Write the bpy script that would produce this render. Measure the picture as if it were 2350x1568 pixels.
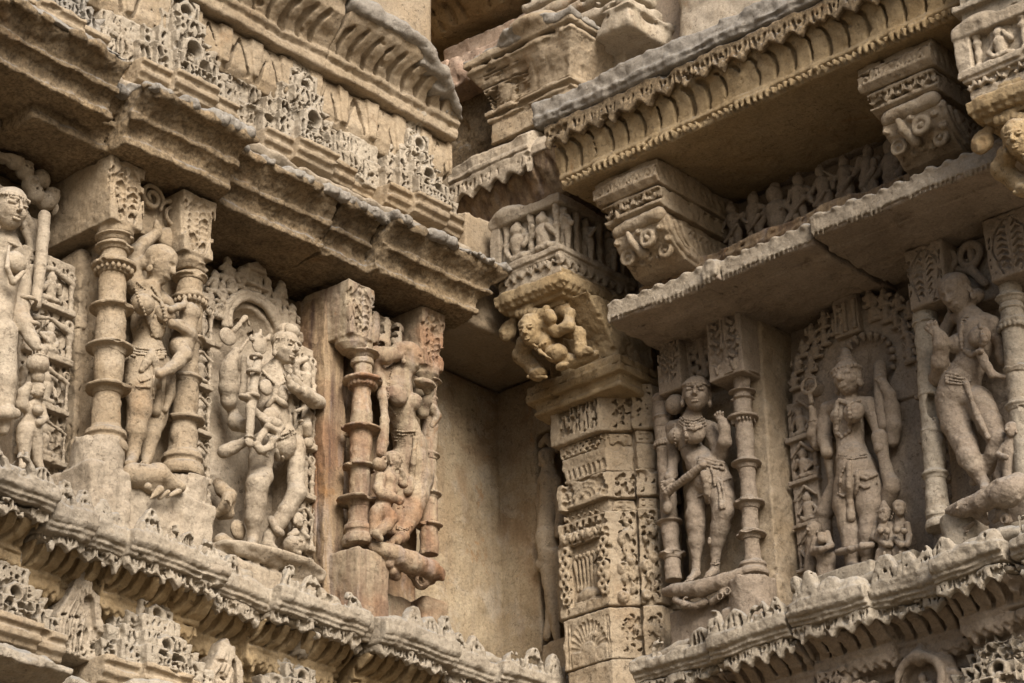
import bpy, math, random
import numpy as np

# ------------------------------------------------------------------ camera, world, light
C = bpy.context.scene
for o in list(bpy.data.objects): bpy.data.objects.remove(o)
FD = 6160.0                                   # focal length in units of a 2350 px wide frame
YAW, PITCH, ROLL = (math.radians(v) for v in (40.7, 25.35, -1.56))
_fw = np.array([math.cos(YAW)*math.cos(PITCH), math.sin(YAW)*math.cos(PITCH), math.sin(PITCH)])
_r = np.array([math.sin(YAW), -math.cos(YAW), 0.0]); _u = np.cross(_r, _fw)
_c, _s = math.cos(ROLL), math.sin(ROLL)
_r, _u = _c*_r + _s*_u, -_s*_r + _c*_u
EYE = np.array([-7.539, -6.570, 1.6])
cam = bpy.data.cameras.new('camera'); cam.sensor_width = 36.0; cam.lens = 36.0*FD/2350.0
cam.clip_start = 0.1; cam.clip_end = 2000
camo = bpy.data.objects.new('camera', cam); C.collection.objects.link(camo)
from mathutils import Matrix
camo.matrix_world = Matrix(((_r[0], _u[0], -_fw[0], EYE[0]), (_r[1], _u[1], -_fw[1], EYE[1]), (_r[2], _u[2], -_fw[2], EYE[2]), (0, 0, 0, 1)))
C.camera = camo

SUN_EL, SUN_AZ = math.radians(37), math.radians(243)      # direction the light comes FROM (azimuth from +x)
W = bpy.data.worlds.new('World'); C.world = W; W.use_nodes = True
nt = W.node_tree; nt.nodes.clear()
sky = nt.nodes.new('ShaderNodeTexSky'); sky.sky_type = 'NISHITA'; sky.sun_disc = False
sky.sun_elevation = SUN_EL; sky.sun_rotation = math.pi/2 - SUN_AZ; sky.dust_density = 4.0; sky.air_density = 1.0; sky.ozone_density = 1.0
bg = nt.nodes.new('ShaderNodeBackground'); bg.inputs['Strength'].default_value = 0.075
wo = nt.nodes.new('ShaderNodeOutputWorld')
nt.links.new(sky.outputs[0], bg.inputs[0]); nt.links.new(bg.outputs[0], wo.inputs[0])
sl = bpy.data.lights.new('sun', 'SUN'); sl.energy = 2.9; sl.angle = math.radians(32); sl.color = (1.0, 0.95, 0.89)
so = bpy.data.objects.new('sun', sl); C.collection.objects.link(so)
from mathutils import Vector
sd = Vector((math.cos(SUN_AZ)*math.cos(SUN_EL), math.sin(SUN_AZ)*math.cos(SUN_EL), math.sin(SUN_EL)))
so.rotation_euler = sd.to_track_quat('Z', 'Y').to_euler(); so.location = (-8, -8, 14)
C.view_settings.view_transform = 'Standard'; C.view_settings.look = 'None'; C.view_settings.gamma = 1.0
C.view_settings.exposure = 1.03
C.cycles.max_bounces = 6; C.cycles.diffuse_bounces = 3

# ------------------------------------------------------------------ measuring: a photo point on a wall-parallel plane
# wall frame (a, n, z): a runs along the wall to the right as seen, n points out of it.  left: x=a, y=-n   right: y=-a, x=-n
def ray(px, py): return _fw + _r*((px-1175.0)/FD) - _u*((py-784.0)/FD)
def P(w, px, py, n):
    d = ray(px, py)
    if w == 'L':
        p = EYE + d*((-n-EYE[1])/d[1]); return np.array([p[0], n, p[2]])
    p = EYE + d*((-n-EYE[0])/d[0]); return np.array([-p[1], n, p[2]])
def PA(w, px, py, a):                       # the point of that ray on the plane a = const
    d = ray(px, py)
    if w == 'L':
        p = EYE + d*((a-EYE[0])/d[0]); return np.array([a, -p[1], p[2]])
    p = EYE + d*((-a-EYE[1])/d[1]); return np.array([a, -p[0], p[2]])
def PZ(w, px, py, z):
    d = ray(px, py); p = EYE + d*((z-EYE[2])/d[2])
    return np.array([p[0], -p[1], z]) if w == 'L' else np.array([-p[1], -p[0], z])
def world(w, v):
    v = np.asarray(v, float); a, n, z = v[..., 0], v[..., 1], v[..., 2]
    return np.stack([a, -n, z], -1) if w == 'L' else np.stack([-n, -a, z], -1)
def pxm(w, p):                              # metres per photo px at that point
    return float((world(w, p)-EYE) @ _fw)/FD
def _crop(ox, oy, s): return lambda x, y: (ox+x*s, oy+y*s, s)
TL = _crop(0, 0, .51266); BL = _crop(0, 764.8, .51266); BR = _crop(1145.1, 764.8, .51266); TR = _crop(975.3, 0, .5855)
DD = _crop(0, 0, 1.0)
c1, c2, c3, c4 = (_crop(ox, 0, .3294) for ox in (0, 573.7, 1147.4, 1721.1))
c5, c6, c7, c8 = (_crop(ox, 516.3, .3294) for ox in (0, 573.7, 1147.4, 1721.1))
c9, c10, c11, c12 = (_crop(ox, 1032.7, .3413) for ox in (0, 573.7, 1147.4, 1721.1))
zA = _crop(780*.5737, 1000*.5737, .15842); zB = _crop(780*.5737, 1400*.5737, .15842); zC = _crop(780*.5737, 1800*.5737, .15842)

# ------------------------------------------------------------------ materials
def stone(name, c1_, c2_, ochre=(.40, .25, .09), och=.3, lichen=.5, streak=0.0, streak_c=(.20, .09, .05), soot=0.0, soot_c=(.055, .042, .03), bump=.6, pale=0.0):
    def dim(c): g = sum(c)/3; return tuple((g+(v-g)*.88)*.72 for v in c)
    c1_, c2_, ochre, streak_c = dim(c1_), dim(c2_), dim(ochre), dim(streak_c)
    m = bpy.data.materials.new(name); m.use_nodes = True; t = m.node_tree; N = t.nodes; N.clear(); Lk = t.links.new
    out = N.new('ShaderNodeOutputMaterial'); b = N.new('ShaderNodeBsdfPrincipled'); Lk(b.outputs[0], out.inputs[0])
    b.inputs['Roughness'].default_value = .92; b.inputs['Specular IOR Level'].default_value = .15
    geo = N.new('ShaderNodeNewGeometry'); pos = geo.outputs['Position']
    def noise(scale, detail=4, rough=.6, vec=None, dist=0.0):
        n = N.new('ShaderNodeTexNoise'); n.inputs['Scale'].default_value = scale; n.inputs['Detail'].default_value = detail
        n.inputs['Roughness'].default_value = rough; n.inputs['Distortion'].default_value = dist; Lk(vec or pos, n.inputs['Vector']); return n.outputs[0]
    def ramp(f, a, b_):
        r = N.new('ShaderNodeMapRange'); r.clamp = True; r.inputs[1].default_value = a; r.inputs[2].default_value = b_; Lk(f, r.inputs[0]); return r.outputs[0]
    def math_(op, a, b_):
        x = N.new('ShaderNodeMath'); x.operation = op
        for i, v in enumerate((a, b_)):
            if isinstance(v, (int, float)): x.inputs[i].default_value = v
            else: Lk(v, x.inputs[i])
        return x.outputs[0]
    def mix(f, a, b_, mode='MIX'):
        x = N.new('ShaderNodeMix'); x.data_type = 'RGBA'; x.blend_type = mode
        if isinstance(f, (int, float)): x.inputs[0].default_value = f
        else: Lk(f, x.inputs[0])
        for i, v in ((6, a), (7, b_)):
            if isinstance(v, tuple): x.inputs[i].default_value = (*v, 1)
            else: Lk(v, x.inputs[i])
        return x.outputs[2]
    def stretched(sx, sz):
        mp = N.new('ShaderNodeMapping'); mp.inputs['Scale'].default_value = (sx, sx, sz); Lk(pos, mp.inputs[0]); return mp.outputs[0]
    col = mix(ramp(noise(5.0, 5, .65), .35, .65), c1_, c2_)
    col = mix(math_('MULTIPLY', ramp(noise(2.3, 4, .6, dist=.6), .5, .72), och), col, ochre)
    if pale: col = mix(math_('MULTIPLY', ramp(noise(7.0, 5, .7, dist=.4), .52, .66), pale), col, dim((.56, .48, .37)))
    if streak:
        sv = stretched(26, 2.2)
        col = mix(math_('MULTIPLY', ramp(noise(1.0, 5, .65, sv), .44, .68), streak), col, streak_c)
        col = mix(math_('MULTIPLY', ramp(noise(1.3, 4, .6, stretched(11, 1.6)), .56, .72), streak*.6), col, (.34, .31, .31))
    if soot:
        col = mix(math_('MULTIPLY', ramp(noise(3.0, 6, .75), .38, .66), soot), col, soot_c)
        col = mix(math_('MULTIPLY', ramp(noise(75.0, 4, .7), .46, .58), soot*.85), col, soot_c)
    # uneven tone, rust blooms and sooty films with their own outlines
    col = mix(ramp(noise(1.1, 3, .5), .3, .7), mix(1.0, col, (.80, .79, .77), 'MULTIPLY'), mix(1.0, col, (1.14, 1.13, 1.10), 'MULTIPLY'))
    col = mix(math_('MULTIPLY', ramp(noise(8.5, 6, .75, dist=.8), .57, .68), .55), col, mix(1.0, col, (.52, .46, .40), 'MULTIPLY'))
    col = mix(math_('MULTIPLY', ramp(noise(4.1, 6, .7, dist=.5), .60, .70), och), col, (.27, .145, .06))
    # grain and small dark pits of weathered sandstone
    col = mix(ramp(noise(110.0, 5, .75), .3, .75), mix(.7, col, (.62, .60, .57), 'MULTIPLY'), mix(.45, col, (1.5, 1.46, 1.38), 'MULTIPLY'))
    col = mix(math_('MULTIPLY', ramp(noise(46.0, 5, .8), .56, .65), math_('MULTIPLY', ramp(noise(3.7, 4, .6), .35, .65), .9)), col, (.09, .068, .045))
    # grey lichen crust that settles on upward faces
    sep = N.new('ShaderNodeSeparateXYZ'); Lk(geo.outputs['Normal'], sep.inputs[0])
    up = ramp(sep.outputs['Z'], .15, .75)
    lf = math_('MULTIPLY', math_('MULTIPLY', up, ramp(noise(9.0, 6, .75, dist=.5), .40, .60)), lichen)
    col = mix(lf, col, mix(ramp(noise(60.0, 4, .7), .35, .65), (.11, .115, .12), (.30, .295, .28)))
    Lk(col, b.inputs['Base Color'])
    bp = N.new('ShaderNodeBump'); bp.inputs['Strength'].default_value = bump; bp.inputs['Distance'].default_value = .007
    h = math_('ADD', math_('MULTIPLY', noise(140.0, 5, .75), .6), math_('ADD', math_('MULTIPLY', noise(42.0, 5, .7), 1.1), math_('MULTIPLY', ramp(noise(60.0, 4, .8), .56, .68), -.8)))
    Lk(h, bp.inputs['Height']); Lk(bp.outputs[0], b.inputs['Normal'])
    return m
BUFF = stone('buff_sandstone', (.45, .345, .225), (.52, .415, .29), och=.25, lichen=.45, pale=.3)
PALE = stone('pale_sandstone', (.48, .39, .285), (.55, .46, .35), och=.12, lichen=.35, pale=.4)
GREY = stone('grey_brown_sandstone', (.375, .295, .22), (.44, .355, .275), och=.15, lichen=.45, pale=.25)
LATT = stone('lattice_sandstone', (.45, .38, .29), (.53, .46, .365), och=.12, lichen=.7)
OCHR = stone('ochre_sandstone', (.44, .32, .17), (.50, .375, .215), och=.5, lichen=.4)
EAVE = stone('blackened_sandstone', (.40, .29, .165), (.48, .36, .22), och=.35, lichen=.9, soot=.62)
LIP = stone('lichen_grey_sandstone', (.33, .30, .26), (.42, .38, .33), och=.1, lichen=1.0)
RED = stone('red_veined_sandstone', (.44, .335, .215), (.49, .395, .275), ochre=(.38, .19, .09), och=.95, lichen=.2, streak=.7, streak_c=(.21, .12, .085), pale=.5)
REDC = stone('red_streaked_sandstone', (.40, .28, .16), (.46, .34, .21), ochre=(.30, .15, .075), och=.8, lichen=.1, streak=.95, streak_c=(.13, .08, .06))
PLAS = stone('stained_plaster', (.45, .34, .205), (.52, .42, .28), ochre=(.30, .17, .08), och=.9, lichen=.2, streak=.25, streak_c=(.27, .17, .10), pale=.7)
PINK = stone('pink_plaster', (.50, .34, .25), (.52, .40, .31), och=.2, lichen=.3)
SUNP = stone('limewashed_plaster', (.56, .46, .34), (.62, .53, .42), ochre=(.46, .36, .20), och=.45, lichen=.3, pale=.6)

# ------------------------------------------------------------------ naming
def thing(name, label, cat, w=None, at=None, group=None):
    o = bpy.data.objects.new(name, None); C.collection.objects.link(o)
    o.empty_display_size = .05
    if at is not None: o.location = world(w, at) if w else at
    o['label'] = label; o['category'] = cat
    if group: o['group'] = group
    return o
def mesh_obj(name, verts, quads, mat, parent=None, smooth=True):
    me = bpy.data.meshes.new(name); verts = np.asarray(verts, np.float32)
    if parent is not None: verts = verts - np.array(parent_loc(parent), np.float32)
    nv, nf = len(verts), len(quads)
    me.vertices.add(nv); me.vertices.foreach_set('co', verts.ravel())
    me.loops.add(nf*4); me.loops.foreach_set('vertex_index', np.asarray(quads, np.int32).ravel())
    me.polygons.add(nf); me.polygons.foreach_set('loop_start', np.arange(0, nf*4, 4, dtype=np.int32))
    me.polygons.foreach_set('use_smooth', np.full(nf, smooth))
    me.update(calc_edges=True); me.materials.append(mat)
    o = bpy.data.objects.new(name, me); C.collection.objects.link(o)
    if parent is not None: o.parent = parent
    return o
def parent_loc(p):
    l = Vector((0, 0, 0))
    while p is not None: l = l + p.location; p = p.parent
    return l

# ------------------------------------------------------------------ carving: solids as distance fields, meshed by surface nets
_rng = np.random.default_rng(11)
def _tile(n=48):
    v = np.zeros((n, n, n), np.float32)
    for f, am in ((6, 1.0), (12, .6), (24, .4), (48, .25)):
        g = _rng.normal(size=(f, f, f)).astype(np.float32); k = n//f
        for ax in range(3):
            x = (np.arange(n)+.5)/k-.5; i0 = np.floor(x).astype(int); t = (x-i0).astype(np.float32); t = t*t*(3-2*t)
            sh = [1, 1, 1]; sh[ax] = n; t = t.reshape(sh)
            g = np.take(g, i0 % f, ax)*(1-t)+np.take(g, (i0+1) % f, ax)*t
        v += am*g
    return v/v.std()
TILE = _tile()
def noise3(a, n, z, cell):                  # tileable noise sampled on an open grid; cell = size of one tile voxel in m
    out = TILE
    for ax, x in enumerate((a, n, z)):
        x = np.asarray(x)/cell; i0 = np.floor(x).astype(int); t = (x-i0).astype(np.float32)
        sh = [1, 1, 1]; sh[ax] = len(x); t = t.reshape(sh)
        out = np.take(out, i0 % 48, ax)*(1-t)+np.take(out, (i0+1) % 48, ax)*t
    return out
def hash_name(n): return sum(ord(c)*(i+1) for i, c in enumerate(n))
def smin(a, b, k):
    if k <= 0: return np.minimum(a, b)
    h = np.maximum(k-np.abs(a-b), 0)/k
    return np.minimum(a, b)-h*h*k*.25
BIG = np.float32(.3)
class Sculpt:
    def __init__(s, w, lo, hi, res=.005):
        res *= .80 if res < .0061 else 1.0; s.w, s.res = w, res; lo = np.asarray(lo, float)-3*res; hi = np.asarray(hi, float)+3*res
        s.lo = lo; s.sh = tuple(int(math.ceil((hi[i]-lo[i])/res))+1 for i in range(3))
        s.ax = [(lo[i]+res*np.arange(s.sh[i])).astype(np.float32) for i in range(3)]
        s.d = np.full(s.sh, BIG, np.float32); s.k = 0.0
    def _sl(s, lo, hi, pad):
        i0 = [max(0, int(math.floor((lo[i]-pad-s.lo[i])/s.res))) for i in range(3)]
        i1 = [min(s.sh[i], int(math.ceil((hi[i]+pad-s.lo[i])/s.res))+1) for i in range(3)]
        if any(i1[i] <= i0[i] for i in range(3)): return None
        sl = tuple(slice(i0[i], i1[i]) for i in range(3))
        return sl, s.ax[0][sl[0]][:, None, None], s.ax[1][sl[1]][None, :, None], s.ax[2][sl[2]][None, None, :]
    def _put(s, sl, v, k, cut):
        if cut: s.d[sl] = -smin(-s.d[sl], v, k)
        else: s.d[sl] = smin(s.d[sl], v, k)
    def cap(s, p0, p1, r0, r1=None, k=None, cut=False):
        r1 = r0 if r1 is None else r1; k = s.k if k is None else k
        if cut and r0 < .012: r0, r1 = r0*1.3, r1*1.3
        p0 = np.asarray(p0, float); p1 = np.asarray(p1, float); R = max(r0, r1)
        g = s._sl(np.minimum(p0, p1)-R, np.maximum(p0, p1)+R, 3*s.res+k)
        if g is None: return
        sl, A, N, Z = g; v = p1-p0; L2 = float(v @ v)+1e-12
        dx, dn, dz = A-np.float32(p0[0]), N-np.float32(p0[1]), Z-np.float32(p0[2])
        t = np.clip((dx*v[0]+dn*v[1]+dz*v[2])/L2, 0, 1).astype(np.float32)
        q = np.sqrt((dx-t*v[0])**2+(dn-t*v[1])**2+(dz-t*v[2])**2)-(r0+(r1-r0)*t)
        s._put(sl, q.astype(np.float32), k, cut)
    def chain(s, pts, rs, k=None, cut=False, deep=0.0, ax=1):
        if np.isscalar(rs): rs = [rs]*len(pts)
        if deep:                            # a slot that runs inward from the face, not just a scratch
            for o in np.arange(min(rs), deep, min(rs)): s.chain([tuple(p[i]-((o if ax > 0 else -o) if i == abs(ax) else 0) for i in range(3)) for p in pts], rs, k, cut)
        for i in range(len(pts)-1): s.cap(pts[i], pts[i+1], rs[i], rs[i+1], k, cut)
    def ell(s, c, r, rot=None, k=None, cut=False):
        k = s.k if k is None else k; c = np.asarray(c, float); r = np.asarray(r, float); R = r.max()
        g = s._sl(c-R, c+R, 3*s.res+k)
        if g is None: return
        sl, A, N, Z = g; x, y, z = A-np.float32(c[0]), N-np.float32(c[1]), Z-np.float32(c[2])
        if rot is not None: x, y, z = (x*rot[i][0]+y*rot[i][1]+z*rot[i][2] for i in range(3))
        k0 = np.sqrt((x/r[0])**2+(y/r[1])**2+(z/r[2])**2)+1e-6
        k1 = np.sqrt((x/r[0]**2)**2+(y/r[1]**2)**2+(z/r[2]**2)**2)+1e-6
        s._put(sl, (k0*(k0-1)/k1).astype(np.float32), k, cut)
    def box(s, lo, hi, rd=0.0, k=None, cut=False):
        k = s.k if k is None else k; lo = np.asarray(lo, float); hi = np.asarray(hi, float)
        lo, hi = np.minimum(lo, hi), np.maximum(lo, hi)
        g = s._sl(lo, hi, 3*s.res+k)
        if g is None: return
        sl, A, N, Z = g; q = [np.abs(X-np.float32((lo[i]+hi[i])/2))-np.float32((hi[i]-lo[i])/2-rd) for i, X in enumerate((A, N, Z))]
        o = np.sqrt(sum(np.maximum(x, 0)**2 for x in q))+np.minimum(np.maximum(np.maximum(q[0], q[1]), q[2]), 0)-rd
        s._put(sl, o.astype(np.float32), k, cut)
    @staticmethod
    def _poly(pts, X, Y):                   # signed distance to a 2-D polygon
        pts = np.asarray(pts, np.float32); n = len(pts); d = np.full(np.broadcast(X, Y).shape, 1e9, np.float32); sg = np.ones_like(d)
        j = n-1
        for i in range(n):
            e = pts[j]-pts[i]; wx, wy = X-pts[i][0], Y-pts[i][1]
            t = np.clip((wx*e[0]+wy*e[1])/(e @ e+1e-12), 0, 1); bx, by = wx-e[0]*t, wy-e[1]*t
            d = np.minimum(d, bx*bx+by*by)
            c_1 = Y >= pts[i][1]; c_2 = Y < pts[j][1]; c_3 = e[0]*wy > e[1]*wx
            fl = (c_1 & c_2 & c_3) | (~c_1 & ~c_2 & ~c_3); sg = np.where(fl, -sg, sg); j = i
        return sg*np.sqrt(d)
    def poly(s, pts, n0, n1, rd=0.0, k=None, cut=False):      # outline in (a, z), extruded n0..n1
        k = s.k if k is None else k; q = np.asarray(pts, float); n0, n1 = min(n0, n1), max(n0, n1)
        g = s._sl((q[:, 0].min(), n0, q[:, 1].min()), (q[:, 0].max(), n1, q[:, 1].max()), 3*s.res+k)
        if g is None: return
        sl, A, N, Z = g; d2 = s._poly(q, A[:, 0, :], Z[0, 0, :][None, :])[:, None, :]+np.float32(rd)
        dn = np.abs(N-np.float32((n0+n1)/2))-np.float32((n1-n0)/2-rd)
        s._put(sl, (np.sqrt(np.maximum(d2, 0)**2+np.maximum(dn, 0)**2)+np.minimum(np.maximum(d2, dn), 0)-rd).astype(np.float32), k, cut)
    def prof(s, pts, a0, a1, rd=0.0, k=None, cut=False):      # outline in (n, z), extruded along the wall
        k = s.k if k is None else k; q = np.asarray(pts, float); a0, a1 = min(a0, a1), max(a0, a1)
        g = s._sl((a0, q[:, 0].min(), q[:, 1].min()), (a1, q[:, 0].max(), q[:, 1].max()), 3*s.res+k)
        if g is None: return
        sl, A, N, Z = g; d2 = s._poly(q, N[0, :, :], Z[0, :, :])[None]+np.float32(rd)
        da = np.abs(A-np.float32((a0+a1)/2))-np.float32((a1-a0)/2-rd)
        s._put(sl, (np.sqrt(np.maximum(d2, 0)**2+np.maximum(da, 0)**2)+np.minimum(np.maximum(d2, da), 0)-rd).astype(np.float32), k, cut)
    def plan(s, pts, z0, z1, rd=0.0, k=None, cut=False):      # outline in (a, n), extruded upward
        k = s.k if k is None else k; q = np.asarray(pts, float); z0, z1 = min(z0, z1), max(z0, z1)
        g = s._sl((q[:, 0].min(), q[:, 1].min(), z0), (q[:, 0].max(), q[:, 1].max(), z1), 3*s.res+k)
        if g is None: return
        sl, A, N, Z = g; d2 = s._poly(q, A[:, :, 0], N[:, :, 0])[:, :, None]+np.float32(rd)
        dz = np.abs(Z-np.float32((z0+z1)/2))-np.float32((z1-z0)/2-rd)
        s._put(sl, (np.sqrt(np.maximum(d2, 0)**2+np.maximum(dz, 0)**2)+np.minimum(np.maximum(d2, dz), 0)-rd).astype(np.float32), k, cut)
    def lathe(s, a, n, prof, k=None, tilt=(0, 0), cut=False, sides=0):       # prof: [(r, z)...] rising
        k = s.k if k is None else k; q = np.asarray(prof, float); R = q[:, 0].max(); z0, z1 = q[0, 1], q[-1, 1]
        da, dn = tilt; lo = (min(a, a+da)-R, min(n, n+dn)-R, z0); hi = (max(a, a+da)+R, max(n, n+dn)+R, z1)
        g = s._sl(lo, hi, 3*s.res+k)
        if g is None: return
        sl, A, N, Z = g; t = (Z-z0)/(z1-z0); x, y = A-(a+da*t), N-(n+dn*t)
        rho = np.sqrt(x**2+y**2)
        rr = np.interp(Z.ravel(), q[:, 1], q[:, 0]).astype(np.float32)[None, None, :]
        d2 = (rho-rr)*.8; dz = np.maximum(z0-Z, Z-z1)
        s._put(sl, np.maximum(d2, dz).astype(np.float32), k, cut)
    def ring(s, c, R, r, axis=1, k=None, cut=False):          # torus, axis 0=a 1=n 2=z
        k = s.k if k is None else k; c = np.asarray(c, float)
        g = s._sl(c-R-r, c+R+r, 3*s.res+k)
        if g is None: return
        sl, A, N, Z = g; q = [A-np.float32(c[0]), N-np.float32(c[1]), Z-np.float32(c[2])]; h = q.pop(axis)
        s._put(sl, (np.sqrt((np.sqrt(q[0]**2+q[1]**2)-R)**2+h**2)-r).astype(np.float32), k, cut)
    def hole(s, shape, n0, n1, k=0.0):      # cut a 2-D shape [('c',a,z,r) | ('s',a0,z0,a1,z1,r) | ('p',pts)] from n0 to n1
        if shape[0] == 'c': lo = (shape[1]-shape[3], shape[2]-shape[3]); hi = (shape[1]+shape[3], shape[2]+shape[3])
        elif shape[0] == 's':
            _, x0, y0, x1, y1, r = shape; lo = (min(x0, x1)-r, min(y0, y1)-r); hi = (max(x0, x1)+r, max(y0, y1)+r)
        else: q = np.asarray(shape[1]); lo = q.min(0); hi = q.max(0)
        g = s._sl((lo[0], min(n0, n1), lo[1]), (hi[0], max(n0, n1), hi[1]), 3*s.res)
        if g is None: return
        sl, A, N, Z = g; X, Y = A[:, 0, :], Z[:, 0, :]
        if shape[0] == 'c': d2 = np.sqrt((X-shape[1])**2+(Y-shape[2])**2)-shape[3]
        elif shape[0] == 's':
            ex, ey = x1-x0, y1-y0; t = np.clip(((X-x0)*ex+(Y-y0)*ey)/(ex*ex+ey*ey+1e-12), 0, 1)
            d2 = np.sqrt((X-x0-ex*t)**2+(Y-y0-ey*t)**2)-r
        else: d2 = s._poly(q, X, Y)
        dn = np.abs(N-np.float32((n0+n1)/2))-np.float32(abs(n1-n0)/2)
        s._put(sl, np.maximum(d2[:, None, :], dn).astype(np.float32), k, True)
    def weather(s, amp=.0022, cell=.008, amp2=0.0, cell2=.03):
        s.d += np.float32(amp)*noise3(*s.ax, cell)
        if amp2: s.d += np.float32(amp2)*noise3(*s.ax, cell2)
    def keep(s, pts):                      # keep only what lies inside an outline in (a, z)
        s.d = np.maximum(s.d, s._poly(pts, s.ax[0][:, None], s.ax[2][None, :])[:, None, :].astype(np.float32))
    def clip(s, lo=None, hi=None):
        for i in range(3):
            sh = [1, 1, 1]; sh[i] = s.sh[i]; X = s.ax[i].reshape(sh)
            if lo is not None and lo[i] is not None: np.maximum(s.d, lo[i]-X, out=s.d)
            if hi is not None and hi[i] is not None: np.maximum(s.d, X-hi[i], out=s.d)
    def chip(s, dens, seed):                # break bits off the outer edges, as weather and hands do
        d = s.d; m = 2
        if min(s.sh) < 12: return
        c = d[m:-m, m:-m, m:-m]; near = np.abs(c) < s.res*.8
        cur = sum(d[m+o[0]*m:d.shape[0]-m+o[0]*m, m+o[1]*m:d.shape[1]-m+o[1]*m, m+o[2]*m:d.shape[2]-m+o[2]*m] for o in ((1, 0, 0), (-1, 0, 0), (0, 1, 0), (0, -1, 0), (0, 0, 1), (0, 0, -1)))/6-c
        idx = np.argwhere(near & (cur > s.res*.42)); r_ = np.random.default_rng(seed)
        if len(idx) == 0: return
        for p in idx[r_.integers(0, len(idx), int(min(160, 1+len(idx)*dens/420)))]:
            R = .004+.011*r_.random()**2.2; s.ell(s.lo+(p+m)*s.res, (R*(1+1.6*r_.random()), R*(1+.6*r_.random()), R*(.7+.8*r_.random())), None, .004, True)
    def wobble(s, az=.006, an=.004, wl=.5, seed=1):   # hand-cut lines that wander a little along the wall
        x = s.ax[0].astype(float); ph = seed*1.7
        g = lambda o: np.sin(x*6.283/wl+ph+o)+.6*np.sin(x*6.283/(wl*.43)+2.1*ph+o*2)+.35*np.sin(x*6.283/(wl*.19)+3.3*ph+o)
        for axis, amp, o in ((1, az, 0.0), (0, an, 1.3)):
            sh = amp*g(o)/s.res
            for i in range(s.sh[0]):
                D = s.d[i]; n = D.shape[axis]; y = np.clip(np.arange(n)-sh[i], 0, n-1); j = np.minimum(y.astype(int), n-2); t = (y-j).astype(np.float32)
                if axis == 1: s.d[i] = D[:, j]*(1-t)+D[:, j+1]*t
                else: s.d[i] = D[j]*(1-t)[:, None]+D[j+1]*t[:, None]
    def flake(s, h=.004, cell=.022, t=.35):  # patches where the outer skin has come away
        s.d += np.float32(h)*np.clip((noise3(*s.ax, cell)-t)*4, 0, 1)+np.float32(h*.7)*np.clip((noise3(s.ax[0]+5.3, s.ax[1], s.ax[2]+2.1, cell*.4)-t-.4)*4, 0, 1)
    def crack(s, p, q, seed=1, w=.0022, depth=.02, ax=1, wob=.012):
        r_ = random.Random(seed); p, q = np.asarray(p, float), np.asarray(q, float); n = max(3, int(np.linalg.norm(q-p)/.025))
        pts = [p+(q-p)*i/n+np.array([r_.uniform(-wob, wob) if j != ax else 0 for j in range(3)]) for i in range(n+1)]
        s.chain(pts, w, cut=True, deep=depth, ax=ax)
    def build(s, name, mat, parent=None, amp=.0018, cell=.007, amp2=.002, cell2=.025, keep=False, chips=1.0):
        if chips: s.chip(chips, hash_name(name)+int(abs(s.lo[0])*977))
        s.weather(amp, cell, amp2, cell2)
        d = s.d; d[0] = d[-1] = BIG; d[:, 0] = d[:, -1] = BIG; d[:, :, 0] = d[:, :, -1] = BIG
        inn = d < 0
        cnt = np.zeros(tuple(x-1 for x in s.sh), np.int8)
        for i in (0, 1):
            for j in (0, 1):
                for k in (0, 1): cnt += inn[i:s.sh[0]-1+i, j:s.sh[1]-1+j, k:s.sh[2]-1+k]
        act = (cnt > 0) & (cnt < 8); idx = np.argwhere(act)
        if len(idx) == 0: print('EMPTY', name); return None
        vid = np.full(act.shape, -1, np.int32); vid[act] = np.arange(len(idx), dtype=np.int32)
        cv = {}
        for i in (0, 1):
            for j in (0, 1):
                for k in (0, 1): cv[i, j, k] = d[idx[:, 0]+i, idx[:, 1]+j, idx[:, 2]+k]
        acc = np.zeros((len(idx), 3), np.float32); num = np.zeros(len(idx), np.float32)
        for axn in range(3):
            for u in (0, 1):
                for v in (0, 1):
                    p = [u, v]; p.insert(axn, 0); q = list(p); q[axn] = 1
                    x0, x1 = cv[tuple(p)], cv[tuple(q)]; m = (x0 < 0) != (x1 < 0)
                    t = np.where(m, x0/np.where(m, x0-x1, 1), 0)
                    for ax2 in range(3): acc[:, ax2] += np.where(m, (t if ax2 == axn else p[ax2]), 0)
                    num += m
        loc = (idx+acc/num[:, None])*s.res+s.lo
        quads = []
        for axn in range(3):
            o1, o2 = [x for x in range(3) if x != axn]
            a = [slice(1, -1)]*3; a[axn] = slice(0, -1); b = list(a); b[axn] = slice(1, None)
            x0, x1 = inn[tuple(a)], inn[tuple(b)]; ch = np.argwhere(x0 != x1)
            if len(ch) == 0: continue
            base = ch.copy(); base[:, o1] += 1; base[:, o2] += 1      # grid index of the edge start
            fl = inn[base[:, 0], base[:, 1], base[:, 2]]
            vs = []
            for u, v in ((-1, -1), (0, -1), (0, 0), (-1, 0)):
                c = base.copy(); c[:, o1] += u; c[:, o2] += v; vs.append(vid[c[:, 0], c[:, 1], c[:, 2]])
            qd = np.stack(vs, 1)
            if axn == 1: fl = ~fl
            qd[fl] = qd[fl][:, ::-1]         # local frame is left-handed, so this winding faces outward in the world
            quads.append(qd)
        o = mesh_obj(name, world(s.w, loc), np.concatenate(quads), mat, parent)
        s.keepd = s.d if keep else None; s.d = None
        return o
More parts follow.
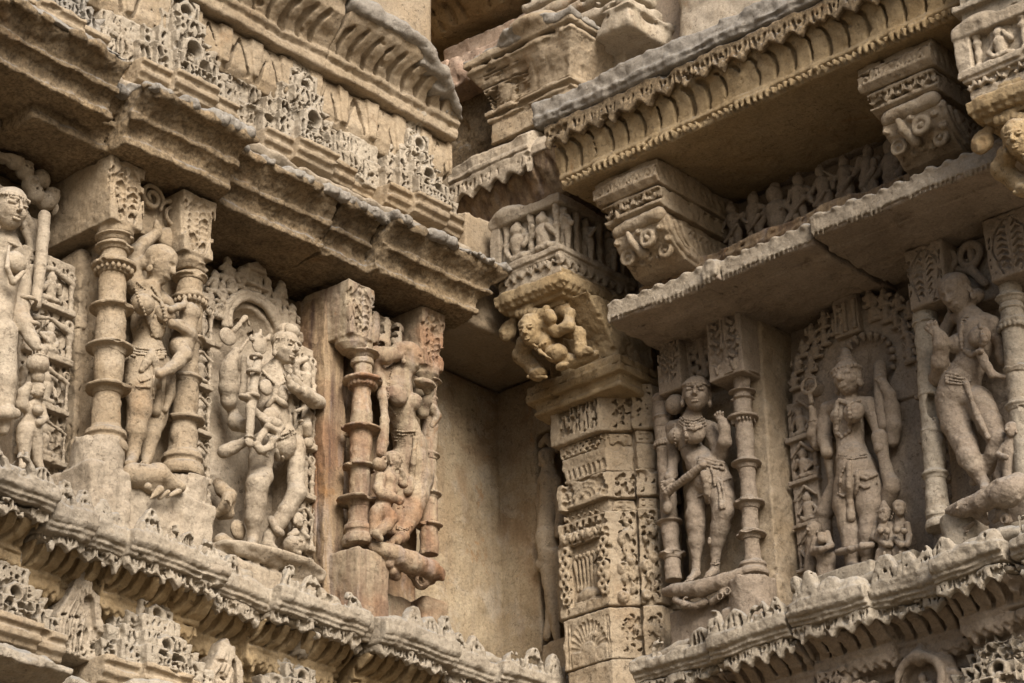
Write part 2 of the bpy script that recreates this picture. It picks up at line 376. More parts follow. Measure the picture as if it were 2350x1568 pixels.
# ------------------------------------------------------------------ setting
def quad_plane(name, lo, hi, z, mat):
    o = mesh_obj(name, [(lo[0], lo[1], z), (hi[0], lo[1], z), (hi[0], hi[1], z), (lo[0], hi[1], z)], [(0, 1, 2, 3)], mat, None, False); o['kind'] = 'structure'; return o
EARTH = stone('dusty_ground', (.13, .105, .075), (.165, .135, .095), lichen=0, bump=.2)  # shade of the court put into the floor colour, keeps bounce light low
quad_plane('ground', (-400, -400), (400, 400), 0.0, EARTH)
ZS = 6.124
RNG = random.Random(5)

def slab(w, lo, hi, name, mat, parent=None, res=.012, rd=.01, **k):
    s = Sculpt(w, lo, hi, res); s.box(lo, hi, rd); s.flake(.006, .05, .2) if 'niche' in name else s.flake(.005, .03, .4); return s.build(name, mat, parent, **k)
def one(o, label, cat, group=None):
    o['label'] = label; o['category'] = cat
    if group: o['group'] = group
    return o
one(slab('L', (-3.6, -.3, 3.6), (0.05, 0, ZS), 'niche_wall', PLAS, res=.015, amp=.002, cell=.02, amp2=.003, cell2=.06), 'stained bare plaster wall on the left side of the corner niche', 'wall')
s = Sculpt('R', (-.05, -.3, 3.6), (.62, 0, ZS-.006), .009); s.box((-.05, -.3, 3.6), (.62, 0, ZS-.006), .01); s.box((.195, -.15, 4.60), (.47, .05, 5.86), .015, cut=True); s.flake(.006, .05, .2)
one(s.build('niche_wall', PLAS, amp=.002, cell=.02, amp2=.003, cell2=.06), 'bare plaster strip of wall right of the niche corner, beside the slim shaded statue', 'wall')
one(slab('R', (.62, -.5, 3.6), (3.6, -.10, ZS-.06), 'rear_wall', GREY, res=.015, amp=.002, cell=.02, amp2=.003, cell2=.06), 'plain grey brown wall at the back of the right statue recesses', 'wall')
# masonry mass over the left statues, and over the corner
one(slab('L', (-3.6, -.4, ZS+.004), (-.57, .19, 9.2), 'upper_wall', BUFF, res=.02, amp=.002, cell=.02, amp2=.004, cell2=.06), 'buff masonry wall behind the left row of carved miniature towers', 'wall')
s = Sculpt('L', (-.56, -.4, ZS+.0), (.3, .42, 7.0), .012); s.box((-.556, -.3, ZS+.002), (.3, .34, 6.62), .008); s.box((-.30, -.3, 6.60), (.3, .20, 7.0), .02)
one(s.build('corner_block', BUFF), 'plain pale corner block between the left eave end and the small figure panel', 'block')
one(slab('R', (.3, -.5, 6.52), (3.6, .03, 9.2), 'upper_wall', GREY, res=.02, amp=.002, cell=.02, amp2=.004, cell2=.06), 'masonry wall above the right cornice', 'wall')
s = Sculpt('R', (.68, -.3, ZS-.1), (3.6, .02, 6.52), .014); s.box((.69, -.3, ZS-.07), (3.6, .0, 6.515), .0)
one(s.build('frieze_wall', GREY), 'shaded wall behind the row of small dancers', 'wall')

# ------------------------------------------------------------------ left eave: rough overhanging stones with a beaded lip
EP = [(-.05, ZS), (.385, ZS), (.402, ZS+.003), (.402, ZS+.024), (.394, ZS+.030), (.392, ZS+.045), (.402, ZS+.065), (.424, ZS+.080), (.440, ZS+.083), (.443, ZS+.104), (.434, ZS+.110),
      (.442, ZS+.125), (.470, ZS+.150), (.490, ZS+.165), (.497, ZS+.185), (.480, ZS+.205), (.42, ZS+.225), (.25, ZS+.25), (-.05, ZS+.26)]
def eave(a0, a1, segs, label, beads=(0, 1), dz=0.0, lip=True, seed=1, end=False):
    rr = random.Random(seed)
    t = thing('eave_stone', label, 'eave', 'L', ((a0+a1)/2, .2, ZS), group='overhanging eave stones above the left statues')
    x1 = a1+.10 if end else a1
    ret = [(a0-.1, ZS-.05), (a1, ZS-.05)]+[(a1+n-.402, z+dz) for n, z in EP[2:-3]]+[(a1+.02, ZS+.4), (a0-.1, ZS+.4)]
    s = Sculpt('L', (a0, -.05, ZS+dz-.01), (x1, .60, ZS+.33), .0055)
    for i_, (b0, b1, off) in enumerate(segs):
        if end and i_ == len(segs)-1: b1 = x1
        s.prof([(n+off if n > .1 else n, z+dz) for n, z in EP], b0, b1, .004, k=.008)
    for b0, b1, off in segs:                           # rough bitten lip
        x = b0+.03
        while x < b1-.02:
            s.ell((x, .500+off, ZS+dz+.18), (.03+rr.random()*.03, .014, .022), k=.02)
            if rr.random() < .4: s.ell((x, .508+off, ZS+dz+.166), (.03+rr.random()*.05, .022, .018), k=.01, cut=True)
            x += .07+rr.random()*.05
    if end: s.keep(ret)
    s.wobble(.0042, .0035, .8, 3)
    s.build('moulded_stone', EAVE, t, amp=.0024, cell=.005, amp2=.004, cell2=.022)
    if lip:
        s = Sculpt('L', (a0, .30, ZS+dz+.10), (x1, .60, ZS+.30), .0048)
        for i_, (b0, b1, off) in enumerate(segs):
            if end and i_ == len(segs)-1: b1 = x1-.02
            x = b0
            while x < b1-.01:
                L_ = .050+rr.random()*.028; r_ = .016+.012*rr.random()
                if b0+(b1-b0)*beads[0] <= x <= b0+(b1-b0)*beads[1] and rr.random() > .12:
                    s.cap((x+L_*.15, .492+off, ZS+dz+.196), (x+L_*.85, .494+off, ZS+dz+.190), r_, r_*.8, k=.006); s.ell((x+L_*.60, .512+off, ZS+dz+.188), (L_*.26, .014, r_*.8), k=.004)
                    s.chain([(x+L_*.30, .514+off, ZS+dz+.205), (x+L_*.42, .519+off, ZS+dz+.188), (x+L_*.34, .514+off, ZS+dz+.172)], .0045, cut=True)
                x += L_
            s.prof([(.36+off, ZS+dz+.20), (.498+off, ZS+dz+.185), (.488+off, ZS+dz+.205), (.40+off, ZS+dz+.235)], b0, b1, .004, k=.015)
        if end: s.keep([(p_[0]+.01, p_[1]) for p_ in ret])
        s.wobble(.0042, .0035, .8, 3)
        s.build('beaded_lip', LIP, t, amp=.002, cell=.005, amp2=.0035, cell2=.02)
    return t
eave(-3.3, -2.47, [(-3.3, -2.47, .06)], 'broken outer eave stone at the far left, its grey lip worn smooth and jagged', seed=3, dz=.055, beads=(.9, .9))
eave(-2.72, -1.36, [(-2.72, -2.40, -.045), (-2.40, -1.90, .045), (-1.90, -1.36, -.04)], 'long rough eave stone with a grey beaded lip over the woman with a child', seed=4)
eave(-1.352, -.557, [(-1.352, -1.12, -.055), (-1.12, -.557, 0.0)], 'shorter eave stone with pale beaded lip ending beside the niche corner', seed=5, end=True)
# coping strip between the eave and the tower frieze
s = Sculpt('L', (-3.4, .1, ZS+.2), (-.56, .46, 6.57), .008)
s.prof([(.15, ZS+.22), (.34, ZS+.23), (.395, ZS+.245), (.40, ZS+.272), (.34, ZS+.29), (.15, ZS+.30)], -3.4, -.562, .006)
for x in np.arange(-3.35, -.6, .085):
    s.ell((x, .385, ZS+.272), (.046, .025, .014), k=.02)
s.prof([(.10, ZS+.28), (.21, ZS+.28), (.21, 6.56), (.10, 6.56)], -3.4, -.562, .004, k=.02)
s.wobble(.005, .004, .6, 7)
one(s.build('coping_course', PALE, amp=.002, amp2=.005), 'thin pale wavy coping course running just behind the beaded eave lip', 'coping')

# ------------------------------------------------------------------ lattice towers
def pattern(s, a0, a1, z0, z1, nf, rr, arch=None, depth=.035, sc=1.0):
    """pierced carving on a front face: horseshoe arches, drops and slots between thin ribs"""
    h = z1-z0; H = lambda *q: s.hole(q, nf-depth, nf+.03)
    if arch is not None:
        ac, R = arch; zc = z0+h*.40
        s.hole(('c', ac, zc, R*.66), nf-depth*1.3, nf+.03); s.hole(('s', ac, zc, ac, zc-R*.5, R*.55), nf-depth*1.3, nf+.03)
        s.ring((ac, nf, zc), R*.84, .0062*sc, 1, k=.002)
        s.ell((ac, nf-.016, zc-R*.50), (R*.34, .02, R*.36)); s.hole(('c', ac, zc-R*.45, R*.14), nf-.02, nf+.03)
        for sg in (-1, 1):
            H('s', ac+sg*R*.42, zc+R*1.30, ac+sg*R*.95, zc+R*.86, .0095*sc)
            H('s', ac+sg*R*1.30, zc-R*.35, ac+sg*R*1.26, zc+R*.75, .006*sc)
        H('c', ac, zc+R*1.62, .0075*sc)
        ex = (ac-R*1.5, ac+R*1.5)
    else: ex = None
    x = a0+.014*sc; i = rr.randrange(4)
    while x < a1-.010*sc:
        if ex is None or not (ex[0] < x < ex[1]):
            c_ = (i+rr.randrange(2)) % 4; f = lambda q: z0+h*q+rr.uniform(-.002, .002)
            if c_ == 0: H('s', x, f(.16), x+rr.uniform(-.002, .002), f(.84), .0058*sc); x += .019*sc
            elif c_ == 1:
                H('p', [(x-.006*sc, f(.12)), (x+.012*sc, f(.12)), (x+.004*sc, f(.46))]); H('s', x, f(.62), x+.008*sc, f(.84), .0062*sc); x += .025*sc
            elif c_ == 2:
                H('s', x, f(.16), x+.011*sc, f(.40), .0062*sc); H('s', x+.010*sc, f(.60), x-.001, f(.84), .0062*sc); x += .027*sc
            else:
                H('c', x+.004, f(.48), .0095*sc); H('c', x-.001, f(.84), .0055*sc); H('c', x+.008*sc, f(.14), .0055*sc); x += .025*sc
            i += 1
        else: x += .008
def tower(w, a, z0, hw, h, nf, label, mat=None, tiers=5, back=.26, ledge=True, group=None, seed=1, res=.004, sk=.185, base_mat=None, name='miniature_tower', tz=None):
    rr = random.Random(seed); mat = mat or LATT
    t = thing(name, label, 'carved tower', w, (a, nf, z0), group=group)
    s = Sculpt(w, (a-hw-.02, nf-back, z0-.005), (a+hw+.02, nf+.055, z0+h+.05), res)
    th = h/tiers
    for i in range(tiers):
        wv = hw*(1-sk*i); b0, b1 = z0+th*i, z0+th*(i+1)+.002; n1 = nf-.026*i
        s.box((a-wv, nf-back, b0), (a+wv, n1-.034, b1-th*.10), .004)             # wings
        if i < tiers-1: s.box((a-wv*.74, nf-back, b0), (a+wv*.74, n1-.008, b1), .004)
        cw = hw*.42*(1-.10*i)
        s.box((a-cw, nf-back, b0), (a+cw, n1+.030, b1), .004)                    # centre offset
        for sg in (-1, 1):                                                        # leaf points on the outer corners
            s.poly([(a+sg*(wv+.010), b1+.002), (a+sg*(wv-.04), b1-.004), (a+sg*(wv-.04), b1-.02), (a+sg*(wv-.002), b1-.03)], n1-.12, n1-.030, .002, k=.003)
            if i < tiers-1: s.poly([(a+sg*(wv*.74+.008), b1+.010), (a+sg*(wv*.74-.04), b1+.002), (a+sg*(wv*.74-.04), b1-.018), (a+sg*(wv*.74-.002), b1-.026)], n1-.09, n1-.004, .002, k=.003)
    s.ell((a, nf-.07, z0+h), (.045, .035, .03), k=.008); s.ell((a-.02, nf-.05, z0+h+.02), (.018, .018, .02), k=.006); s.ell((a+.02, nf-.05, z0+h+.015), (.018, .018, .02), k=.006)
    for i in range(tiers):
        wv = hw*(1-sk*i); b0, b1 = z0+th*i, z0+th*(i+1); n1 = nf-.026*i; cw = hw*.42*(1-.10*i); mw = wv*.74
        for sg in (-1, 1):
            x0, x1 = sorted((a+sg*cw*1.03, a+sg*mw*.98))
            if x1-x0 > .02 and i < tiers-1: pattern(s, x0, x1, b0+.003, b1-.003, n1-.008, rr, depth=.032)
            x0, x1 = sorted((a+sg*max(mw, cw)*1.03, a+sg*wv*.98))
            if x1-x0 > .02: pattern(s, x0, x1, b0+.003, b1-th*.10-.002, n1-.034, rr, depth=.030)
        if i == 0:
            pattern(s, a-cw, a+cw, b0+.002, b0+th*.48, n1+.030, rr, depth=.026, sc=.8)
            for sg in (-1, 1): s.hole(('p', [(a+sg*.008, b0+th*.58), (a+sg*cw*.66, b0+th*.58), (a+sg*cw*.52, b0+th*.95), (a+sg*.008, b0+th*.95)]), nf-.02, nf+.05)
            for sg in (-1, 1): s.hole(('s', a+sg*cw*.84, b0+th*.55, a+sg*cw*.82, b0+th*.9, .006), nf-.01, nf+.05)
        elif i in (1, 3): pattern(s, a-cw, a+cw, b0, b1, n1+.030, rr, arch=(a, min(th*.52, cw*.60)), depth=.042)
        else: pattern(s, a-cw, a+cw, b0+.003, b1-.003, n1+.030, rr, depth=.034)
    s.build('lattice', mat, t, amp=.0013, cell=.004, amp2=.0022, cell2=.02)
    if ledge:
        hw2 = hw+.01
        s = Sculpt(w, (a-hw2, nf-back, z0-.115), (a+hw2, nf+.06, z0+.01), .005)
        s.prof([(nf-back, z0), (nf+.004, z0), (nf+.006, z0-.016), (nf-.010, z0-.022), (nf-.012, z0-.034), (nf-.002, z0-.040), (nf-.004, z0-.056), (nf-.022, z0-.064), (nf-.024, z0-.080), (nf-.06, z0-.090), (nf-back, z0-.095)], a-hw2, a+hw2, .002)
        s.prof([(nf-back, z0), (nf+.038, z0), (nf+.040, z0-.016), (nf+.026, z0-.022), (nf+.022, z0-.034), (nf+.032, z0-.040), (nf+.030, z0-.056), (nf+.012, z0-.064), (nf+.010, z0-.080), (nf-.02, z0-.090), (nf-back, z0-.095)], a-hw*.45, a+hw*.45, .002)
        s.build('base_moulding', base_mat or BUFF, t)
    return t
G1 = 'miniature lattice towers above the left eave'
ZF = 6.575
tower('L', -.765, ZF, .205, .40, .335, 'pierced miniature tower nearest the niche corner, above the left eave', seed=21, group=G1)
tower('L', -1.395, ZF-.02, .225, .43, .335, 'pierced miniature tower second from the corner, with a tall arched peak above the eave', seed=22, group=G1)
tower('L', -2.00, ZF+.005, .225, .46, .335, 'tall weathered miniature tower touching the top edge above the child-carrying woman', seed=23, group=G1)
tower('L', -2.62, ZF+.01, .22, .42, .335, 'greyest and most worn miniature tower at the far upper left', seed=24, group=G1, mat=LIP)
def wing(a, seed, label, z=ZF):
    rr = random.Random(seed); t = thing('wing_tower', label, 'carved tower', 'L', (a, .22, z), group='small wing towers between the miniature towers')
    s = Sculpt('L', (a-.135, .05, z-.02), (a+.135, .31, z+.28), .004)
    for i, (wv, hh) in enumerate(((.125, .10), (.10, .19), (.06, .25))):
        s.box((a-wv, .05, z-.01), (a+wv, .265-.02*i, z+hh), .004)
        if i < 2: pattern(s, a-wv, a+wv, z+(0, .10, .19)[i], z+hh, .265-.02*i, rr)
    s.build('lattice', LATT, t, amp=.0022, cell=.004)
    s = Sculpt('L', (a-.125, .05, z-.09), (a+.125, .28, z+.005), .006); s.prof([(.05, z), (.25, z), (.25, z-.02), (.235, z-.03), (.24, z-.045), (.2, z-.06), (.05, z-.07)], a-.122, a+.122, .003); s.build('base_moulding', BUFF, t)
for i, (a, l) in enumerate(((-1.06, 'small wing tower between the two lattice towers nearest the corner'), (-1.675, 'small wing tower between the second and the tall third lattice tower'), (-2.26, 'small worn wing tower at the upper left, left of the tall third tower'))): wing(a, 40+i, l)
# band of lotus-petal zigzags behind the towers
t = thing('petal_course', 'stone course carved with hanging triangular petals behind the left towers', 'course', 'L', (-1.5, .19, 6.8))
s = Sculpt('L', (-3.2, .1, 6.72), (-.56, .29, 6.99), .006)
s.prof([(.1, 6.76), (.235, 6.76), (.255, 6.80), (.255, 6.93), (.24, 6.955), (.1, 6.96)], -3.2, -.562, .006)
for x in np.arange(-3.1, -.6, .155):
    for sg in (-1, 1):
        s.chain([(x, .250, 6.93), (x+sg*.03, .250, 6.86), (x+sg*.05, .250, 6.79)], [.004, .006, .007], cut=True, deep=.02)
    s.poly([(x+.05, 6.945), (x+.115, 6.945), (x+.095, 6.79), (x+.07, 6.79)], .2, .268, .006, k=.004)
s.build('petal_band', BUFF, t)

# ------------------------------------------------------------------ left upper ribbed cornice
def ribbed_left(a0, a1, label, drop=0.0, seed=1, edge=None):
    t = thing('ribbed_cornice', label, 'cornice', 'L', ((a0+a1)/2, .3, 6.96), group='ribbed cornices at the top of the photo')
    pr = [(.05, 6.955), (.295, 6.953), (.302, 6.957), (.305, 6.985), (.297, 6.99), (.312, 7.0), (.322, 7.005), (.325, 7.018), (.318, 7.024), (.318, 7.03), (.345, 7.06), (.385, 7.09), (.425, 7.13), (.445, 7.165-drop), (.45, 7.18-drop), (.05, 7.26-drop)]
    s = Sculpt('L', (a0, .05, 6.94), (a1, .5, 7.31), .006); s.prof(pr, a0, a1, .003)
    rr = random.Random(seed); x = a0+.04
    while x < a1-.05:
        top = rr.choice((.75, 1.0)); pts = [(x, .322, 7.028), (x-.012, .352, 7.062), (x-.010, .385+.008*top, 7.092+.0*top), (x+.012*top, .40+.012*top, 7.105+.02*top)]
        s.chain(pts, [.006, .009, .009, .006], k=.003, cut=True, deep=.024); x += .066+rr.random()*.014
    if edge: s.keep([(a0-.1, 6.9), (a1+.1, 6.9)]+[(x_, z_+.004) for x_, z_ in edge[::-1]])
    s.wobble(.0025, .002, .8, 2); s.build('ribbed_face', BUFF, t, amp2=.004)
    s = Sculpt('L', (a0, .04, 7.0-drop), (a1, .5, 7.42), .007)
    s.prof([(.05, 7.20-drop), (.40, 7.165-drop), (.452, 7.168-drop), (.458, 7.185-drop), (.42, 7.21-drop), (.05, 7.36-drop)], a0, a1, .008)
    nz = lambda z: float(np.interp(z, [7.024, 7.06, 7.09, 7.13, 7.165, 7.18], [.318, .345, .385, .425, .445, .45]))-.004
    if edge:
        s.keep([(a0-.1, 6.9), (a1+.1, 6.9)]+[(x_, z_+.016) for x_, z_ in edge[::-1]])
        for (x0, z0), (x1, z1) in zip(edge[:-1], edge[1:]): s.cap((max(x0, a0), nz(z0), z0), (min(x1, a1), nz(z1), z1), .015, .013, k=.008); s.prof([(.05, z1), (nz(z1), z1-.008), (nz(z1), z1+.008), (.05, z1+.05)], max(x0, a0), min(x1, a1), .004, k=.01)
    s.wobble(.0025, .002, .8, 2); s.build('worn_lip', LIP, t, amp=.003, cell=.008, amp2=.006, cell2=.035)
EDGE = [(-1.35, 7.225), (-1.22, 7.205), (-1.02, 7.195), (-.88, 7.165), (-.76, 7.125), (-.66, 7.085), (-.55, 7.04)]
ribbed_left(-1.30, -.557, 'overhanging ribbed cornice with a worn grey lip ending at the corner gap', seed=2, edge=EDGE)
ribbed_left(-2.9, -1.306, 'higher ribbed cornice stone cut by the top edge of the photo', drop=-.05, seed=3)

# ------------------------------------------------------------------ right: great cornice
def teeth(s, a0, a1, z, n0, n1, step=.062, h=.05, dots=True, face=None, rr=None):
    """row of pointed hanging leaves"""
    x = a0
    while x < a1-.01:
        m = min(step*(rr.uniform(.88, 1.12) if rr else 1), a1-x); j = rr.uniform(-.008, .010) if rr else 0
        if rr and rr.random() < .07: j = h*.35
        s.poly([(x, z), (x+m, z), (x+m, z-h*.60), (x+m*.74, z-h*.76), (x+m*.5, z-h+j), (x+m*.26, z-h*.76), (x, z-h*.60)], n0, n1, .003, k=.004)
        if dots:
            nf = max(n0, n1)
            s.hole(('s', x+m*.22, z-h*.20, x+m*.30, z-h*.56, .0055), nf-.014, nf+.02); s.hole(('c', x+m*.5, z-h*.34, .007), nf-.016, nf+.02); s.hole(('s', x+m*.78, z-h*.20, x+m*.70, z-h*.56, .0055), nf-.014, nf+.02)
        x += m
t = thing('toothed_cornice', 'long overhanging cornice with a grey top, hanging teeth and curved ribs above the brackets', 'cornice', 'R', (1.7, .5, 6.517))
a0, a1 = .83, 2.70
s = Sculpt('R', (a0, .0, 6.51), (a1, .66, 6.76), .0065)
s.prof([(.0, 6.517), (.555, 6.517), (.556, 6.522), (.556, 6.548), (.572, 6.552), (.574, 6.566), (.566, 6.572), (.570, 6.60), (.585, 6.66), (.605, 6.72), (.615, 6.76), (.0, 6.76)], a0, a1, .002)
x = a0+.03; rr = random.Random(7)
while x < a1-.03:
    s.chain([(x+.006, .566, 6.585), (x+.014, .574, 6.62), (x+.010, .586, 6.665), (x-.008, .598, 6.69), (x-.022, .60, 6.695)], [.0045, .006, .0065, .006, .004], cut=True, deep=.022); x += .074+rr.random()*.01
for x in np.arange(a0+.01, a1, .027): s.poly([(x, 6.548), (x+.022, 6.548), (x+.013, 6.518), (x+.009, 6.518)], .545, .582, .002)
s.build('ribbed_face', OCHR, t)
s = Sculpt('R', (a0, .3, 6.64), (a1, .70, 6.78), .0055); rr = random.Random(4); s.prof([(.4, 6.73), (.615, 6.73), (.632, 6.742), (.636, 6.765), (.4, 6.765)], a0-.04, a1, .003)
teeth(s, a0-.035, a1, 6.752, .607, .634, .082, .085, rr=rr); s.wobble(.003, .002, .9, 5); s.build('hanging_teeth', EAVE, t)
s = Sculpt('R', (a0-.2, .0, 6.75), (a1, .72, 6.93), .007)
s.prof([(.0, 6.765), (.63, 6.765), (.648, 6.772), (.648, 6.784), (.640, 6.788), (.655, 6.794), (.655, 6.806), (.648, 6.81), (.648, 6.868), (.62, 6.882), (.0, 6.90)], a0-.045, a1, .004)
s.wobble(.003, .002, .9, 5); s.build('top_slab', LIP, t, amp=.003, amp2=.005, cell2=.03)

t = thing('stub_cornice', 'short toothed cornice with brown ribs tucked left of the great right cornice', 'cornice', 'R', (.45, .35, 6.72))
a0, a1 = .10, .735
s = Sculpt('R', (a0, .0, 6.66), (a1, .5, 6.90), .0065)
s.prof([(.0, 6.68), (.30, 6.68), (.31, 6.70), (.325, 6.73), (.36, 6.79), (.385, 6.86), (.0, 6.87)], a0, a1-.03, .004)
for x in np.arange(a0+.05, a1-.1, .078): s.chain([(x+.0, .318, 6.70), (x+.012, .335, 6.745), (x+.006, .362, 6.79), (x-.012, .378, 6.83)], [.006, .011, .011, .008], cut=True)
s.build('ribbed_face', REDC, t)
s = Sculpt('R', (a0, .2, 6.76), (a1, .48, 6.97), .0055)
s.prof([(.1, 6.85), (.402, 6.85), (.406, 6.868), (.396, 6.873), (.41, 6.88), (.41, 6.895), (.404, 6.90), (.404, 6.945), (.36, 6.975), (.1, 6.98)], a0, a1-.19, .004)
s.prof([(.1, 6.85), (.39, 6.85), (.39, 6.88), (.35, 6.93), (.1, 6.95)], a1-.2, a1-.03, .01)
teeth(s, a0, a1-.19, 6.862, .375, .402, .082, .085, rr=random.Random(9)); s.build('toothed_slab', PALE, t, amp2=.004)

t = thing('ribbed_block', 'small ribbed cornice block with a broken grey top above the corner', 'cornice', 'R', (.55, .3, 7.05))
s = Sculpt('R', (.25, -.2, 7.0), (.90, .56, 7.5), .0065)
pl = lambda e: [(.33-e, -.2), (.33-e, .38+e), (.755+e, .38+e), (.755+e, -.2)]
s.plan(pl(-.004), 6.98, 7.36, .004); s.plan(pl(.03), 7.24, 7.36, .004); s.plan(pl(0), 6.98, 7.08, .004); s.plan(pl(.012), 7.08, 7.10, .004); s.plan(pl(.022), 7.108, 7.135, .006)
for i in range(16): s.plan(pl(.008+.060*(i/15)**1.5), 7.13+i*.0115, 7.155+i*.0115, .0)
s.plan(pl(.075), 7.30, 7.325, .005); s.plan(pl(.085), 7.33, 7.37, .01)
s.ell((.62, .40, 7.40), (.13, .11, .045), k=.03)
for x in np.arange(.36, .76, .075): s.chain([(x, .395, 7.15), (x+.012, .408, 7.19), (x+.006, .43, 7.25), (x-.012, .455, 7.28)], [.008, .012, .012, .008], cut=True)
for y in np.arange(.30, -.1, -.075): s.chain([(.77, y, 7.15), (.783, y+.012, 7.19), (.805, y+.006, 7.25), (.83, y-.01, 7.28)], [.008, .012, .012, .008], cut=True)
for x in np.arange(.34, .75, .05): s.cap((x, .393, 7.07), (x+.02, .393, 7.02), .006, cut=True); s.cap((x+.045, .393, 7.07), (x+.02, .393, 7.02), .006, cut=True)
s.build('ribbed_face', BUFF, t, amp2=.005)
s = Sculpt('R', (.2, -.2, 7.33), (.9, .56, 7.55), .008); s.plan(pl(.09), 7.345, 7.385, .01); s.ell((.6, .38, 7.395), (.2, .13, .03), k=.02); s.flake(.008, .03, .1)
s.build('broken_lip', LIP, t, amp=.003, amp2=.008, cell2=.04)
# ------------------------------------------------------------------ upper storey seen above the corner
one(slab('L', (-.62, -.75, 6.9), (1.2, -.30, 10.2), 'attic_wall', OCHR, res=.02, amp=.003, amp2=.006, cell2=.07), 'rough ochre wall far back above the niche corner', 'wall')
one(slab('R', (-.4, -.75, 6.9), (.9, -.10, 10.2), 'attic_wall', PLAS, res=.02, amp=.003, amp2=.006, cell2=.07), 'stained plaster wall behind the small ribbed block at the top', 'wall')
t = thing('cornice_fragment', 'weathered toothed cornice fragment cut by the top edge of the photo', 'cornice', 'R', (-.1, .1, 7.7))
s = Sculpt('R', (-.42, -.2, 7.45), (.30, .28, 8.05), .007); p_ = P('R', 1000, 60, .15)
s.prof([(-.2, p_[2]-.03), (.10, p_[2]-.01), (.16, p_[2]+.03), (.20, p_[2]+.09), (.22, p_[2]+.12), (.22, p_[2]+.22), (-.2, p_[2]+.25)], -.40, .26, .006)
for x in np.arange(-.38, .24, .07): s.chain([(x, .11, p_[2]-.0), (x+.012, .155, p_[2]+.04), (x, .18, p_[2]+.07)], .008, cut=True)
teeth(s, -.40, .26, p_[2]+.125, .19, .235, .075, .07, rr=random.Random(3)); s.build('toothed_edge', OCHR, t, amp2=.006)
t = thing('pink_course', 'pinkish plastered block course leaning into the top corner', 'course', 'R', (0, .2, 7.2))
s = Sculpt('R', (-.25, -.2, 6.9), (.36, .27, 7.75), .009)
q1 = P('R', 1000, 150, .2); q2 = P('R', 1060, 230, .22)
s.box((-.22, -.2, q1[2]-.17), (.33, .225, q1[2]-.01), .012)
for x in np.arange(-.2, .3, .06): s.cap((x, .23, q1[2]-.16), (x+.03, .23, q1[2]-.13), .008, cut=True)
s.box((-.2, -.2, q1[2]), (.3, .10, q1[2]+.35), .03); s.crack((-.05, .23, q1[2]-.02), (-.06, .22, q1[2]-.17), 5, .003, .03); s.flake(.006, .02, .2)
s.build('plaster_block', PINK, t, amp=.003, amp2=.008, cell2=.05)
s = Sculpt('R', (-.25, -.2, 6.85), (.36, .16, q1[2]-.14), .008); s.box((-.2, -.2, 6.9), (.34, .10, q1[2]-.15), .01); s.box((.02, -.2, 6.9), (.16, .14, 7.12), .02); s.crack((-.2, .1, 7.1), (.34, .1, 7.13), 2, .004, .05); s.flake(.008, .02, .1); s.build('rubble_fill', EAVE, t)
t = thing('spire_base', 'pale limewashed tower base with heavy worn mouldings rising past the top edge', 'tower base', 'R', (.8, .1, 7.4))
s = Sculpt('R', (.1, -.3, 7.2), (1.25, .45, 9.0), .011)
pq = lambda e: [(.36-e, -.3), (.36-e, .16+e), (.86+e, .16+e), (.86+e, -.3)]
s.plan(pq(0), 7.2, 9.0, .008); s.plan(pq(.15), 7.30, 7.40, .006, k=.004); s.plan(pq(.165), 7.385, 7.41, .004); s.plan(pq(.12), 7.43, 7.50, .02, k=.004); s.plan(pq(.085), 7.53, 7.585, .012, k=.006); s.plan(pq(.06), 7.60, 7.66, .025, k=.006); s.plan(pq(.03), 7.69, 7.74, .01, k=.006); s.crack((.9, .3, 7.45), (.8, .28, 7.3), 4, .004, .05); s.flake(.008, .025, .3)
s.hole(('c', .45, 7.86, .02), .1, .3)
for q in np.linspace(0, 3.0, 6): s.cap((.45+.03*math.cos(q), .17, 7.86+.03*math.sin(q)), (.45+.07*math.cos(q), .17, 7.86+.07*math.sin(q)), .008, cut=True)
s.build('moulded_plaster', SUNP, t, amp=.004, cell=.012, amp2=.006, cell2=.04)
one(slab('R', (1.10, -.2, 6.9), (3.4, .12, 10.0), 'limewashed_wall', SUNP, res=.02, rd=.03, amp=.004, amp2=.012, cell2=.07), 'pale limewashed wall in brighter light behind the great cornice', 'wall')
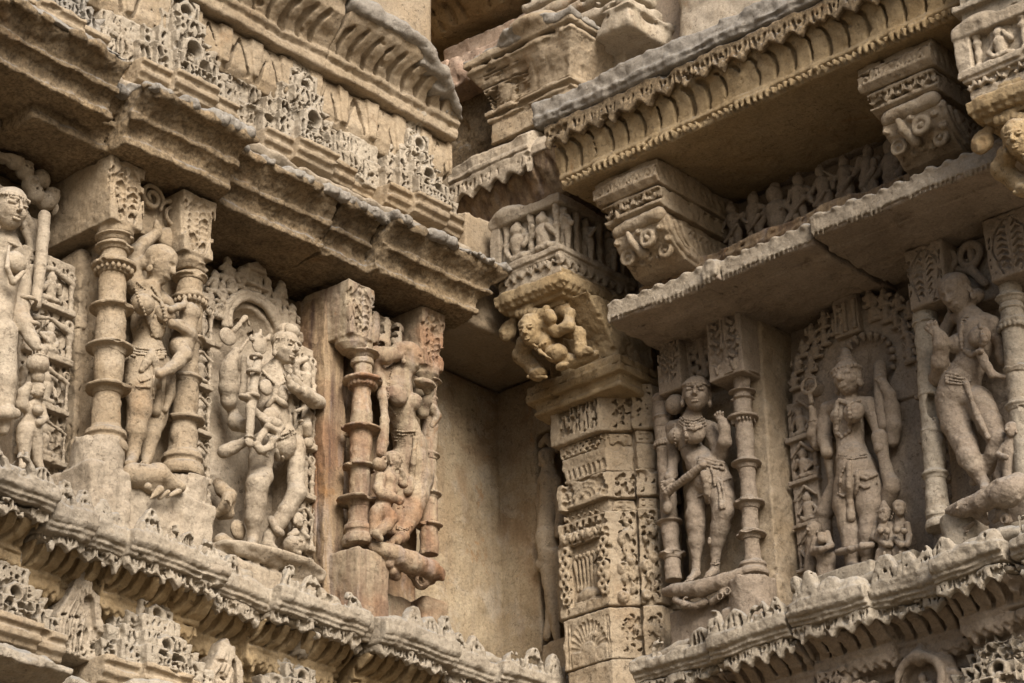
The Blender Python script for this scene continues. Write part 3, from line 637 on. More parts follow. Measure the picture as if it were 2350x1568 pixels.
# ------------------------------------------------------------------ figure carving in photo measurements
def Q(w, pt, n): return P(w, pt[0], pt[1], n)
BODY = [None]
class Fig:
    """collects rounded limbs given as (x, y, n, r) in the units of one photo crop, then carves them as one surface"""
    def __init__(s, w, crop, k=.006): s.w, s.crop, s.k, s.on = w, crop, k, None; s.ops = []; s.lo = np.full(3, 9e9); s.hi = -s.lo
    def use(s, crop): s.crop = crop; return s
    def snap(s): s.on = BODY[0]; return s          # lay what follows on the surface of the body carved just before
    def p(s, x, y, n):
        if s.on is None: return P(s.w, *s.crop(x, y)[:2], n)
        S = s.on; ns = np.arange(n+.16, n-.16, -.002); A = P(s.w, *s.crop(x, y)[:2], ns[0]); B = P(s.w, *s.crop(x, y)[:2], ns[-1])
        q = A[None]+(B-A)[None]*np.linspace(0, 1, len(ns))[:, None]; ix = np.rint((q-S.lo)/S.res).astype(int)
        ok = np.all((ix >= 0) & (ix < np.array(S.sh)), 1); ixc = np.clip(ix, 0, np.array(S.sh)-1)
        h = np.nonzero(ok & (S.keepd[ixc[:, 0], ixc[:, 1], ixc[:, 2]] < 0))[0]
        return q[max(h[0]-2, 0)] if len(h) else None
    def fine(s, pts, step=22):
        """extra points along a line so that it follows the body"""
        if s.on is None: return pts
        out = [pts[0]]
        for a, b in zip(pts[:-1], pts[1:]):
            m = max(1, int(math.hypot(b[0]-a[0], b[1]-a[1])/step))
            out += [tuple(a[i]+(b[i]-a[i])*j/m for i in range(len(a))) for j in range(1, m+1)]
        return out
    def m(s, pt, r): return r*s.crop(0, 0)[2]*pxm(s.w, pt)
    def _b(s, pt, r): s.lo = np.minimum(s.lo, pt-r); s.hi = np.maximum(s.hi, pt+r)
    def ch(s, pts, k=None, cut=False):
        pts = s.fine(pts)
        q = [s.p(*a[:3]) for a in pts]; pts = [a for a, b in zip(pts, q) if b is not None]; q = [b for b in q if b is not None]
        if len(q) < 2: return s
        r = [s.m(b, a[3]) for a, b in zip(pts, q)]
        if not cut:
            for a, b in zip(q, r): s._b(a, b)
        s.ops.append(lambda S: S.chain(q, r, s.k if k is None else k, cut)); return s
    def el(s, x, y, n, r, k=None, cut=False, rot=None):
        c = s.p(x, y, n)
        if c is None: return s
        r = [s.m(c, v) for v in (r if hasattr(r, '__len__') else (r, r, r))]
        if not cut: s._b(c, max(r))
        s.ops.append(lambda S: S.ell(c, r, rot, s.k if k is None else k, cut)); return s
    def ring(s, x, y, n, R, r, axis=1, k=.003, cut=False):
        c = P(s.w, *s.crop(x, y)[:2], n); R, r = s.m(c, R), s.m(c, r); s._b(c, R+r); s.ops.append(lambda S: S.ring(c, R, r, axis, k, cut)); return s
    def beads(s, pts, r, gap=1.7):
        """string of beads along a polyline"""
        pts = s.fine(pts, r*1.6); q = [b for b in (s.p(*a[:3]) for a in pts) if b is not None]
        if len(q) < 2: return s
        r = s.m(q[0], r)
        for i in range(len(q)-1):
            L_ = np.linalg.norm(q[i+1]-q[i]); n = max(1, int(L_/(r*gap)))
            if L_ > r*9 and s.on is not None: continue
            for j in range(n+1):
                c = q[i]+(q[i+1]-q[i])*j/max(n, 1); s._b(c, r); s.ops.append(lambda S, c=c: S.ell(c, (r, r, r), None, r*.4))
        return s
    def head(s, x, y, n, R, yaw=0, pitch=0, roll=0, hair='band', worn=.0, ears=True):
        c = s.p(x, y, n); R = s.m(c, R); yw, pt, rl = (math.radians(v) for v in (yaw, pitch, roll))
        f = np.array([math.sin(yw)*math.cos(pt), math.cos(yw)*math.cos(pt), math.sin(pt)])
        sd = np.array([math.cos(yw), -math.sin(yw), 0.0]); up = np.array([-f[2]*math.sin(yw), -f[2]*math.cos(yw), math.cos(pt)])
        sd, up = math.cos(rl)*sd+math.sin(rl)*up, -math.sin(rl)*sd+math.cos(rl)*up
        M = np.array([sd, f, up]); g = lambda u, v, w_: c+R*(u*sd+v*f+w_*up)
        s._b(c, R*2.0)
        def go(S):
            e = lambda p_, r_, k=.10, cut=False: S.ell(g(*p_), [R*q for q in r_], M, k*R, cut)
            cp = lambda p_, q_, r0, r1, k=.08, cut=False: S.cap(g(*p_), g(*q_), R*r0, R*r1, k*R, cut)
            e((0, -.06, .20), (.72, .82, .76), 0); e((0, .06, -.18), (.62, .68, .70), .2); e((0, .26, -.66), (.30, .32, .26), .25)
            if worn < .8:
                for sg in (-1, 1):
                    e((sg*.31, .80, .10), (.26, .20, .16), .06, True)
                    e((sg*.31, .655, .085), (.21, .12, .095), .02); cp((sg*.14, .75, .17), (sg*.46, .66, .16), .035, .03, .01); cp((sg*.14, .745, .015), (sg*.44, .67, .02), .025, .022, .01)
                    cp((sg*.10, .78, .27), (sg*.46, .62, .30), .06, .05)
                    cp((sg*.34, .50, -.25), (sg*.24, .54, -.30), .16, .14, .2)
                cp((0, .77, .22), (0, .95, -.18), .075, .12, .04); cp((-.11, .80, -.22), (.11, .80, -.22), .07, .07, .04)
                cp((-.22, .66, -.44), (0, .73, -.46), .05, .065, .02); cp((.22, .66, -.44), (0, .73, -.46), .05, .065, .02); cp((-.13, .67, -.58), (.13, .67, -.58), .085, .085, .02)
                cp((-.24, .72, -.495), (0, .78, -.525), .022, .03, .01, True); cp((.24, .72, -.495), (0, .78, -.525), .022, .03, .01, True); cp((-.1, .68, -.70), (.1, .68, -.70), .04, .04, .04, True)
            else:
                cp((0, .70, .16), (0, .82, -.20), .10, .14, .12); cp((-.2, .62, -.5), (.2, .62, -.5), .09, .09, .1); e((.28, .74, .1), (.2, .1, .1), .1, True); e((-.28, .74, .1), (.2, .1, .1), .1, True)
            if ears:
                for sg in (-1, 1):
                    e((sg*.70, -.08, -.08), (.10, .19, .34), .05); e((sg*.78, .02, -.04), (.06, .09, .17), .03, True)
                    e((sg*.72, -.02, -.52), (.12, .20, .20), .03)
            if hair == 'band':
                e((0, -.13, .36), (.77, .84, .66), .03)
                for q in np.linspace(-1.25, 1.25, 13): S.ell(g(.74*math.sin(q), .80*math.cos(q)-.05, .40), [R*.10]*3, None, .03*R)
            elif hair == 'cap':
                e((0, -.14, .36), (.78, .84, .68), .03)
            elif hair == 'crown':
                e((0, -.08, .40), (.76, .80, .52), .04)
                for q in np.linspace(0, 2*math.pi, 22)[:-1]: S.ell(g(.76*math.sin(q), .80*math.cos(q)-.06, .44), [R*.11]*3, None, .03*R)
                for i in range(5): e((0, -.12-.02*i, .78+.20*i), (.62-.10*i, .62-.10*i, .20), .03)
            elif hair == 'knot':
                e((0, -.12, .36), (.79, .84, .66), .03)
                for q in np.linspace(-1.5, 1.5, 15): S.ell(g(.77*math.sin(q), .80*math.cos(q)-.06, .34), [R*.12]*3, None, .03*R)
                e((.15, -.20, 1.02), (.72, .70, .52), .05)
                for i in range(4): S.ring(g(.15, .10, 1.02), R*(.18+.14*i), R*.035, 1, .02*R, True)
        s.ops.append(go); return s
    def hand(s, x, y, n, r, ang=90, spread=12, curl=.0, thumb=1, nn=0.0):
        """palm and five separate unequal fingers; ang = direction of the fingers in the photo, degrees above +x"""
        t = math.radians(ang); ux, uy = math.cos(t), -math.sin(t); vx, vy = -uy, ux
        s.ch([(x, y, n, r*.62), (x+ux*r*.7, y+uy*r*.7, n+.002, r*.68)])
        for i, L_ in enumerate((1.15, 1.4, 1.3, .95)):
            o = (i-1.5)*.40; th = math.radians(ang+(1.5-i)*spread); fx, fy = math.cos(th), -math.sin(th)
            bx, by = x+ux*r*1.15+vx*r*o, y+uy*r*1.15+vy*r*o
            mx, my = bx+fx*r*L_*.55, by+fy*r*L_*.55
            s.ch([(bx, by, n+.004, r*.21), (mx, my, n+.010+nn, r*.20), (mx+fx*r*L_*.45*(1-curl)+vx*r*.3*curl, my+fy*r*L_*.45*(1-curl), n+.008-.02*curl+nn*2, r*.17)], k=.0015)
        th = math.radians(ang+thumb*58); fx, fy = math.cos(th), -math.sin(th)
        s.ch([(x+ux*r*.3-thumb*vx*r*.5, y+uy*r*.3-thumb*vy*r*.5, n+.006, r*.26), (x+ux*r*.6+fx*r*.75, y+uy*r*.6+fy*r*.75, n+.014, r*.2)], k=.003)
        return s
    def build(s, name, mat, parent, res=.0032, amp=.0011, cell=.005, amp2=.0016, cell2=.02, pre=None, clip=None):
        S = Sculpt(s.w, s.lo-.004, s.hi+.004, res); S.k = s.k
        for o in s.ops: o(S)
        if clip is not None: S.clip(*clip)
        o = S.build(name, mat, parent, amp=amp, cell=cell, amp2=amp2, cell2=cell2, keep=name == 'body', chips=0 if name == 'body' else .3)
        if name == 'body': BODY[0] = S
        return o

def mini(s, p, h, rr, seated=None, k=.004, fat=1.0):
    """tiny worn relief figure, h metres tall, standing at p in the wall frame"""
    a, n, z = p; u = h/7.0; cap0, ell0 = s.cap, s.ell
    class s:                                 # thicker limbs for the stockier figures
        cap = staticmethod(lambda p0, p1, r0, r1, k_: cap0(p0, p1, r0*fat, r1*fat, k_)); ell = staticmethod(lambda c_, r_, ro, k_: ell0(c_, [v*(1+(fat-1)*.6) for v in r_], ro, k_))
    sw = rr.uniform(-.5, .5)*u; seated = rr.random() < .5 if seated is None else seated
    if seated:
        u = h/5.0; s.cap((a-1.5*u, n, z+.45*u), (a+1.0*u, n+.4*u, z+.5*u), .5*u, .45*u, k); s.cap((a+1.5*u, n, z+.5*u), (a-.5*u, n+.5*u, z+.45*u), .5*u, .4*u, k)
        s.cap((a, n, z+.8*u), (a+sw*.4, n+.1*u, z+2.6*u), .75*u, .95*u, k); hz = z+4.0*u; hx = a+sw*.5; sh = z+3.0*u
    else:
        s.cap((a-.55*u, n, z+.1*u), (a-.5*u+sw, n+.1*u, z+3.2*u), .38*u, .62*u, k); s.cap((a+.6*u, n, z+.1*u), (a+.5*u+sw, n+.1*u, z+3.2*u), .38*u, .62*u, k)
        s.cap((a+sw, n, z+3.2*u), (a+sw*.2, n+.1*u, z+5.0*u), .8*u, .9*u, k); hz = z+6.3*u; hx = a-sw*.3; sh = z+5.2*u
    s.ell((hx, n+.25*u, hz), (.72*u, .75*u, .85*u), None, k); s.ell((hx, n+.1*u, hz+.75*u), (.45*u, .45*u, .5*u), None, k)
    for sg in (-1, 1):
        ex, ez = a+sg*(1.5+.4*rr.random())*u, sh-1.5*u+rr.random()*1.4*u
        s.cap((a+sg*.8*u, n, sh), (ex, n+.2*u, ez), .38*u, .34*u, k); s.cap((ex, n+.2*u, ez), (ex-sg*(.2+.9*rr.random())*u, n+.7*u, ez+rr.choice((-1, 1))*1.1*u), .33*u, .28*u, k)

# ------------------------------------------------------------------ right canopy over the statues
def canopy(a0, a1, nf, zb, label, step=None, seed=1):
    t = thing('canopy_slab', label, 'canopy', 'R', ((a0+a1)/2, .3, zb), group='scalloped canopy slabs on the right wall')
    rr = random.Random(seed)
    s = Sculpt('R', (a0, -.15, zb-.03), (a1, nf+.05, zb+.22), .006)
    segs = [(a0, a1, 0.0)] if step is None else [(a0, step, 0.0), (step, step+.07, .022), (step+.07, a1, -.004)]
    for b0, b1, off in segs:
        s.prof([(-.15, zb), (nf-.012+off, zb), (nf-.004+off, zb+.004), (nf+off, zb+.014), (nf+off, zb+.074), (nf-.02+off, zb+.082), (nf-.09+off, zb+.112), (.02, zb+.20), (-.15, zb+.20)], b0, b1, .003)
    s.box((a0, .0, zb-.012), (a1, nf-.10, zb+.01), .006)
    s.wobble(.003, .0025, .8, 4); s.build('soffit_slab', GREY, t, amp2=.003)
    s = Sculpt('R', (a0, nf-.1, zb-.02), (a1, nf+.05, zb+.12), .005)
    for b0, b1, off in segs:
        s.box((b0, nf-.03+off, zb+.012), (b1, nf+.008+off, zb+.080), .006)
        x = b0+.01
        while x < b1-.02:
            s.ell((x+.028, nf-.030+off, zb+.078), (.026, .045, .012+.006*rr.random()), k=.010); x += .064+rr.random()*.006
        x = b0+.006
        while x < b1-.01: s.cap((x, nf-.004+off, zb+.004), (x+.006, nf+.004+off, zb+.016), .0062, k=.002); x += .0205
    s.wobble(.003, .0025, .8, 4); s.build('scalloped_edge', stone('canopy_grey_sandstone', (.40, .33, .245), (.47, .40, .31), och=.1, lichen=.8) if seed == 1 else bpy.data.materials['canopy_grey_sandstone'], t, amp=.002, cell=.005)
    return t
CZ = 5.952
canopy(.935, 1.875, .435, CZ, 'left canopy slab with a scalloped grey edge over the woman holding a club', step=1.40, seed=1)
canopy(1.885, 3.1, .455, CZ+.012, 'right canopy slab with a scalloped grey edge over the crowned central statue', seed=2)
# upper roll moulding on the canopy, at the dancers' feet
s = Sculpt('R', (.95, -.05, 6.10), (3.0, .30, 6.27), .007)
s.prof([(-.05, 6.12), (.25, 6.12), (.27, 6.15), (.24, 6.185), (.14, 6.19), (.12, 6.235), (.08, 6.25), (-.05, 6.25)], .96, 3.0, .006)
for i, x in enumerate(np.arange(1.0, 2.95, .07)): s.cap((x, .262, 6.15), (x+.03, .268, 6.175), .010, .008, k=.008); s.ell((x, .22, 6.185), (.05, .04, .012), k=.02)
one(s.build('roll_course', REDC, amp2=.005), 'dark lumpy roll course lying on the canopy below the dancers', 'course')
# dancers
t = thing('dancer_frieze', 'row of small worn dancing figures in the deep shade between the two big brackets', 'frieze', 'R', (1.65, .05, 6.25))
rr = random.Random(77)
for i, x in enumerate(np.linspace(1.29, 2.13, 9)):
    s = Sculpt('R', (x-.10, -.02, 6.22), (x+.10, .19, 6.51), .0042)
    mini(s, (x, .085, 6.24), .225, rr, seated=(i in (2, 7)), k=.0025, fat=1.08); s.cap((x+.045, .05, 6.25), (x+.055, .06, 6.40), .014, .010, k=.004); s.ell((x-.045, .06, 6.27), (.02, .02, .035), k=.004); s.cap((x-.03, .10, 6.31), (x+.04, .12, 6.35), .012, .010, k=.003)
    o = s.build('dancer', GREY, t, amp=.0015, cell=.005)

# ------------------------------------------------------------------ big scroll brackets
def bracket(a0, a1, label):
    t = thing('scroll_bracket', label, 'bracket', 'R', ((a0+a1)/2, .25, 6.13), group='big scroll brackets under the great cornice')
    rr = random.Random(int(a0*100)); m = (a0+a1)/2; w_ = a1-a0
    s = Sculpt('R', (a0-.01, -.02, 6.40), (a1+.01, .55, 6.53), .0045)
    s.prof([(-.02, 6.515), (.505, 6.515), (.505, 6.49), (.520, 6.485), (.522, 6.435), (.50, 6.412), (-.02, 6.408)], a0, a1, .004)
    x = a0+.02
    while x < a1-.02:
        s.chain([(x, .524, 6.445), (x+.006, .526, 6.462), (x+.018, .524, 6.475)], [.005, .008, .005], cut=True); s.ell((x+.021, .524, 6.448), (.008, .012, .006), cut=True); s.cap((x+.030, .524, 6.470), (x+.034, .524, 6.450), .0055, cut=True); x += .046
    y = .05
    while y < .5: s.chain([(a1+.002, y, 6.445), (a1+.004, y+.008, 6.465), (a1+.002, y+.02, 6.475)], .006, cut=True); y += .04
    if a0 > 2: s.crack((a0, .52, 6.475), (a1, .52, 6.488), 3, .003, .06); s.crack((a1, .50, 6.488), (a1, .1, 6.47), 4, .003, .05, ax=0); s.crack((a0+.1, .52, 6.50), (a0+.11, .52, 6.48), 5, .003, .05)
    s.build('abacus', BUFF, t, amp2=.003)
    s = Sculpt('R', (a0, -.02, 6.32), (a1, .53, 6.42), .0045); b0, b1 = a0+.022, a1-.012
    s.prof([(-.02, 6.412), (.488, 6.412), (.496, 6.405), (.494, 6.396), (-.02, 6.396)], b0, b1, .002); s.box((b0, -.02, 6.34), (b1, .462, 6.40), .004)
    teeth(s, b0, b1, 6.400, .462, .492, .050, .048, rr=rr)
    s.prof([(-.02, 6.362), (.468, 6.362), (.485, 6.354), (.484, 6.342), (.455, 6.330), (-.02, 6.328)], b0, b1, .005)
    s.build('toothed_band', BUFF, t)
    s = Sculpt('R', (a0, -.02, 6.27), (a1, .52, 6.35), .0045); b0, b1 = a0+.045, a1-.025
    s.cap((b0+.03, .445, 6.308), (b1-.02, .455, 6.308), .030); s.box((b0+.01, -.02, 6.285), (b1-.01, .43, 6.335), .01)
    s.build('roll', BUFF, t)
    s = Sculpt('R', (a0, -.02, 6.06), (a1, .50, 6.31), .0042); b0, b1 = a0+.052, a1-.022
    pr = [(-.02, 6.30), (.452, 6.30), (.455, 6.275), (.44, 6.24), (.41, 6.205), (.37, 6.175), (.335, 6.155), (.28, 6.148), (.10, 6.135), (-.02, 6.10)]
    s.prof(pr, b0, b1, .006)
    fx = lambda z: float(np.interp(z, [6.155, 6.175, 6.205, 6.24, 6.275], [.335, .37, .41, .44, .455]))
    for (u, z, R) in ((.16, 6.205, .032), (.64, 6.236, .034), (.82, 6.188, .027)):
        x = b0+u*(b1-b0); n_ = fx(z); s.ell((x, n_, z), (R*1.1, .018, R*1.1), k=.006); s.ring((x, n_+.012, z-.004), R*.85, .009, 1, k=.002); s.ring((x, n_+.016, z-.004), R*.42, .006, 1, cut=True); s.ell((x, n_+.010, z-.004), (.008, .014, .008))
    x = b0+.36*(b1-b0); s.chain([(x-.012, .462, 6.275), (x+.0, .455, 6.235), (x+.022, .415, 6.195)], [.012, .016, .020], k=.004)
    for q_, (u, z) in enumerate(((.05, 6.26), (.08, 6.17), (.30, 6.18), (.46, 6.185), (.50, 6.27), (.88, 6.255), (.62, 6.178), (.93, 6.215))): s.ell((b0+u*(b1-b0), fx(z), z), (.016, .014, .012), k=.004); s.cap((b0+u*(b1-b0)+.008, fx(z)+.012, z), (b0+u*(b1-b0)+.012, fx(z)+.012, z+.012), .0045, cut=True)
    for q in np.linspace(.1, 3.0, 9): s.cap((m+.03*math.cos(q), .27+.02*math.sin(q), 6.140), (m+.10*math.cos(q), .20+.10*math.sin(q), 6.138), .006, cut=True)
    for off in (.0, .045, .085):
        s.chain([(b1+.003, .44-off, 6.29), (b1+.004, .425-off, 6.25), (b1+.004, .385-off, 6.21), (b1+.003, .325-off, 6.18), (b1, .25-off, 6.17)], .011 if off != .045 else .008, k=.003)
    for i in range(7): s.chain([(b1+.002, .06+.035*i, 6.26-.006*i), (b1+.002, .075+.035*i, 6.285), (b1+.002, .09+.035*i, 6.27)], .006, cut=True)
    s.build('scroll_body', BUFF, t, amp2=.002)
    return t
bracket(.945, 1.262, 'big carved scroll bracket nearest the corner, well lit, beside the dwarf capital')
bracket(2.165, 2.478, 'big carved scroll bracket at the upper right with a cracked top band, half in shade')

# ------------------------------------------------------------------ small figure panel over the dwarf capital, dwarf capital, pillar
def figure_panel(a0, a1, nf, z0, z1, back, label, seed):
    t = thing('figure_panel', label, 'carved block', 'R', ((a0+a1)/2, nf, z0), group='figure panels on top of the dwarf capitals')
    rr = random.Random(seed)
    pl = lambda e: [(a0-e, back), (a0-e, nf+e), (a1+e, nf+e), (a1+e, back)]
    s = Sculpt('R', (a0-.05, back, z0-.06), (a1+.05, nf+.05, z1+.07), .005)
    s.plan(pl(-.032), z0-.04, z1+.01, .003); s.plan(pl(.006), z0-.005, z0+.022, .005); s.plan(pl(-.004), z0-.02, z0, .003); s.plan(pl(.006), z1-.028, z1+.015, .006); s.ell((a0+.08, nf-.03, z1+.02), (.09, .05, .035), k=.03)
    s.box((a0-.004, back, z0), (a0+.05, nf+.002, z1), .004)
    s.build('frame', PALE, t)
    s = Sculpt('R', (a0-.03, back, z0-.02), (a1+.06, nf+.05, z1+.01), .004); h = z1-z0-.05
    for i, x in enumerate(np.linspace(a0+.07, a1-.03, 5)):
        if i % 2 == 0:
            s.lathe(x, nf-.018, [(.016, z0+.015), (.016, z0+.03), (.010, z0+.04), (.013, z0+.07), (.010, z0+.10), (.016, z0+.115), (.010, z0+.13), (.017, z1-.035), (.019, z1-.02)])
        else:
            mini(s, (x, nf-.02, z0+.02), h*.98, rr, True, k=.004); s.ell((x, nf-.034, z0+.12), (.05, .02, .06), k=.01)
    for i, y in enumerate(np.linspace(nf-.05, back+.06, 6)):
        if i % 2: s.lathe(a1-.016, y, [(.016, z0+.015), (.010, z0+.04), (.013, z0+.08), (.010, z0+.12), (.017, z1-.035), (.019, z1-.02)])
        else: mini(s, (a1-.018, y, z0+.02), h, rr, False, k=.004)
    s.build('seated_figures', PALE, t, amp=.0013, cell=.004, amp2=.001)
    s = Sculpt('R', (a0-.03, back, z0-.09), (a1+.04, nf+.03, z0+.005), .0045)
    teeth(s, a0+.005, a1, z0-.006, nf-.03, nf-.006, .044, .05, rr=rr)
    y = back+.02
    while y < nf-.03:
        s.prof([(y, z0-.006), (y+.044, z0-.006), (y+.044, z0-.026), (y+.022, z0-.056), (y, z0-.026)], a1-.03, a1-.006, .003); y += .044
    s.plan(pl(-.035), z0-.055, z0, .003); s.plan(pl(-.02), z0-.085, z0-.05, .006)
    s.build('hanging_teeth', PALE, t)
figure_panel(.395, .752, .475, 6.325, 6.555, .02, 'pale block with small seated gods between pillars, above the dwarf capital', 3)
figure_panel(2.665, 3.12, .665, 6.20, 6.375, .10, 'pale block of standing and seated small figures at the top right edge', 8)

t = thing('upper_course', 'carved leaf course above the small figures at the top right edge', 'course', 'R', (2.9, .6, 6.4))
s = Sculpt('R', (2.66, .1, 6.39), (3.12, .72, 6.75), .005); s.box((2.69, .1, 6.39), (3.1, .665, 6.56), .004); s.box((2.67, .1, 6.44), (3.1, .69, 6.47), .004); s.box((2.66, .1, 6.55), (3.1, .70, 6.60), .006); s.box((2.68, .1, 6.6), (3.1, .66, 6.74), .006)
for x in np.arange(2.71, 3.1, .05):
    for z in (6.485, 6.62): s.cap((x, .665, z), (x+.006, .665, z+.045), .008, cut=True); s.ell((x+.025, .665, z+.025), (.01, .014, .012), cut=True)
s.build('leaf_band', LATT, t)
t = thing('dwarf_capital', 'ochre corner capital with a squat big-bellied dwarf holding up the block above', 'capital', 'R', (.61, .2, 5.80))
s = Sculpt('R', (.38, .0, 6.11), (.80, .52, 6.27), .005)
ab = lambda e: [(.405-e, .05), (.405-e, .478+e), (.765+e, .478+e), (.765+e, .05)]
s.plan(ab(-.11), 6.10, 6.25, .003); s.plan(ab(-.03), 6.225, 6.26, .003); s.plan(ab(0), 6.185, 6.23, .006)
for i in range(4): s.plan(ab(-.012-.028*i), 6.185-.018*(i+1), 6.19-.018*i, .008, k=.012)
for x in np.arange(.43, .76, .034): s.cap((x, .485, 6.19), (x+.02, .43, 6.135), .006, cut=True)
for y in np.arange(.10, .46, .034): s.cap((.772, y, 6.19), (.71, y+.01, 6.135), .006, cut=True)
s.build('abacus', OCHR, t, amp2=.003)
f = Fig('R', c7, k=.009)
f.el(330, 800, .37, (120, 110, 90)).el(395, 890, .40, (92, 80, 78)).ch([(280, 770, .40, 70), (330, 830, .41, 70)]).el(402, 905, .452, 12, k=.003, cut=True)
f.head(215, 740, .44, 112, yaw=12, pitch=-16, hair='cap', worn=.5, ears=True)
for i in range(7): f.el(130+30*i, 610-14*abs(i-3)*-.2, .43, (24, 24, 30), k=.004)
f.el(210, 590, .41, (85, 60, 36)).el(52, 745, .40, (72, 36, 66)).el(40, 735, .425, (34, 22, 34), k=.003, cut=True).ch([(95, 665, .40, 26), (60, 690, .40, 24)])
f.ch([(300, 700, .39, 58), (400, 745, .42, 54), (480, 710, .42, 50)]).ch([(480, 715, .40, 54), (480, 620, .385, 52), (420, 585, .38, 60)]).ch([(300, 650, .42, 44), (330, 590, .43, 40)]).el(355, 640, .44, (58, 50, 72)).el(430, 590, .37, (86, 60, 70))
for i in range(4): f.ch([(318+16*i, 600, .478, 8), (322+16*i, 660, .480, 8)], k=.002)
f.ch([(455, 740, .36, 58), (545, 760, .37, 60), (565, 860, .365, 54), (560, 885, .37, 44), (625, 880, .36, 34)]).ch([(560, 890, .375, 20), (640, 895, .37, 14)], k=.002)
f.ch([(180, 830, .40, 56), (150, 905, .38, 52), (225, 985, .36, 50), (272, 1040, .37, 56)]).el(265, 1035, .39, (72, 52, 42)); f.ch([(200, 1060, .40, 14), (320, 1060, .40, 14)], k=.002)
f.ch([(440, 940, .36, 62), (520, 950, .35, 54), (650, 905, .33, 50)]).el(430, 985, .38, (58, 50, 36)).ch([(395, 1000, .405, 12), (400, 960, .405, 12)], k=.002)
f.ch([(250, 860, .43, 14), (330, 920, .455, 14), (430, 960, .44, 14)], k=.003).beads([(190, 810, .43), (260, 850, .445), (340, 810, .44), (370, 750, .43)], 12)
f.build('dwarf', OCHR, t, res=.0035, amp=.002, cell=.005, amp2=.003, cell2=.02, clip=((None, .05, None), (None, None, None)))
s = Sculpt('R', (.33, -.05, 5.62), (.95, .42, 6.16), .0055)
sb = lambda e: [(.42-e, -.05), (.42-e, .235+e), (.82+e, .235+e), (.82+e, -.05)]
s.plan(sb(-.03), 5.908, 6.16, .01); s.prof([(0, 5.908), (.235, 5.908), (.26, 5.998), (.33, 6.08), (.40, 6.16), (0, 6.16)], .53, .81, .008); s.flake(.004, .02, .3)
s.plan(sb(.035), 5.883, 5.923, .006, k=.01); s.plan(sb(.04), 5.848, 5.886, .005); s.plan(sb(.012), 5.813, 5.848, .006, k=.01); s.plan(sb(.018), 5.796, 5.816, .005)
for x in np.arange(.40, .86, .021): s.cap((x, .282, 5.854), (x-.012, .282, 5.880), .0045, cut=True); s.cap((x, .258, 5.796), (x-.012, .258, 5.813), .004, cut=True)
for y in np.arange(.0, .26, .021): s.cap((.866, y, 5.854), (.866, y+.012, 5.880), .0045, cut=True)
s.build('plinth', OCHR, t, amp2=.003)

dwarf_top = [o for o in t.children if o.name.split('.')[0] in ('abacus', 'dwarf')]
t2_ = t.copy(); C.collection.objects.link(t2_); t2_.location = t.location+Vector((-.19, -2.27, -.128)); t2_['label'] = 'capital with a squat dwarf mostly cut off by the right edge, under the figure block'
for o in dwarf_top: q_ = o.copy(); C.collection.objects.link(q_); q_.parent = t2_
for o in (t, t2_): o['group'] = 'capitals carried by squat dwarfs'
def foliage(s, f, U, V, rr, step=.026, r=.0046, deep=.014):
    """running leaf carving: crescents and drill holes cut into a face; f(u, v) gives point and outward normal"""
    nu, nv = max(1, int(U/step)), max(1, int(V/step))
    for i in range(nu):
        for j in range(nv):
            u, v = U*(i+.5)/nu+rr.uniform(-.2, .2)*step, V*(j+.5)/nv+rr.uniform(-.2, .2)*step; th = (1 if (i+j) % 2 else -1)*(.8+rr.uniform(-.4, .4)); R = step*.40
            if rr.random() < .22: p_, n_ = f(u, v); s.cap(p_-n_*deep, p_+n_*.01, r*1.1, cut=True); continue
            for d_ in np.arange(0, deep, r):
                pts = []
                for q in np.linspace(-1.1, 1.1, 5): p_, n_ = f(u+R*math.cos(q+th), v+R*1.25*math.sin(q+th)); pts.append(p_-n_*d_)
                s.chain(pts, [r*.6, r, r*1.15, r, r*.6], cut=True)
def face_n(a0, z0, nf): return lambda u, v: (np.array([a0+u, nf, z0+v]), np.array([0, 1., 0]))
def face_d(p0, p1, z0, out):
    d = (p1-p0)/np.linalg.norm(p1-p0); nr = np.array([-d[1], d[0], 0.0]); nr = nr if nr[1] > 0 else -nr
    return lambda u, v: (np.array([p0[0]+d[0]*u, p0[1]+d[1]*u, z0+v])+nr*out, nr)
t = thing('carved_pillar', 'square corner pillar covered in bands of foliage, a vase panel and a fan motif', 'pillar', 'R', (.62, .1, 4.6))
def zz(y, n=.2): return Q('R', BR(360, y), n)[2]+(.02 if y < 310 else 0)
core = lambda e: [(.478-e, -.06), (.478-e, .2+e), (.700, .2+e), (.712, .185+e), (.722, .172+e), (.776+e*.7, .118+e*.7), (.768+e*.5, .10), (.800, .128+e*.8), (.850+e*.7, .080+e*.7), (.85+e, -.06)]
s = Sculpt('R', (.45, -.06, 4.45), (.90, .24, 5.72), .005); s.plan(core(-.018), 4.45, 5.70, .003); s.plan(core(0), 4.45, zz(1500), .006); s.build('shaft', BUFF, t, amp2=.003)
def band(name, y0, y1, e, carve, mat=BUFF):
    z1, z0 = zz(y0), zz(y1); s = Sculpt('R', (.43, -.06, z0-.01), (.90, .27, z1+.01), .0042); s.plan(core(e), z0, z1, .006); carve(s, z0, z1, .2+e); s.build(name, mat, t, amp=.0016, cell=.005)
rr = random.Random(6)
def diag(s, z0, z1, fn):
    for (p0, p1) in (((.722, .172), (.776, .118)), ((.80, .128), (.85, .080))): fn(s, np.array(p0), np.array(p1), z0, z1)
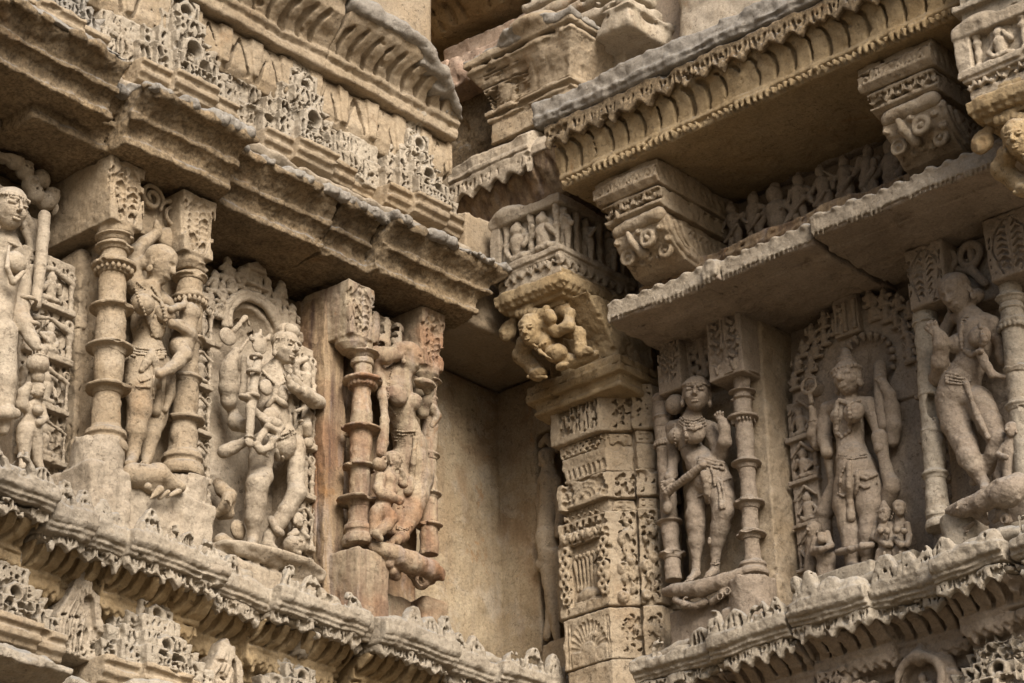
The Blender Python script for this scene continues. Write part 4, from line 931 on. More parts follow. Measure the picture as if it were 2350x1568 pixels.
def leaf_cut(s, z0, z1, nf, a0=.485, a1=.70):
    h = z1-z0; x = a0+.018
    while x < a1:
        s.hole(('p', [(x-.014, z1-h*.10), (x+.014, z1-h*.10), (x+.006, z1-h*.55), (x-.006, z1-h*.55)]), nf-.025, nf+.02)
        s.hole(('s', x+.020, z0+h*.16, x+.016, z0+h*.50, .0075), nf-.025, nf+.02); s.hole(('s', x+.020, z0+h*.62, x+.024, z0+h*.80, .006), nf-.022, nf+.02); s.hole(('s', x-.004, z0+h*.14, x+.004, z0+h*.30, .0075), nf-.025, nf+.02); x += .040
def dcut(s, p0, p1, z0, z1):
    d = (p1-p0); nrm = np.array([d[1], -d[0]]); nrm = -nrm/np.linalg.norm(nrm); h = z1-z0
    for u in (.25, .75):
        q = p0+d*u+nrm*.02; s.cap((q[0], q[1], z1-h*.2), (q[0], q[1], z1-h*.55), .012, .006, cut=True); q = p0+d*.5+nrm*.02; s.ell((q[0], q[1], z0+h*.3), (.011, .011, .024), cut=True)
RF = random.Random(21)
def fol_diag(e): return lambda s, p0, p1, a, b: foliage(s, face_d(p0, p1, a+.012, e), np.linalg.norm(p1-p0), b-a-.02, RF, .024)
band('capital_band', 300, 478, .018, lambda s, a, b, n: (leaf_cut(s, a, b, n), diag(s, a, b, fol_diag(.014))))
def xcut(s, z0, z1, nf):
    h = (z1-z0)*.5; zc = (z0+z1)/2
    for x in np.arange(.50, .70, .028):
        for q in ((x, zc+h*.62), (x, zc-h*.62)): s.hole(('p', [(q[0]-.012, q[1]), (q[0], q[1]+.0085), (q[0]+.012, q[1]), (q[0], q[1]-.0085)]), nf-.02, nf+.02)
        s.hole(('c', x+.014, zc, .0075), nf-.02, nf+.02)
    def dx(s, p0, p1, a, b):
        for u in (.3, .7):
            q = p0+(p1-p0)*u; s.ell((q[0], q[1], zc+.01), (.012, .012, .006), cut=True); s.ell((q[0], q[1], zc-.012), (.012, .012, .006), cut=True)
    diag(s, z0, z1, dx)
band('cross_band', 482, 535, -.006, xcut)
def tick(s, z0, z1, nf):
    for x in np.arange(.49, .70, .024): s.hole(('s', x, z0+.05, x+.004, z0+.022, .0035), nf-.008, nf+.02)
band('plain_band', 538, 652, -.010, tick)
def scrollcut(s, z0, z1, nf):
    h = z1-z0; zc = z0+h*.35; xc = .60
    for R in (.022, .042, .062, .082): s.chain([(xc+R*math.cos(q)*1.1, nf+.002, zc-.01+R*.85*math.sin(q)) for q in np.linspace(.1, 3.04, 11)], .0075, cut=True)
    s.ell((xc, nf, zc), (.012, .008, .012))
    for sg in (-1, 1): s.chain([(xc+sg*.07, nf, zc+.02), (xc+sg*.088, nf, zc-.01), (xc+sg*.10, nf, zc+.03)], .006, cut=True)
    for x in (.50, .515, .69): s.hole(('c', x, z0+h*.75, .007), nf-.02, nf+.02); s.hole(('c', x, z0+h*.25, .007), nf-.02, nf+.02)
    def dd(s, p0, p1, a, b):
        for i in range(5):
            q = p0+(p1-p0)*(.35+.3*(i % 2)); s.ell((q[0]+.004, q[1]+.004, a+(b-a)*(.15+.17*i)), (.009, .009, .011), cut=True)
    foliage(s, face_n(.49, z0+.006, nf), .06, z1-z0-.012, RF, .022); foliage(s, face_n(.655, z0+.03, nf), .045, z1-z0-.04, RF, .02)
    diag(s, z0, z1, fol_diag(.008))
band('scroll_band', 655, 778, .012, scrollcut)
band('lower_cross_band', 782, 832, -.006, xcut)
def vase(s, z0, z1, nf):
    h = z1-z0
    s.hole(('p', [(.515, z0+h*.10), (.672, z0+h*.10), (.672, z0+h*.66), (.655, z0+h*.73), (.53, z0+h*.73), (.515, z0+h*.64)]), nf-.05, nf+.02)
    s.ell((.59, nf-.035, z0+h*.19), (.062, .03, h*.09)); s.box((.53, nf-.05, z0+h*.10), (.66, nf-.01, z0+h*.135), .004)
    for i in range(7): s.chain([(.535+i*.018, nf-.03, z0+h*.28), (.53+i*.02, nf-.022, z0+h*.60)], .0085, k=.003)
    for i in range(6): s.ell((.54+i*.02, nf-.02, z0+h*.62), (.010, .01, .012))
    for sg, x in ((-1, .50), (1, .686)):
        for j in range(9):
            zj = z0+h*(.16+.065*j); xo = x+.006*(-1)**j; s.ring((xo, nf+.006, zj), .014, .006, 1, k=.002); s.hole(('c', xo, zj, .0085), nf-.02, nf+.03); s.hole(('s', xo-.016*(-1)**j, zj+.012, xo-.010*(-1)**j, zj+.024, .005), nf-.02, nf+.03)
    for x in np.arange(.49, .70, .03):
        s.chain([(x, nf+.003, z0+h*.79), (x+.012, nf+.008, z0+h*.84), (x+.02, nf+.003, z0+h*.785)], .009, k=.003); s.hole(('s', x+.004, z0+h*.89, x+.010, z0+h*.95, .007), nf-.022, nf+.02); s.hole(('c', x+.021, z0+h*.90, .006), nf-.022, nf+.02)
    s.hole(('p', [(.52, z0+h*.70), (.675, z0+h*.70), (.675, z0+h*.745), (.52, z0+h*.745)]), nf-.06, nf+.02)
    def dv(s, p0, p1, a, b):
        d = (p1-p0); nr = np.array([.7, .7]); m_ = p0+d*.5
        for j in range(9):
            q = p0+d*(.2+.6*((j*37) % 10)/10)+nr*.006; zc = a+h*(.08+.1*j)
            s.ell((q[0], q[1], zc), (.020, .020, .024), k=.004); s.ell((q[0]+.014, q[1]+.014, zc+.004), (.010, .010, .013), cut=True); s.ell((q[0]-d[0]*.3+.01, q[1]-d[1]*.3+.01, zc+.026), (.007, .007, .011), cut=True)
        s.ell((m_[0], m_[1], a+h*.74), (.03, .03, .03), k=.006); s.ell((m_[0]+.015, m_[1]+.015, a+h*.62), (.012, .012, .05), cut=True); s.ell((m_[0]+.012, m_[1]+.012, a+h*.2), (.012, .012, .04), cut=True)
    foliage(s, face_n(.482, z0+.01, nf), .034, h*.72, RF, .019, .0042); foliage(s, face_n(.680, z0+.01, nf), .026, h*.72, RF, .019, .0042); foliage(s, face_n(.49, z0+h*.76, nf+.002), .21, h*.06, RF, .02, .004)
    diag(s, z0, z1, dv); diag(s, z0, z1, lambda s, p0, p1, a, b: foliage(s, face_d(p0, p1, a+.01, .006), np.linalg.norm(p1-p0), b-a-.02, RF, .026, .005))
band('vase_panel', 835, 1262, .008, vase)
def fan(s, z0, z1, nf):
    h = z1-z0; xc, zc = .592, z0+h*.30
    for q in np.linspace(.15, 2.99, 13): s.cap((xc+.035*math.cos(q), nf+.002, zc+.035*math.sin(q)), (xc+.082*math.cos(q), nf+.002, zc+.105*math.sin(q)), .0055, .009, cut=True)
    for x in (.492, .505, .685, .695): s.cap((x, nf+.002, z0+h*.05), (x+(.003 if x < .6 else -.003), nf+.002, z0+h*.85), .005, cut=True)
    s.ring((.535, nf+.003, z0+h*.16), .018, .005, 1, cut=True); s.ring((.65, nf+.003, z0+h*.16), .018, .005, 1, cut=True)
    def df(s, p0, p1, a, b):
        m_ = (p0+p1)/2
        for q in np.linspace(.5, 2.6, 6):
            d = (p1-p0)/np.linalg.norm(p1-p0); o = m_+d*.03*math.cos(q)+.002; s.cap((m_[0]+d[0]*.01*math.cos(q), m_[1]+d[1]*.01*math.cos(q), a+h*.35), (o[0], o[1], a+h*.35+.08*math.sin(q)), .004, .007, cut=True)
    diag(s, z0, z1, df); diag(s, z0, z1, lambda s, p0, p1, a, b: foliage(s, face_d(p0, p1, a+.03, .003), np.linalg.norm(p1-p0), (b-a)*.7, RF, .024, .0045))
band('fan_panel', 1270, 1500, .004, fan)
# ------------------------------------------------------------------ carved ledges under the statues
def crest(s, a0, a1, z, n, rr, hmax=.095):
    """broken lattice cresting along the front of a ledge: small gables, leaves and stumps"""
    x = a0
    while x < a1-.04:
        kind = rr.choice('gglgslgr'); m = rr.uniform(.07, .13); m = min(m, a1-x); h = rr.uniform(.6, 1.0)*hmax
        if kind == 'g':
            s.poly([(x, z-.01), (x+m, z-.01), (x+m*.9, z+h*.35), (x+m*.62, z+h), (x+m*.40, z+h), (x+m*.1, z+h*.35)], n-.03, n, .004, k=.006)
            s.hole(('c', x+m*.5, z+h*.40, .011), n-.06, n+.03); s.hole(('s', x+m*.26, z+h*.12, x+m*.32, z+h*.42, .0055), n-.06, n+.03); s.hole(('s', x+m*.74, z+h*.12, x+m*.68, z+h*.42, .0055), n-.06, n+.03); s.hole(('c', x+m*.5, z+h*.80, .006), n-.06, n+.03)
        elif kind == 'l':
            s.poly([(x, z-.01), (x+m, z-.01), (x+m, z+h*.30), (x+m*.80, z+h*.62), (x+m*.55, z+h*.80), (x+m*.25, z+h*.62), (x+m*.05, z+h*.35)], n-.035, n-.004, .005, k=.006)
            for i in range(3): s.hole(('s', x+m*(.25+.25*i), z+h*.10, x+m*(.30+.20*i), z+h*(.42+.10*(i == 1)), .0065), n-.06, n+.03)
        elif kind == 's':
            s.ell((x+m*.5, n-.035, z+.012), (m*.55, .03, h*.34), k=.012); s.hole(('c', x+m*.4, z+h*.22, .008), n-.03, n+.03)
        else:
            s.ell((x+m*.5, n-.05, z), (m*.6, .05, .02), k=.015)
        x += m*rr.uniform(.85, 1.05)
def ledge(w, segs, zt, label, mat, cat='ledge', seed=1, group=None, rib=True, back=-.05, wear=.004, roll=True):
    """segs: (a0, a1, nf). zt = top of the projecting slab"""
    rr = random.Random(seed); A0 = segs[0][0]; A1 = segs[-1][1]; nm = max(q[2] for q in segs)
    t = thing('carved_ledge', label, cat, w, ((A0+A1)/2, .3, zt), group=group)
    s = Sculpt(w, (A0, back, zt-.10), (A1, nm+.02, zt+.10), .005)
    for a0, a1, nf in segs:
        s.prof([(back, zt-.005), (nf-.02, zt-.005), (nf, zt-.012), (nf, zt-.048), (nf-.006, zt-.056), (nf-.018, zt-.060), (nf-.016, zt-.072), (nf-.028, zt-.076), (nf-.027, zt-.086), (back, zt-.09)], a0, a1, .003, k=.006)
        crest(s, a0+.01, a1-.005, zt-.008, nf-.004, rr)
    s.wobble(.0035, .0025, .8, seed)
    s.build('slab', mat, t, amp=.0024, cell=.006, amp2=wear, cell2=.03)
    if roll:
        s = Sculpt(w, (A0, .05, zt-.03), (A1, nm-.02, zt+.12), .006)
        for i in range(int((A1-A0)/.22)+1):
            x = A0+i*.22; y0 = segs[0][2]-.13+rr.uniform(-.02, .02)
            s.chain([(x, y0, zt+.025+rr.random()*.02), (min(x+.21, A1-.02), y0+rr.uniform(-.03, .03), zt+.03+rr.random()*.03)], [.028, .020], k=.01)
        s.box((A0, .05, zt-.02), (A1, segs[0][2]-.13, zt+.03), .012, k=.02)
        s.build('broken_roll', mat, t, amp=.002, amp2=.006)
    s = Sculpt(w, (A0, back, zt-.20), (A1, nm, zt-.07), .0045)
    for a0, a1, nf in segs:
        s.prof([(back, zt-.085), (nf-.06, zt-.085), (nf-.06, zt-.11), (nf-.085, zt-.112), (back, zt-.12)], a0, a1, .002)
        teeth(s, a0, a1-.002, zt-.083, nf-.062, nf-.036, .066, .060, rr=rr)
    s.wobble(.0035, .0025, .8, seed)
    s.build('hanging_teeth', mat, t, amp=.002, cell=.005, amp2=.003)
    s = Sculpt(w, (A0, back, zt-.30), (A1, nm-.02, zt-.10), .005)
    for a0, a1, nf in segs:
        s.prof([(back, zt-.105), (nf-.07, zt-.105), (nf-.085, zt-.125), (nf-.13, zt-.160), (nf-.160, zt-.175), (nf-.165, zt-.178), (nf-.158, zt-.183), (nf-.162, zt-.194), (nf-.185, zt-.198), (nf-.20, zt-.245), (nf-.225, zt-.252), (nf-.225, zt-.285), (back, zt-.29)], a0, a1, .002, k=.004)
        x = a0+.02
        while x < a1-.01:
            if rib: s.chain([(x, nf-.078, zt-.118), (x+.010, nf-.11, zt-.146), (x+.008, nf-.136, zt-.163), (x-.004, nf-.158, zt-.172)], [.006, .009, .010, .007], cut=True, deep=.02, ax=-2)
            x += .058
        teeth(s, a0, a1, zt-.196, nf-.20, nf-.166, .040, .048, dots=False, rr=rr); teeth(s, a0+.02, a1, zt-.200, nf-.20, nf-.176, .040, .058, dots=False, rr=rr)
    s.wobble(.0035, .0025, .8, seed)
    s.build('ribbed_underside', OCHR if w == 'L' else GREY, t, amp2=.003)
    return t
GL = 'carved ledges below the left statues'
ZL = 4.778
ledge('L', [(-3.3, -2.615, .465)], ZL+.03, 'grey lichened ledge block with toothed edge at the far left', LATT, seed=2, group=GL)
ledge('L', [(-2.60, -2.42, .42), (-2.42, -2.26, .385), (-2.26, -1.985, .425), (-1.985, -1.84, .425)], ZL, 'long toothed ledge block with broken cresting under the woman with a child', LATT, seed=4, group=GL)
ledge('L', [(-1.83, -1.60, .36), (-1.60, -1.18, .41), (-1.18, -1.12, .37)], ZL-.01, 'worn ledge block with a red stained end under the bearded god', LATT, seed=6, group=GL)
ledge('L', [(-1.105, -.72, .425), (-.72, -.48, .385), (-.48, -.06, .42)], ZL-.015, 'ledge block with a gaping broken top running below the empty niche', LATT, seed=9, group=GL)
GR = 'carved ledges below the right statues'
ZR = 4.66
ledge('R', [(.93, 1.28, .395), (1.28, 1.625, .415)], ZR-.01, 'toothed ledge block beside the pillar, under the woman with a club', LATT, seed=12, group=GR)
ledge('R', [(1.63, 1.95, .425), (1.95, 2.225, .395)], ZR+.01, 'toothed ledge block with pointed cresting below the crowned central statue', LATT, seed=15, group=GR)
ledge('R', [(2.23, 2.50, .45), (2.50, 3.0, .43)], ZR+.02, 'toothed ledge block at the right edge below the statue on a beast', LATT, seed=18, group=GR)
# walls and tower frieze below the ledges
one(slab('L', (-3.5, -.2, 3.0), (-.02, .13, 4.62), 'lower_wall', OCHR, res=.012, amp=.002, cell=.02, amp2=.004, cell2=.05), 'ochre stained wall behind the lower left miniature towers', 'wall')
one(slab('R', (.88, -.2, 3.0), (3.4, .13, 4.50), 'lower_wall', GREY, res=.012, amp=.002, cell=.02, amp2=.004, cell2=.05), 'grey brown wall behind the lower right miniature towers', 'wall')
one(slab('R', (-.3, -.2, 3.0), (.87, -.01, 4.50), 'lower_wall', OCHR, res=.012), 'wall under the corner niche beside the pillar foot', 'wall')
G2 = 'miniature lattice towers below the left ledge'
tower('L', -2.66, 4.385, .205, .31, .33, 'crisp pale miniature tower cut by the left edge, below the ledge', seed=31, group=G2, tiers=5)
tower('L', -2.04, 4.365, .235, .30, .33, 'widest pale stepped miniature tower below the ledge at the lower left', seed=32, group=G2, tiers=5)
tower('L', -1.37, 4.31, .235, .30, .32, 'miniature tower cut by the bottom edge, below the bearded god', seed=33, group=G2, tiers=5)
tower('L', -.80, 4.20, .18, .24, .30, 'low miniature tower just showing at the bottom edge near the empty niche', seed=34, group=G2, tiers=4)
G3 = 'miniature lattice towers below the right ledge'
tower('R', 1.70, 4.25, .17, .27, .30, 'miniature tower cut by the bottom edge, below the crowned statue', seed=36, group=G3, tiers=4, mat=GREY)
tower('R', 2.36, 4.20, .25, .33, .30, 'broad miniature tower in the lower right corner', seed=37, group=G3, tiers=5, mat=LATT)
def leaf_crest(w, a, z, h, nf, label, seed, mat=PALE):
    t = thing('leaf_finial', label, 'finial', w, (a, nf, z), group='curled leaf finials between the lower towers')
    s = Sculpt(w, (a-h*.5, nf-.16, z-.02), (a+h*.5, nf+.02, z+h+.02), .0045)
    s.poly([(a-h*.36, z), (a+h*.42, z), (a+h*.40, z+h*.25), (a+h*.30, z+h*.52), (a+h*.30, z+h*.72), (a+h*.16, z+h*.80), (a+h*.06, z+h), (a-h*.06, z+h*.92), (a-h*.16, z+h*.66), (a-h*.30, z+h*.40)], nf-.14, nf-.004, .006)
    for i in range(4):
        q = .06+.075*i; s.chain([(a-h*.30+h*q, nf, z+h*.02), (a-h*.30+h*q*1.1, nf+.002, z+h*.35), (a-h*.14+h*q*.9, nf, z+h*.62), (a-h*.02+h*q*.5, nf-.004, z+h*.86)], .0065, k=.003)
    s.hole(('s', a+h*.16, z+h*.42, a+h*.13, z+h*.66, .017), nf-.03, nf+.03); s.ring((a+h*.17, nf, z+h*.26), h*.06, .006, 1)
    for u, v in ((.28, .2), (.05, .1), (-.02, .34), (.3, .08), (-.12, .18)): s.hole(('c', a+h*u, z+h*v, .0075), nf-.03, nf+.03)
    foliage(s, face_n(a-h*.30, z+.01, nf-.004), h*.30, h*.40, RF, .030, .005, .02); foliage(s, face_n(a+h*.02, z+.01, nf-.004), h*.34, h*.34, RF, .030, .005, .02)
    s.build('carved_leaf', mat, t, amp=.0016, cell=.005)
leaf_crest('L', -2.335, 4.36, .30, .26, 'tall curled leaf finial between the crisp leftmost tower and the widest tower', 1)
leaf_crest('L', -1.70, 4.32, .27, .25, 'curled leaf finial right of the widest lower tower', 2)
leaf_crest('L', -1.06, 4.26, .24, .25, 'low curled leaf finial near the bottom edge under the red block', 3, OCHR)
t = thing('medallion', 'arched medallion holding a tiny figure at the bottom edge between two right towers', 'medallion', 'R', (2.03, .27, 4.3))
s = Sculpt('R', (1.86, .05, 4.18), (2.20, .33, 4.50), .0045); s.box((1.90, .1, 4.18), (2.16, .24, 4.36), .01); s.ell((2.03, .2, 4.36), (.12, .05, .11), k=.02); s.hole(('c', 2.03, 4.34, .075), .2, .33); s.ring((2.03, .25, 4.34), .088, .014, 1); s.cap((2.03, .23, 4.43), (2.03, .21, 4.49), .03, .012, k=.01); mini(s, (2.02, .21, 4.28), .10, random.Random(3), True)
s.build('carved_arch', GREY, t)
# projecting base slabs
t = thing('base_slab', 'thick grey slab under the lower left miniature towers', 'slab', 'L', (-2.2, .3, 4.3))
s = Sculpt('L', (-3.4, -.05, 4.15), (-.9, .45, 4.345), .006)
for a0, a1, nf, z in ((-3.4, -2.44, .40, 4.30), (-2.44, -2.30, .36, 4.29), (-2.30, -1.80, .385, 4.285), (-1.80, -1.62, .34, 4.26), (-1.62, -1.1, .38, 4.235)):
    s.prof([(-.05, z), (nf-.05, z), (nf, z-.03), (nf, z-.07), (nf-.10, z-.10), (-.05, z-.12)], a0, a1, .006, k=.01)
s.ell((-2.12, .37, 4.275), (.10, .03, .03), k=.03); s.ell((-1.93, .37, 4.275), (.08, .03, .03), k=.03)
s.build('slab_edge', LATT, t, amp=.003, amp2=.006, cell2=.035)
t = thing('panel_pilaster', 'small carved pilasters and a worn figure head under the slab at the bottom left corner', 'pilaster', 'L', (-2.56, .2, 4.0))
s = Sculpt('L', (-2.9, .1, 3.8), (-2.3, .33, 4.2), .005)
for x in (-2.60, -2.50): 
    s.box((x-.035, .12, 3.8), (x+.035, .26, 4.16), .006)
    for z in np.arange(3.85, 4.15, .03): s.hole(('s', x-.018, z, x-.008, z+.012, .006), .24, .3); s.hole(('s', x+.018, z, x+.008, z+.012, .006), .24, .3)
s.ell((-2.71, .24, 4.08), (.055, .06, .09), k=.02); s.ell((-2.71, .24, 3.95), (.09, .06, .09), k=.02)
s.build('carving', BUFF, t)
# ------------------------------------------------------------------ colonnettes, frame blocks, stelae
def colonnette(w, crop, top, bot, n, r, rings, label, mat, base=None, cap_z=None, taper=.94, beaded=(), group='ringed colonnettes framing the statues', damage=0):
    """top, bot = axis points in the crop; r in crop units; rings = [(y, R, thickness)] """
    p0, p1 = P(w, *crop(*top)[:2], n), P(w, *crop(*bot)[:2], n); a0, a1 = p0[0], p1[0]; zt, zb = p0[2], p1[2]
    m = crop(0, 0)[2]*pxm(w, p0); r *= m
    t = thing('colonnette', label, 'colonnette', w, (a1, n, zb), group=group)
    def at(y):
        u = (y-top[1])/(bot[1]-top[1]); x = top[0]+(bot[0]-top[0])*u; q = P(w, *crop(x, y)[:2], n); f = (q[2]-zb)/(zt-zb); return a1+(a0-a1)*f, q[2]
    R = r*1.15; s = Sculpt(w, (min(a0, a1)-R, n-R, zb), (max(a0, a1)+R, n+R, zt), .004)
    s.lathe(a1, n, [(r, zb), (r*taper, zt)], tilt=(a0-a1, 0))
    if damage: s.ell((a1+r*.8, n+r*.3, (zt+zb)/2), (r*.5, r*.8, .06), k=.01, cut=True)
    s.build('shaft', mat, t, amp=.0012, cell=.005, amp2=.0016)
    for i, (y, RR, h) in enumerate(rings):
        a, z = at(y); RR *= m; h *= m
        s = Sculpt(w, (a-RR, n-RR, z-h*1.3), (a+RR, n+RR, z+h*1.3), .0038)
        s.lathe(a, n, [(r*.98, z-h*1.25), (r*1.08, z-h*.8), (r*1.12, z-h*.45), (RR*.96, z-h*.30), (RR, z), (RR*.97, z+h*.18), (r*1.05, z+h*.45), (r*.98, z+h)])
        if i in beaded:
            for q in np.arange(0, 6.28, .33): s.ell((a+r*1.22*math.cos(q), n+r*1.22*math.sin(q), z-h*.75), (.008, .008, .010), k=.002)
        s.build('ring', mat, t, amp=.001, cell=.005, amp2=.0016, cell2=.018)
    if base:
        y0, y1, RR = base; a, z0 = at(y0); _, z1 = at(y1); RR *= m
        if z0 < z1: z0, z1 = z1, z0
        s = Sculpt(w, (a-RR, n-RR, z1-.01), (a+RR, n+RR, z0+.01), .004); h = z0-z1
        s.lathe(a, n, [(RR*.93, z1), (RR, z1+h*.15), (RR*.93, z1+h*.36), (RR*.80, z1+h*.42), (RR*.80, z1+h*.50), (RR*.92, z1+h*.58), (RR*.86, z1+h*.75), (r*1.1, z1+h*.84), (r, z0)])
        s.build('base', mat, t, amp=.001, cell=.005)
    return t, (a0, a1, zt, zb, r)
def leafblock(s, a0, a1, z0, z1, nf, seed=1, deep=.016, side=None):
    """upright leaf carved in a capital face: central rib, drooping lobes, little drill holes"""
    h = z1-z0; m = (a0+a1)/2; w_ = (a1-a0)/2; rr = random.Random(seed)
    for sg in (-1, 1):
        s.chain([(m+sg*w_*.12, nf+.001, z1-h*.07), (m+sg*w_*.62, nf+.001, z1-h*.30), (m+sg*w_*.72, nf+.001, z0+h*.45), (m+sg*w_*.35, nf+.001, z0+h*.06)], .0038, cut=True, deep=.008)
        for i in range(7):
            z = z0+h*(.16+.105*i)+rr.uniform(-.004, .004); e = w_*(.22+.30*math.sin(math.pi*min(1, .2+.10*i)))
            s.chain([(m+sg*w_*.14, nf+.002, z-.004), (m+sg*(w_*.14+e)/2, nf+.002, z+.010), (m+sg*e, nf+.002, z+.004)], [.005, .0065, .0035], cut=True, deep=.012)
            if i < 6 and rr.random() < .8: s.hole(('s', m+sg*w_*.84, z+.012, m+sg*w_*.80, z+.028, .0052), nf-deep, nf+.03)
    s.cap((m, nf+.001, z0+h*.05), (m, nf+.001, z1-h*.10), .0035, cut=True); s.chain([(m-w_*.3, nf+.001, z1-h*.05), (m, nf+.001, z1-h*.09), (m+w_*.3, nf+.001, z1-h*.05)], .005, cut=True)
def capital_block(w, pts, nf, back, mat, parent, side=0, name='capital', flare=True, seed=1):
    """pts = (a0, a1, z0, z1): block with a tapering leaf-carved face"""
    a0, a1, z0, z1 = pts; s = Sculpt(w, (a0-.02, back, z0-.05), (a1+.02, nf+.02, z1+.01), .0042)
    s.poly([(a0, z1), (a1, z1), (a1-.004, z0+(z1-z0)*.5), (a1-.012, z0), (a0+.012, z0), (a0+.004, z0+(z1-z0)*.5)], back, nf, .006)
    if flare: s.lathe((a0+a1)/2, (nf-.06), [(.04, z0-.045), (.06, z0-.02), (.062, z0+.01)], k=.012)
    leafblock(s, a0, a1, z0, z1, nf, seed); return s.build(name, mat, parent, amp=.0012, cell=.005, amp2=.0022)
def spiral(s, a, z, n, R, turns=1.6, r=.009, sg=1, ph=0.0):
    q = np.linspace(0, turns*2*math.pi, 26); s.chain([(a+sg*R*(1-.72*i/25)*math.cos(v+ph), n, z+R*(1-.72*i/25)*math.sin(v+ph)) for i, v in enumerate(q)], r, k=.003)
def frame(name, label, w, a0, a1, nf, nb, z0, z1, mat, matside=None, caps=(), base_z=None, res=.006):
    t = thing(name, label, 'frame', w, ((a0+a1)/2, nf, z0), group='stone frames holding the statues')
    s = Sculpt(w, (a0, -.12, z0), (a1, nf, z1), res)
    s.box((a0, -.12, z0), (a1, nb, z1), .006)
    s.build('back_slab', matside or mat, t, amp=.002, amp2=.004, cell2=.04)
    return t

# ---- left block of the woman with a child
NL1 = .365
t1 = frame('niche_frame', 'buff stone frame with scroll ornaments round the woman with a child', 'L', -2.285, -1.90, NL1, .20, ZL-.03, ZS-.004, BUFF)
za = P('L', 240, 540, NL1)[2]; zb_ = P('L', 455, 605, NL1)[2]
capital_block('L', (-2.385, -2.222, P('L', 290, 512, NL1)[2]-.005, ZS-.006), NL1, .0, BUFF, t1, seed=1)
capital_block('L', (-2.05, -1.89, P('L', 470, 590, NL1)[2], ZS-.006), NL1-.004, .0, BUFF, t1, seed=2)
s = Sculpt('L', (-2.24, .19, 5.80), (-2.03, .38, ZS), .004)
pa = P('L', 358, 450, .31); pb = P('L', 405, 490, .31); pc = P('L', 395, 545, .30)
s.box((-2.23, .15, 5.93), (-2.04, .27, ZS-.006), .01)
spiral(s, pa[0], pa[2], .29, .052, r=.0105); spiral(s, pb[0], pb[2], .29, .055, r=.0105, sg=-1); spiral(s, pc[0], pc[2], .28, .04, r=.011); s.ell((pc[0], .27, pc[2]), (.045, .03, .045), k=.01)
s.build('scrolls', BUFF, t1, amp=.001)
s = Sculpt('L', (-2.47, .0, ZL-.04), (-1.86, .46, 5.10), .0055)
z1_ = P('L', 235, 1020, .31)[2]; zr = P('L', 425, 1100, .31)[2]
s.lathe(-2.335, .305, [(.088, ZL-.04), (.085, z1_-.002)]); s.box((-2.425, -.02, ZL-.04), (-2.245, .385, z1_-.10), .012); s.lathe(-1.945, .295, [(.078, ZL-.04), (.075, zr-.004)]); s.box((-2.02, -.02, ZL-.04), (-1.87, .375, zr-.09), .012); s.box((-2.30, -.02, ZL-.04), (-1.95, .36, P('L', 340, 1075, .33)[2]-.05), .015, k=.02)
s.build('base_block', PALE, t1, amp=.002, amp2=.004)
f = Fig('L', c9, k=.012)
f.ch([(900, 175, .36, 90), (1060, 170, .37, 85), (1200, 250, .38, 45)]).el(1020, 215, .36, (170, 60, 95)).el(993, 248, .425, 36, k=.002).ch([(1075, 265, .40, 30), (1010, 330, .39, 12)], k=.003).ch([(1130, 285, .40, 22), (1060, 340, .38, 14)], k=.003).ch([(1200, 280, .40, 25), (1120, 320, .39, 16)], k=.004)
f.build('pedestal', BUFF, t1)
colonnette('L', c5, (805, 0), (728, 1590), .312, 100, [(95, 140, 34), (165, 138, 30), (290, 155, 60), (585, 158, 42), (860, 158, 42), (1145, 165, 44)], 'thick ringed colonnette with a beaded band left of the woman with a child', BUFF, base=(1400, 1590, 160), beaded=(2,))
colonnette('L', c5, (1335, 190), (1265, 1760), .30, 92, [(300, 122, 34), (370, 122, 30), (520, 130, 50), (800, 128, 36), (1075, 120, 40), (1370, 150, 50)], 'thick ringed colonnette behind the child, right of the woman', BUFF, base=(1560, 1760, 145), beaded=(2,))

# ---- red streaked block
NL3 = .33
t3 = frame('niche_frame', 'tall red streaked stone frame with a rounded shoulder beside the empty niche', 'L', -1.205, -.675, NL3, .17, ZL-.03, ZS-.06, REDC)
s = Sculpt('L', (-1.21, -.02, 4.75), (-.99, .20, 6.10), .006); s.box((-1.205, -.02, 4.76), (-1.10, .30, 6.075), .03); s.build('streaked_side', REDC, t3, amp=.0025, amp2=.005)
zc0 = P('L', 835, 775, NL3)[2]
capital_block('L', (-1.200, -1.055, zc0, 6.085), NL3, .0, RED, t3, seed=5); capital_block('L', (-.80, -.668, P('L', 1000, 845, NL3)[2], ZS-.008), NL3, .0, RED, t3, seed=6)
s = Sculpt('L', (-1.07, .0, 5.72), (-.78, .31, ZS), .0045); s.box((-1.06, .0, 5.75), (-.79, .22, ZS-.05), .012)
for i, x in enumerate((-.995, -.93, -.865)): s.chain([(x-.02, .22, 5.80), (x, .245, 5.93), (x+.012, .245, 6.02), (x+.03, .235, 6.0)], [.022, .028, .026, .015], k=.01)
foliage(s, face_n(-1.03, 5.80, .255), .22, .24, RF, .03, .005, .05)
s.build('feather_canopy', RED, t3)
s = Sculpt('L', (-1.19, .0, ZL-.04), (-.66, .40, 5.12), .0055); z1_ = P('L', *c10(720, 680)[:2], .29)[2]
s.box((-1.175, -.02, ZL-.04), (-1.01, .355, z1_-.005), .015); s.box((-1.05, -.02, ZL-.04), (-.80, .27, z1_-.10), .015); s.box((-.80, -.02, ZL-.04), (-.672, .33, z1_-.09), .015)
s.build('base_block', RED, t3, amp=.002, amp2=.004)
f = Fig('L', c10, k=.01)
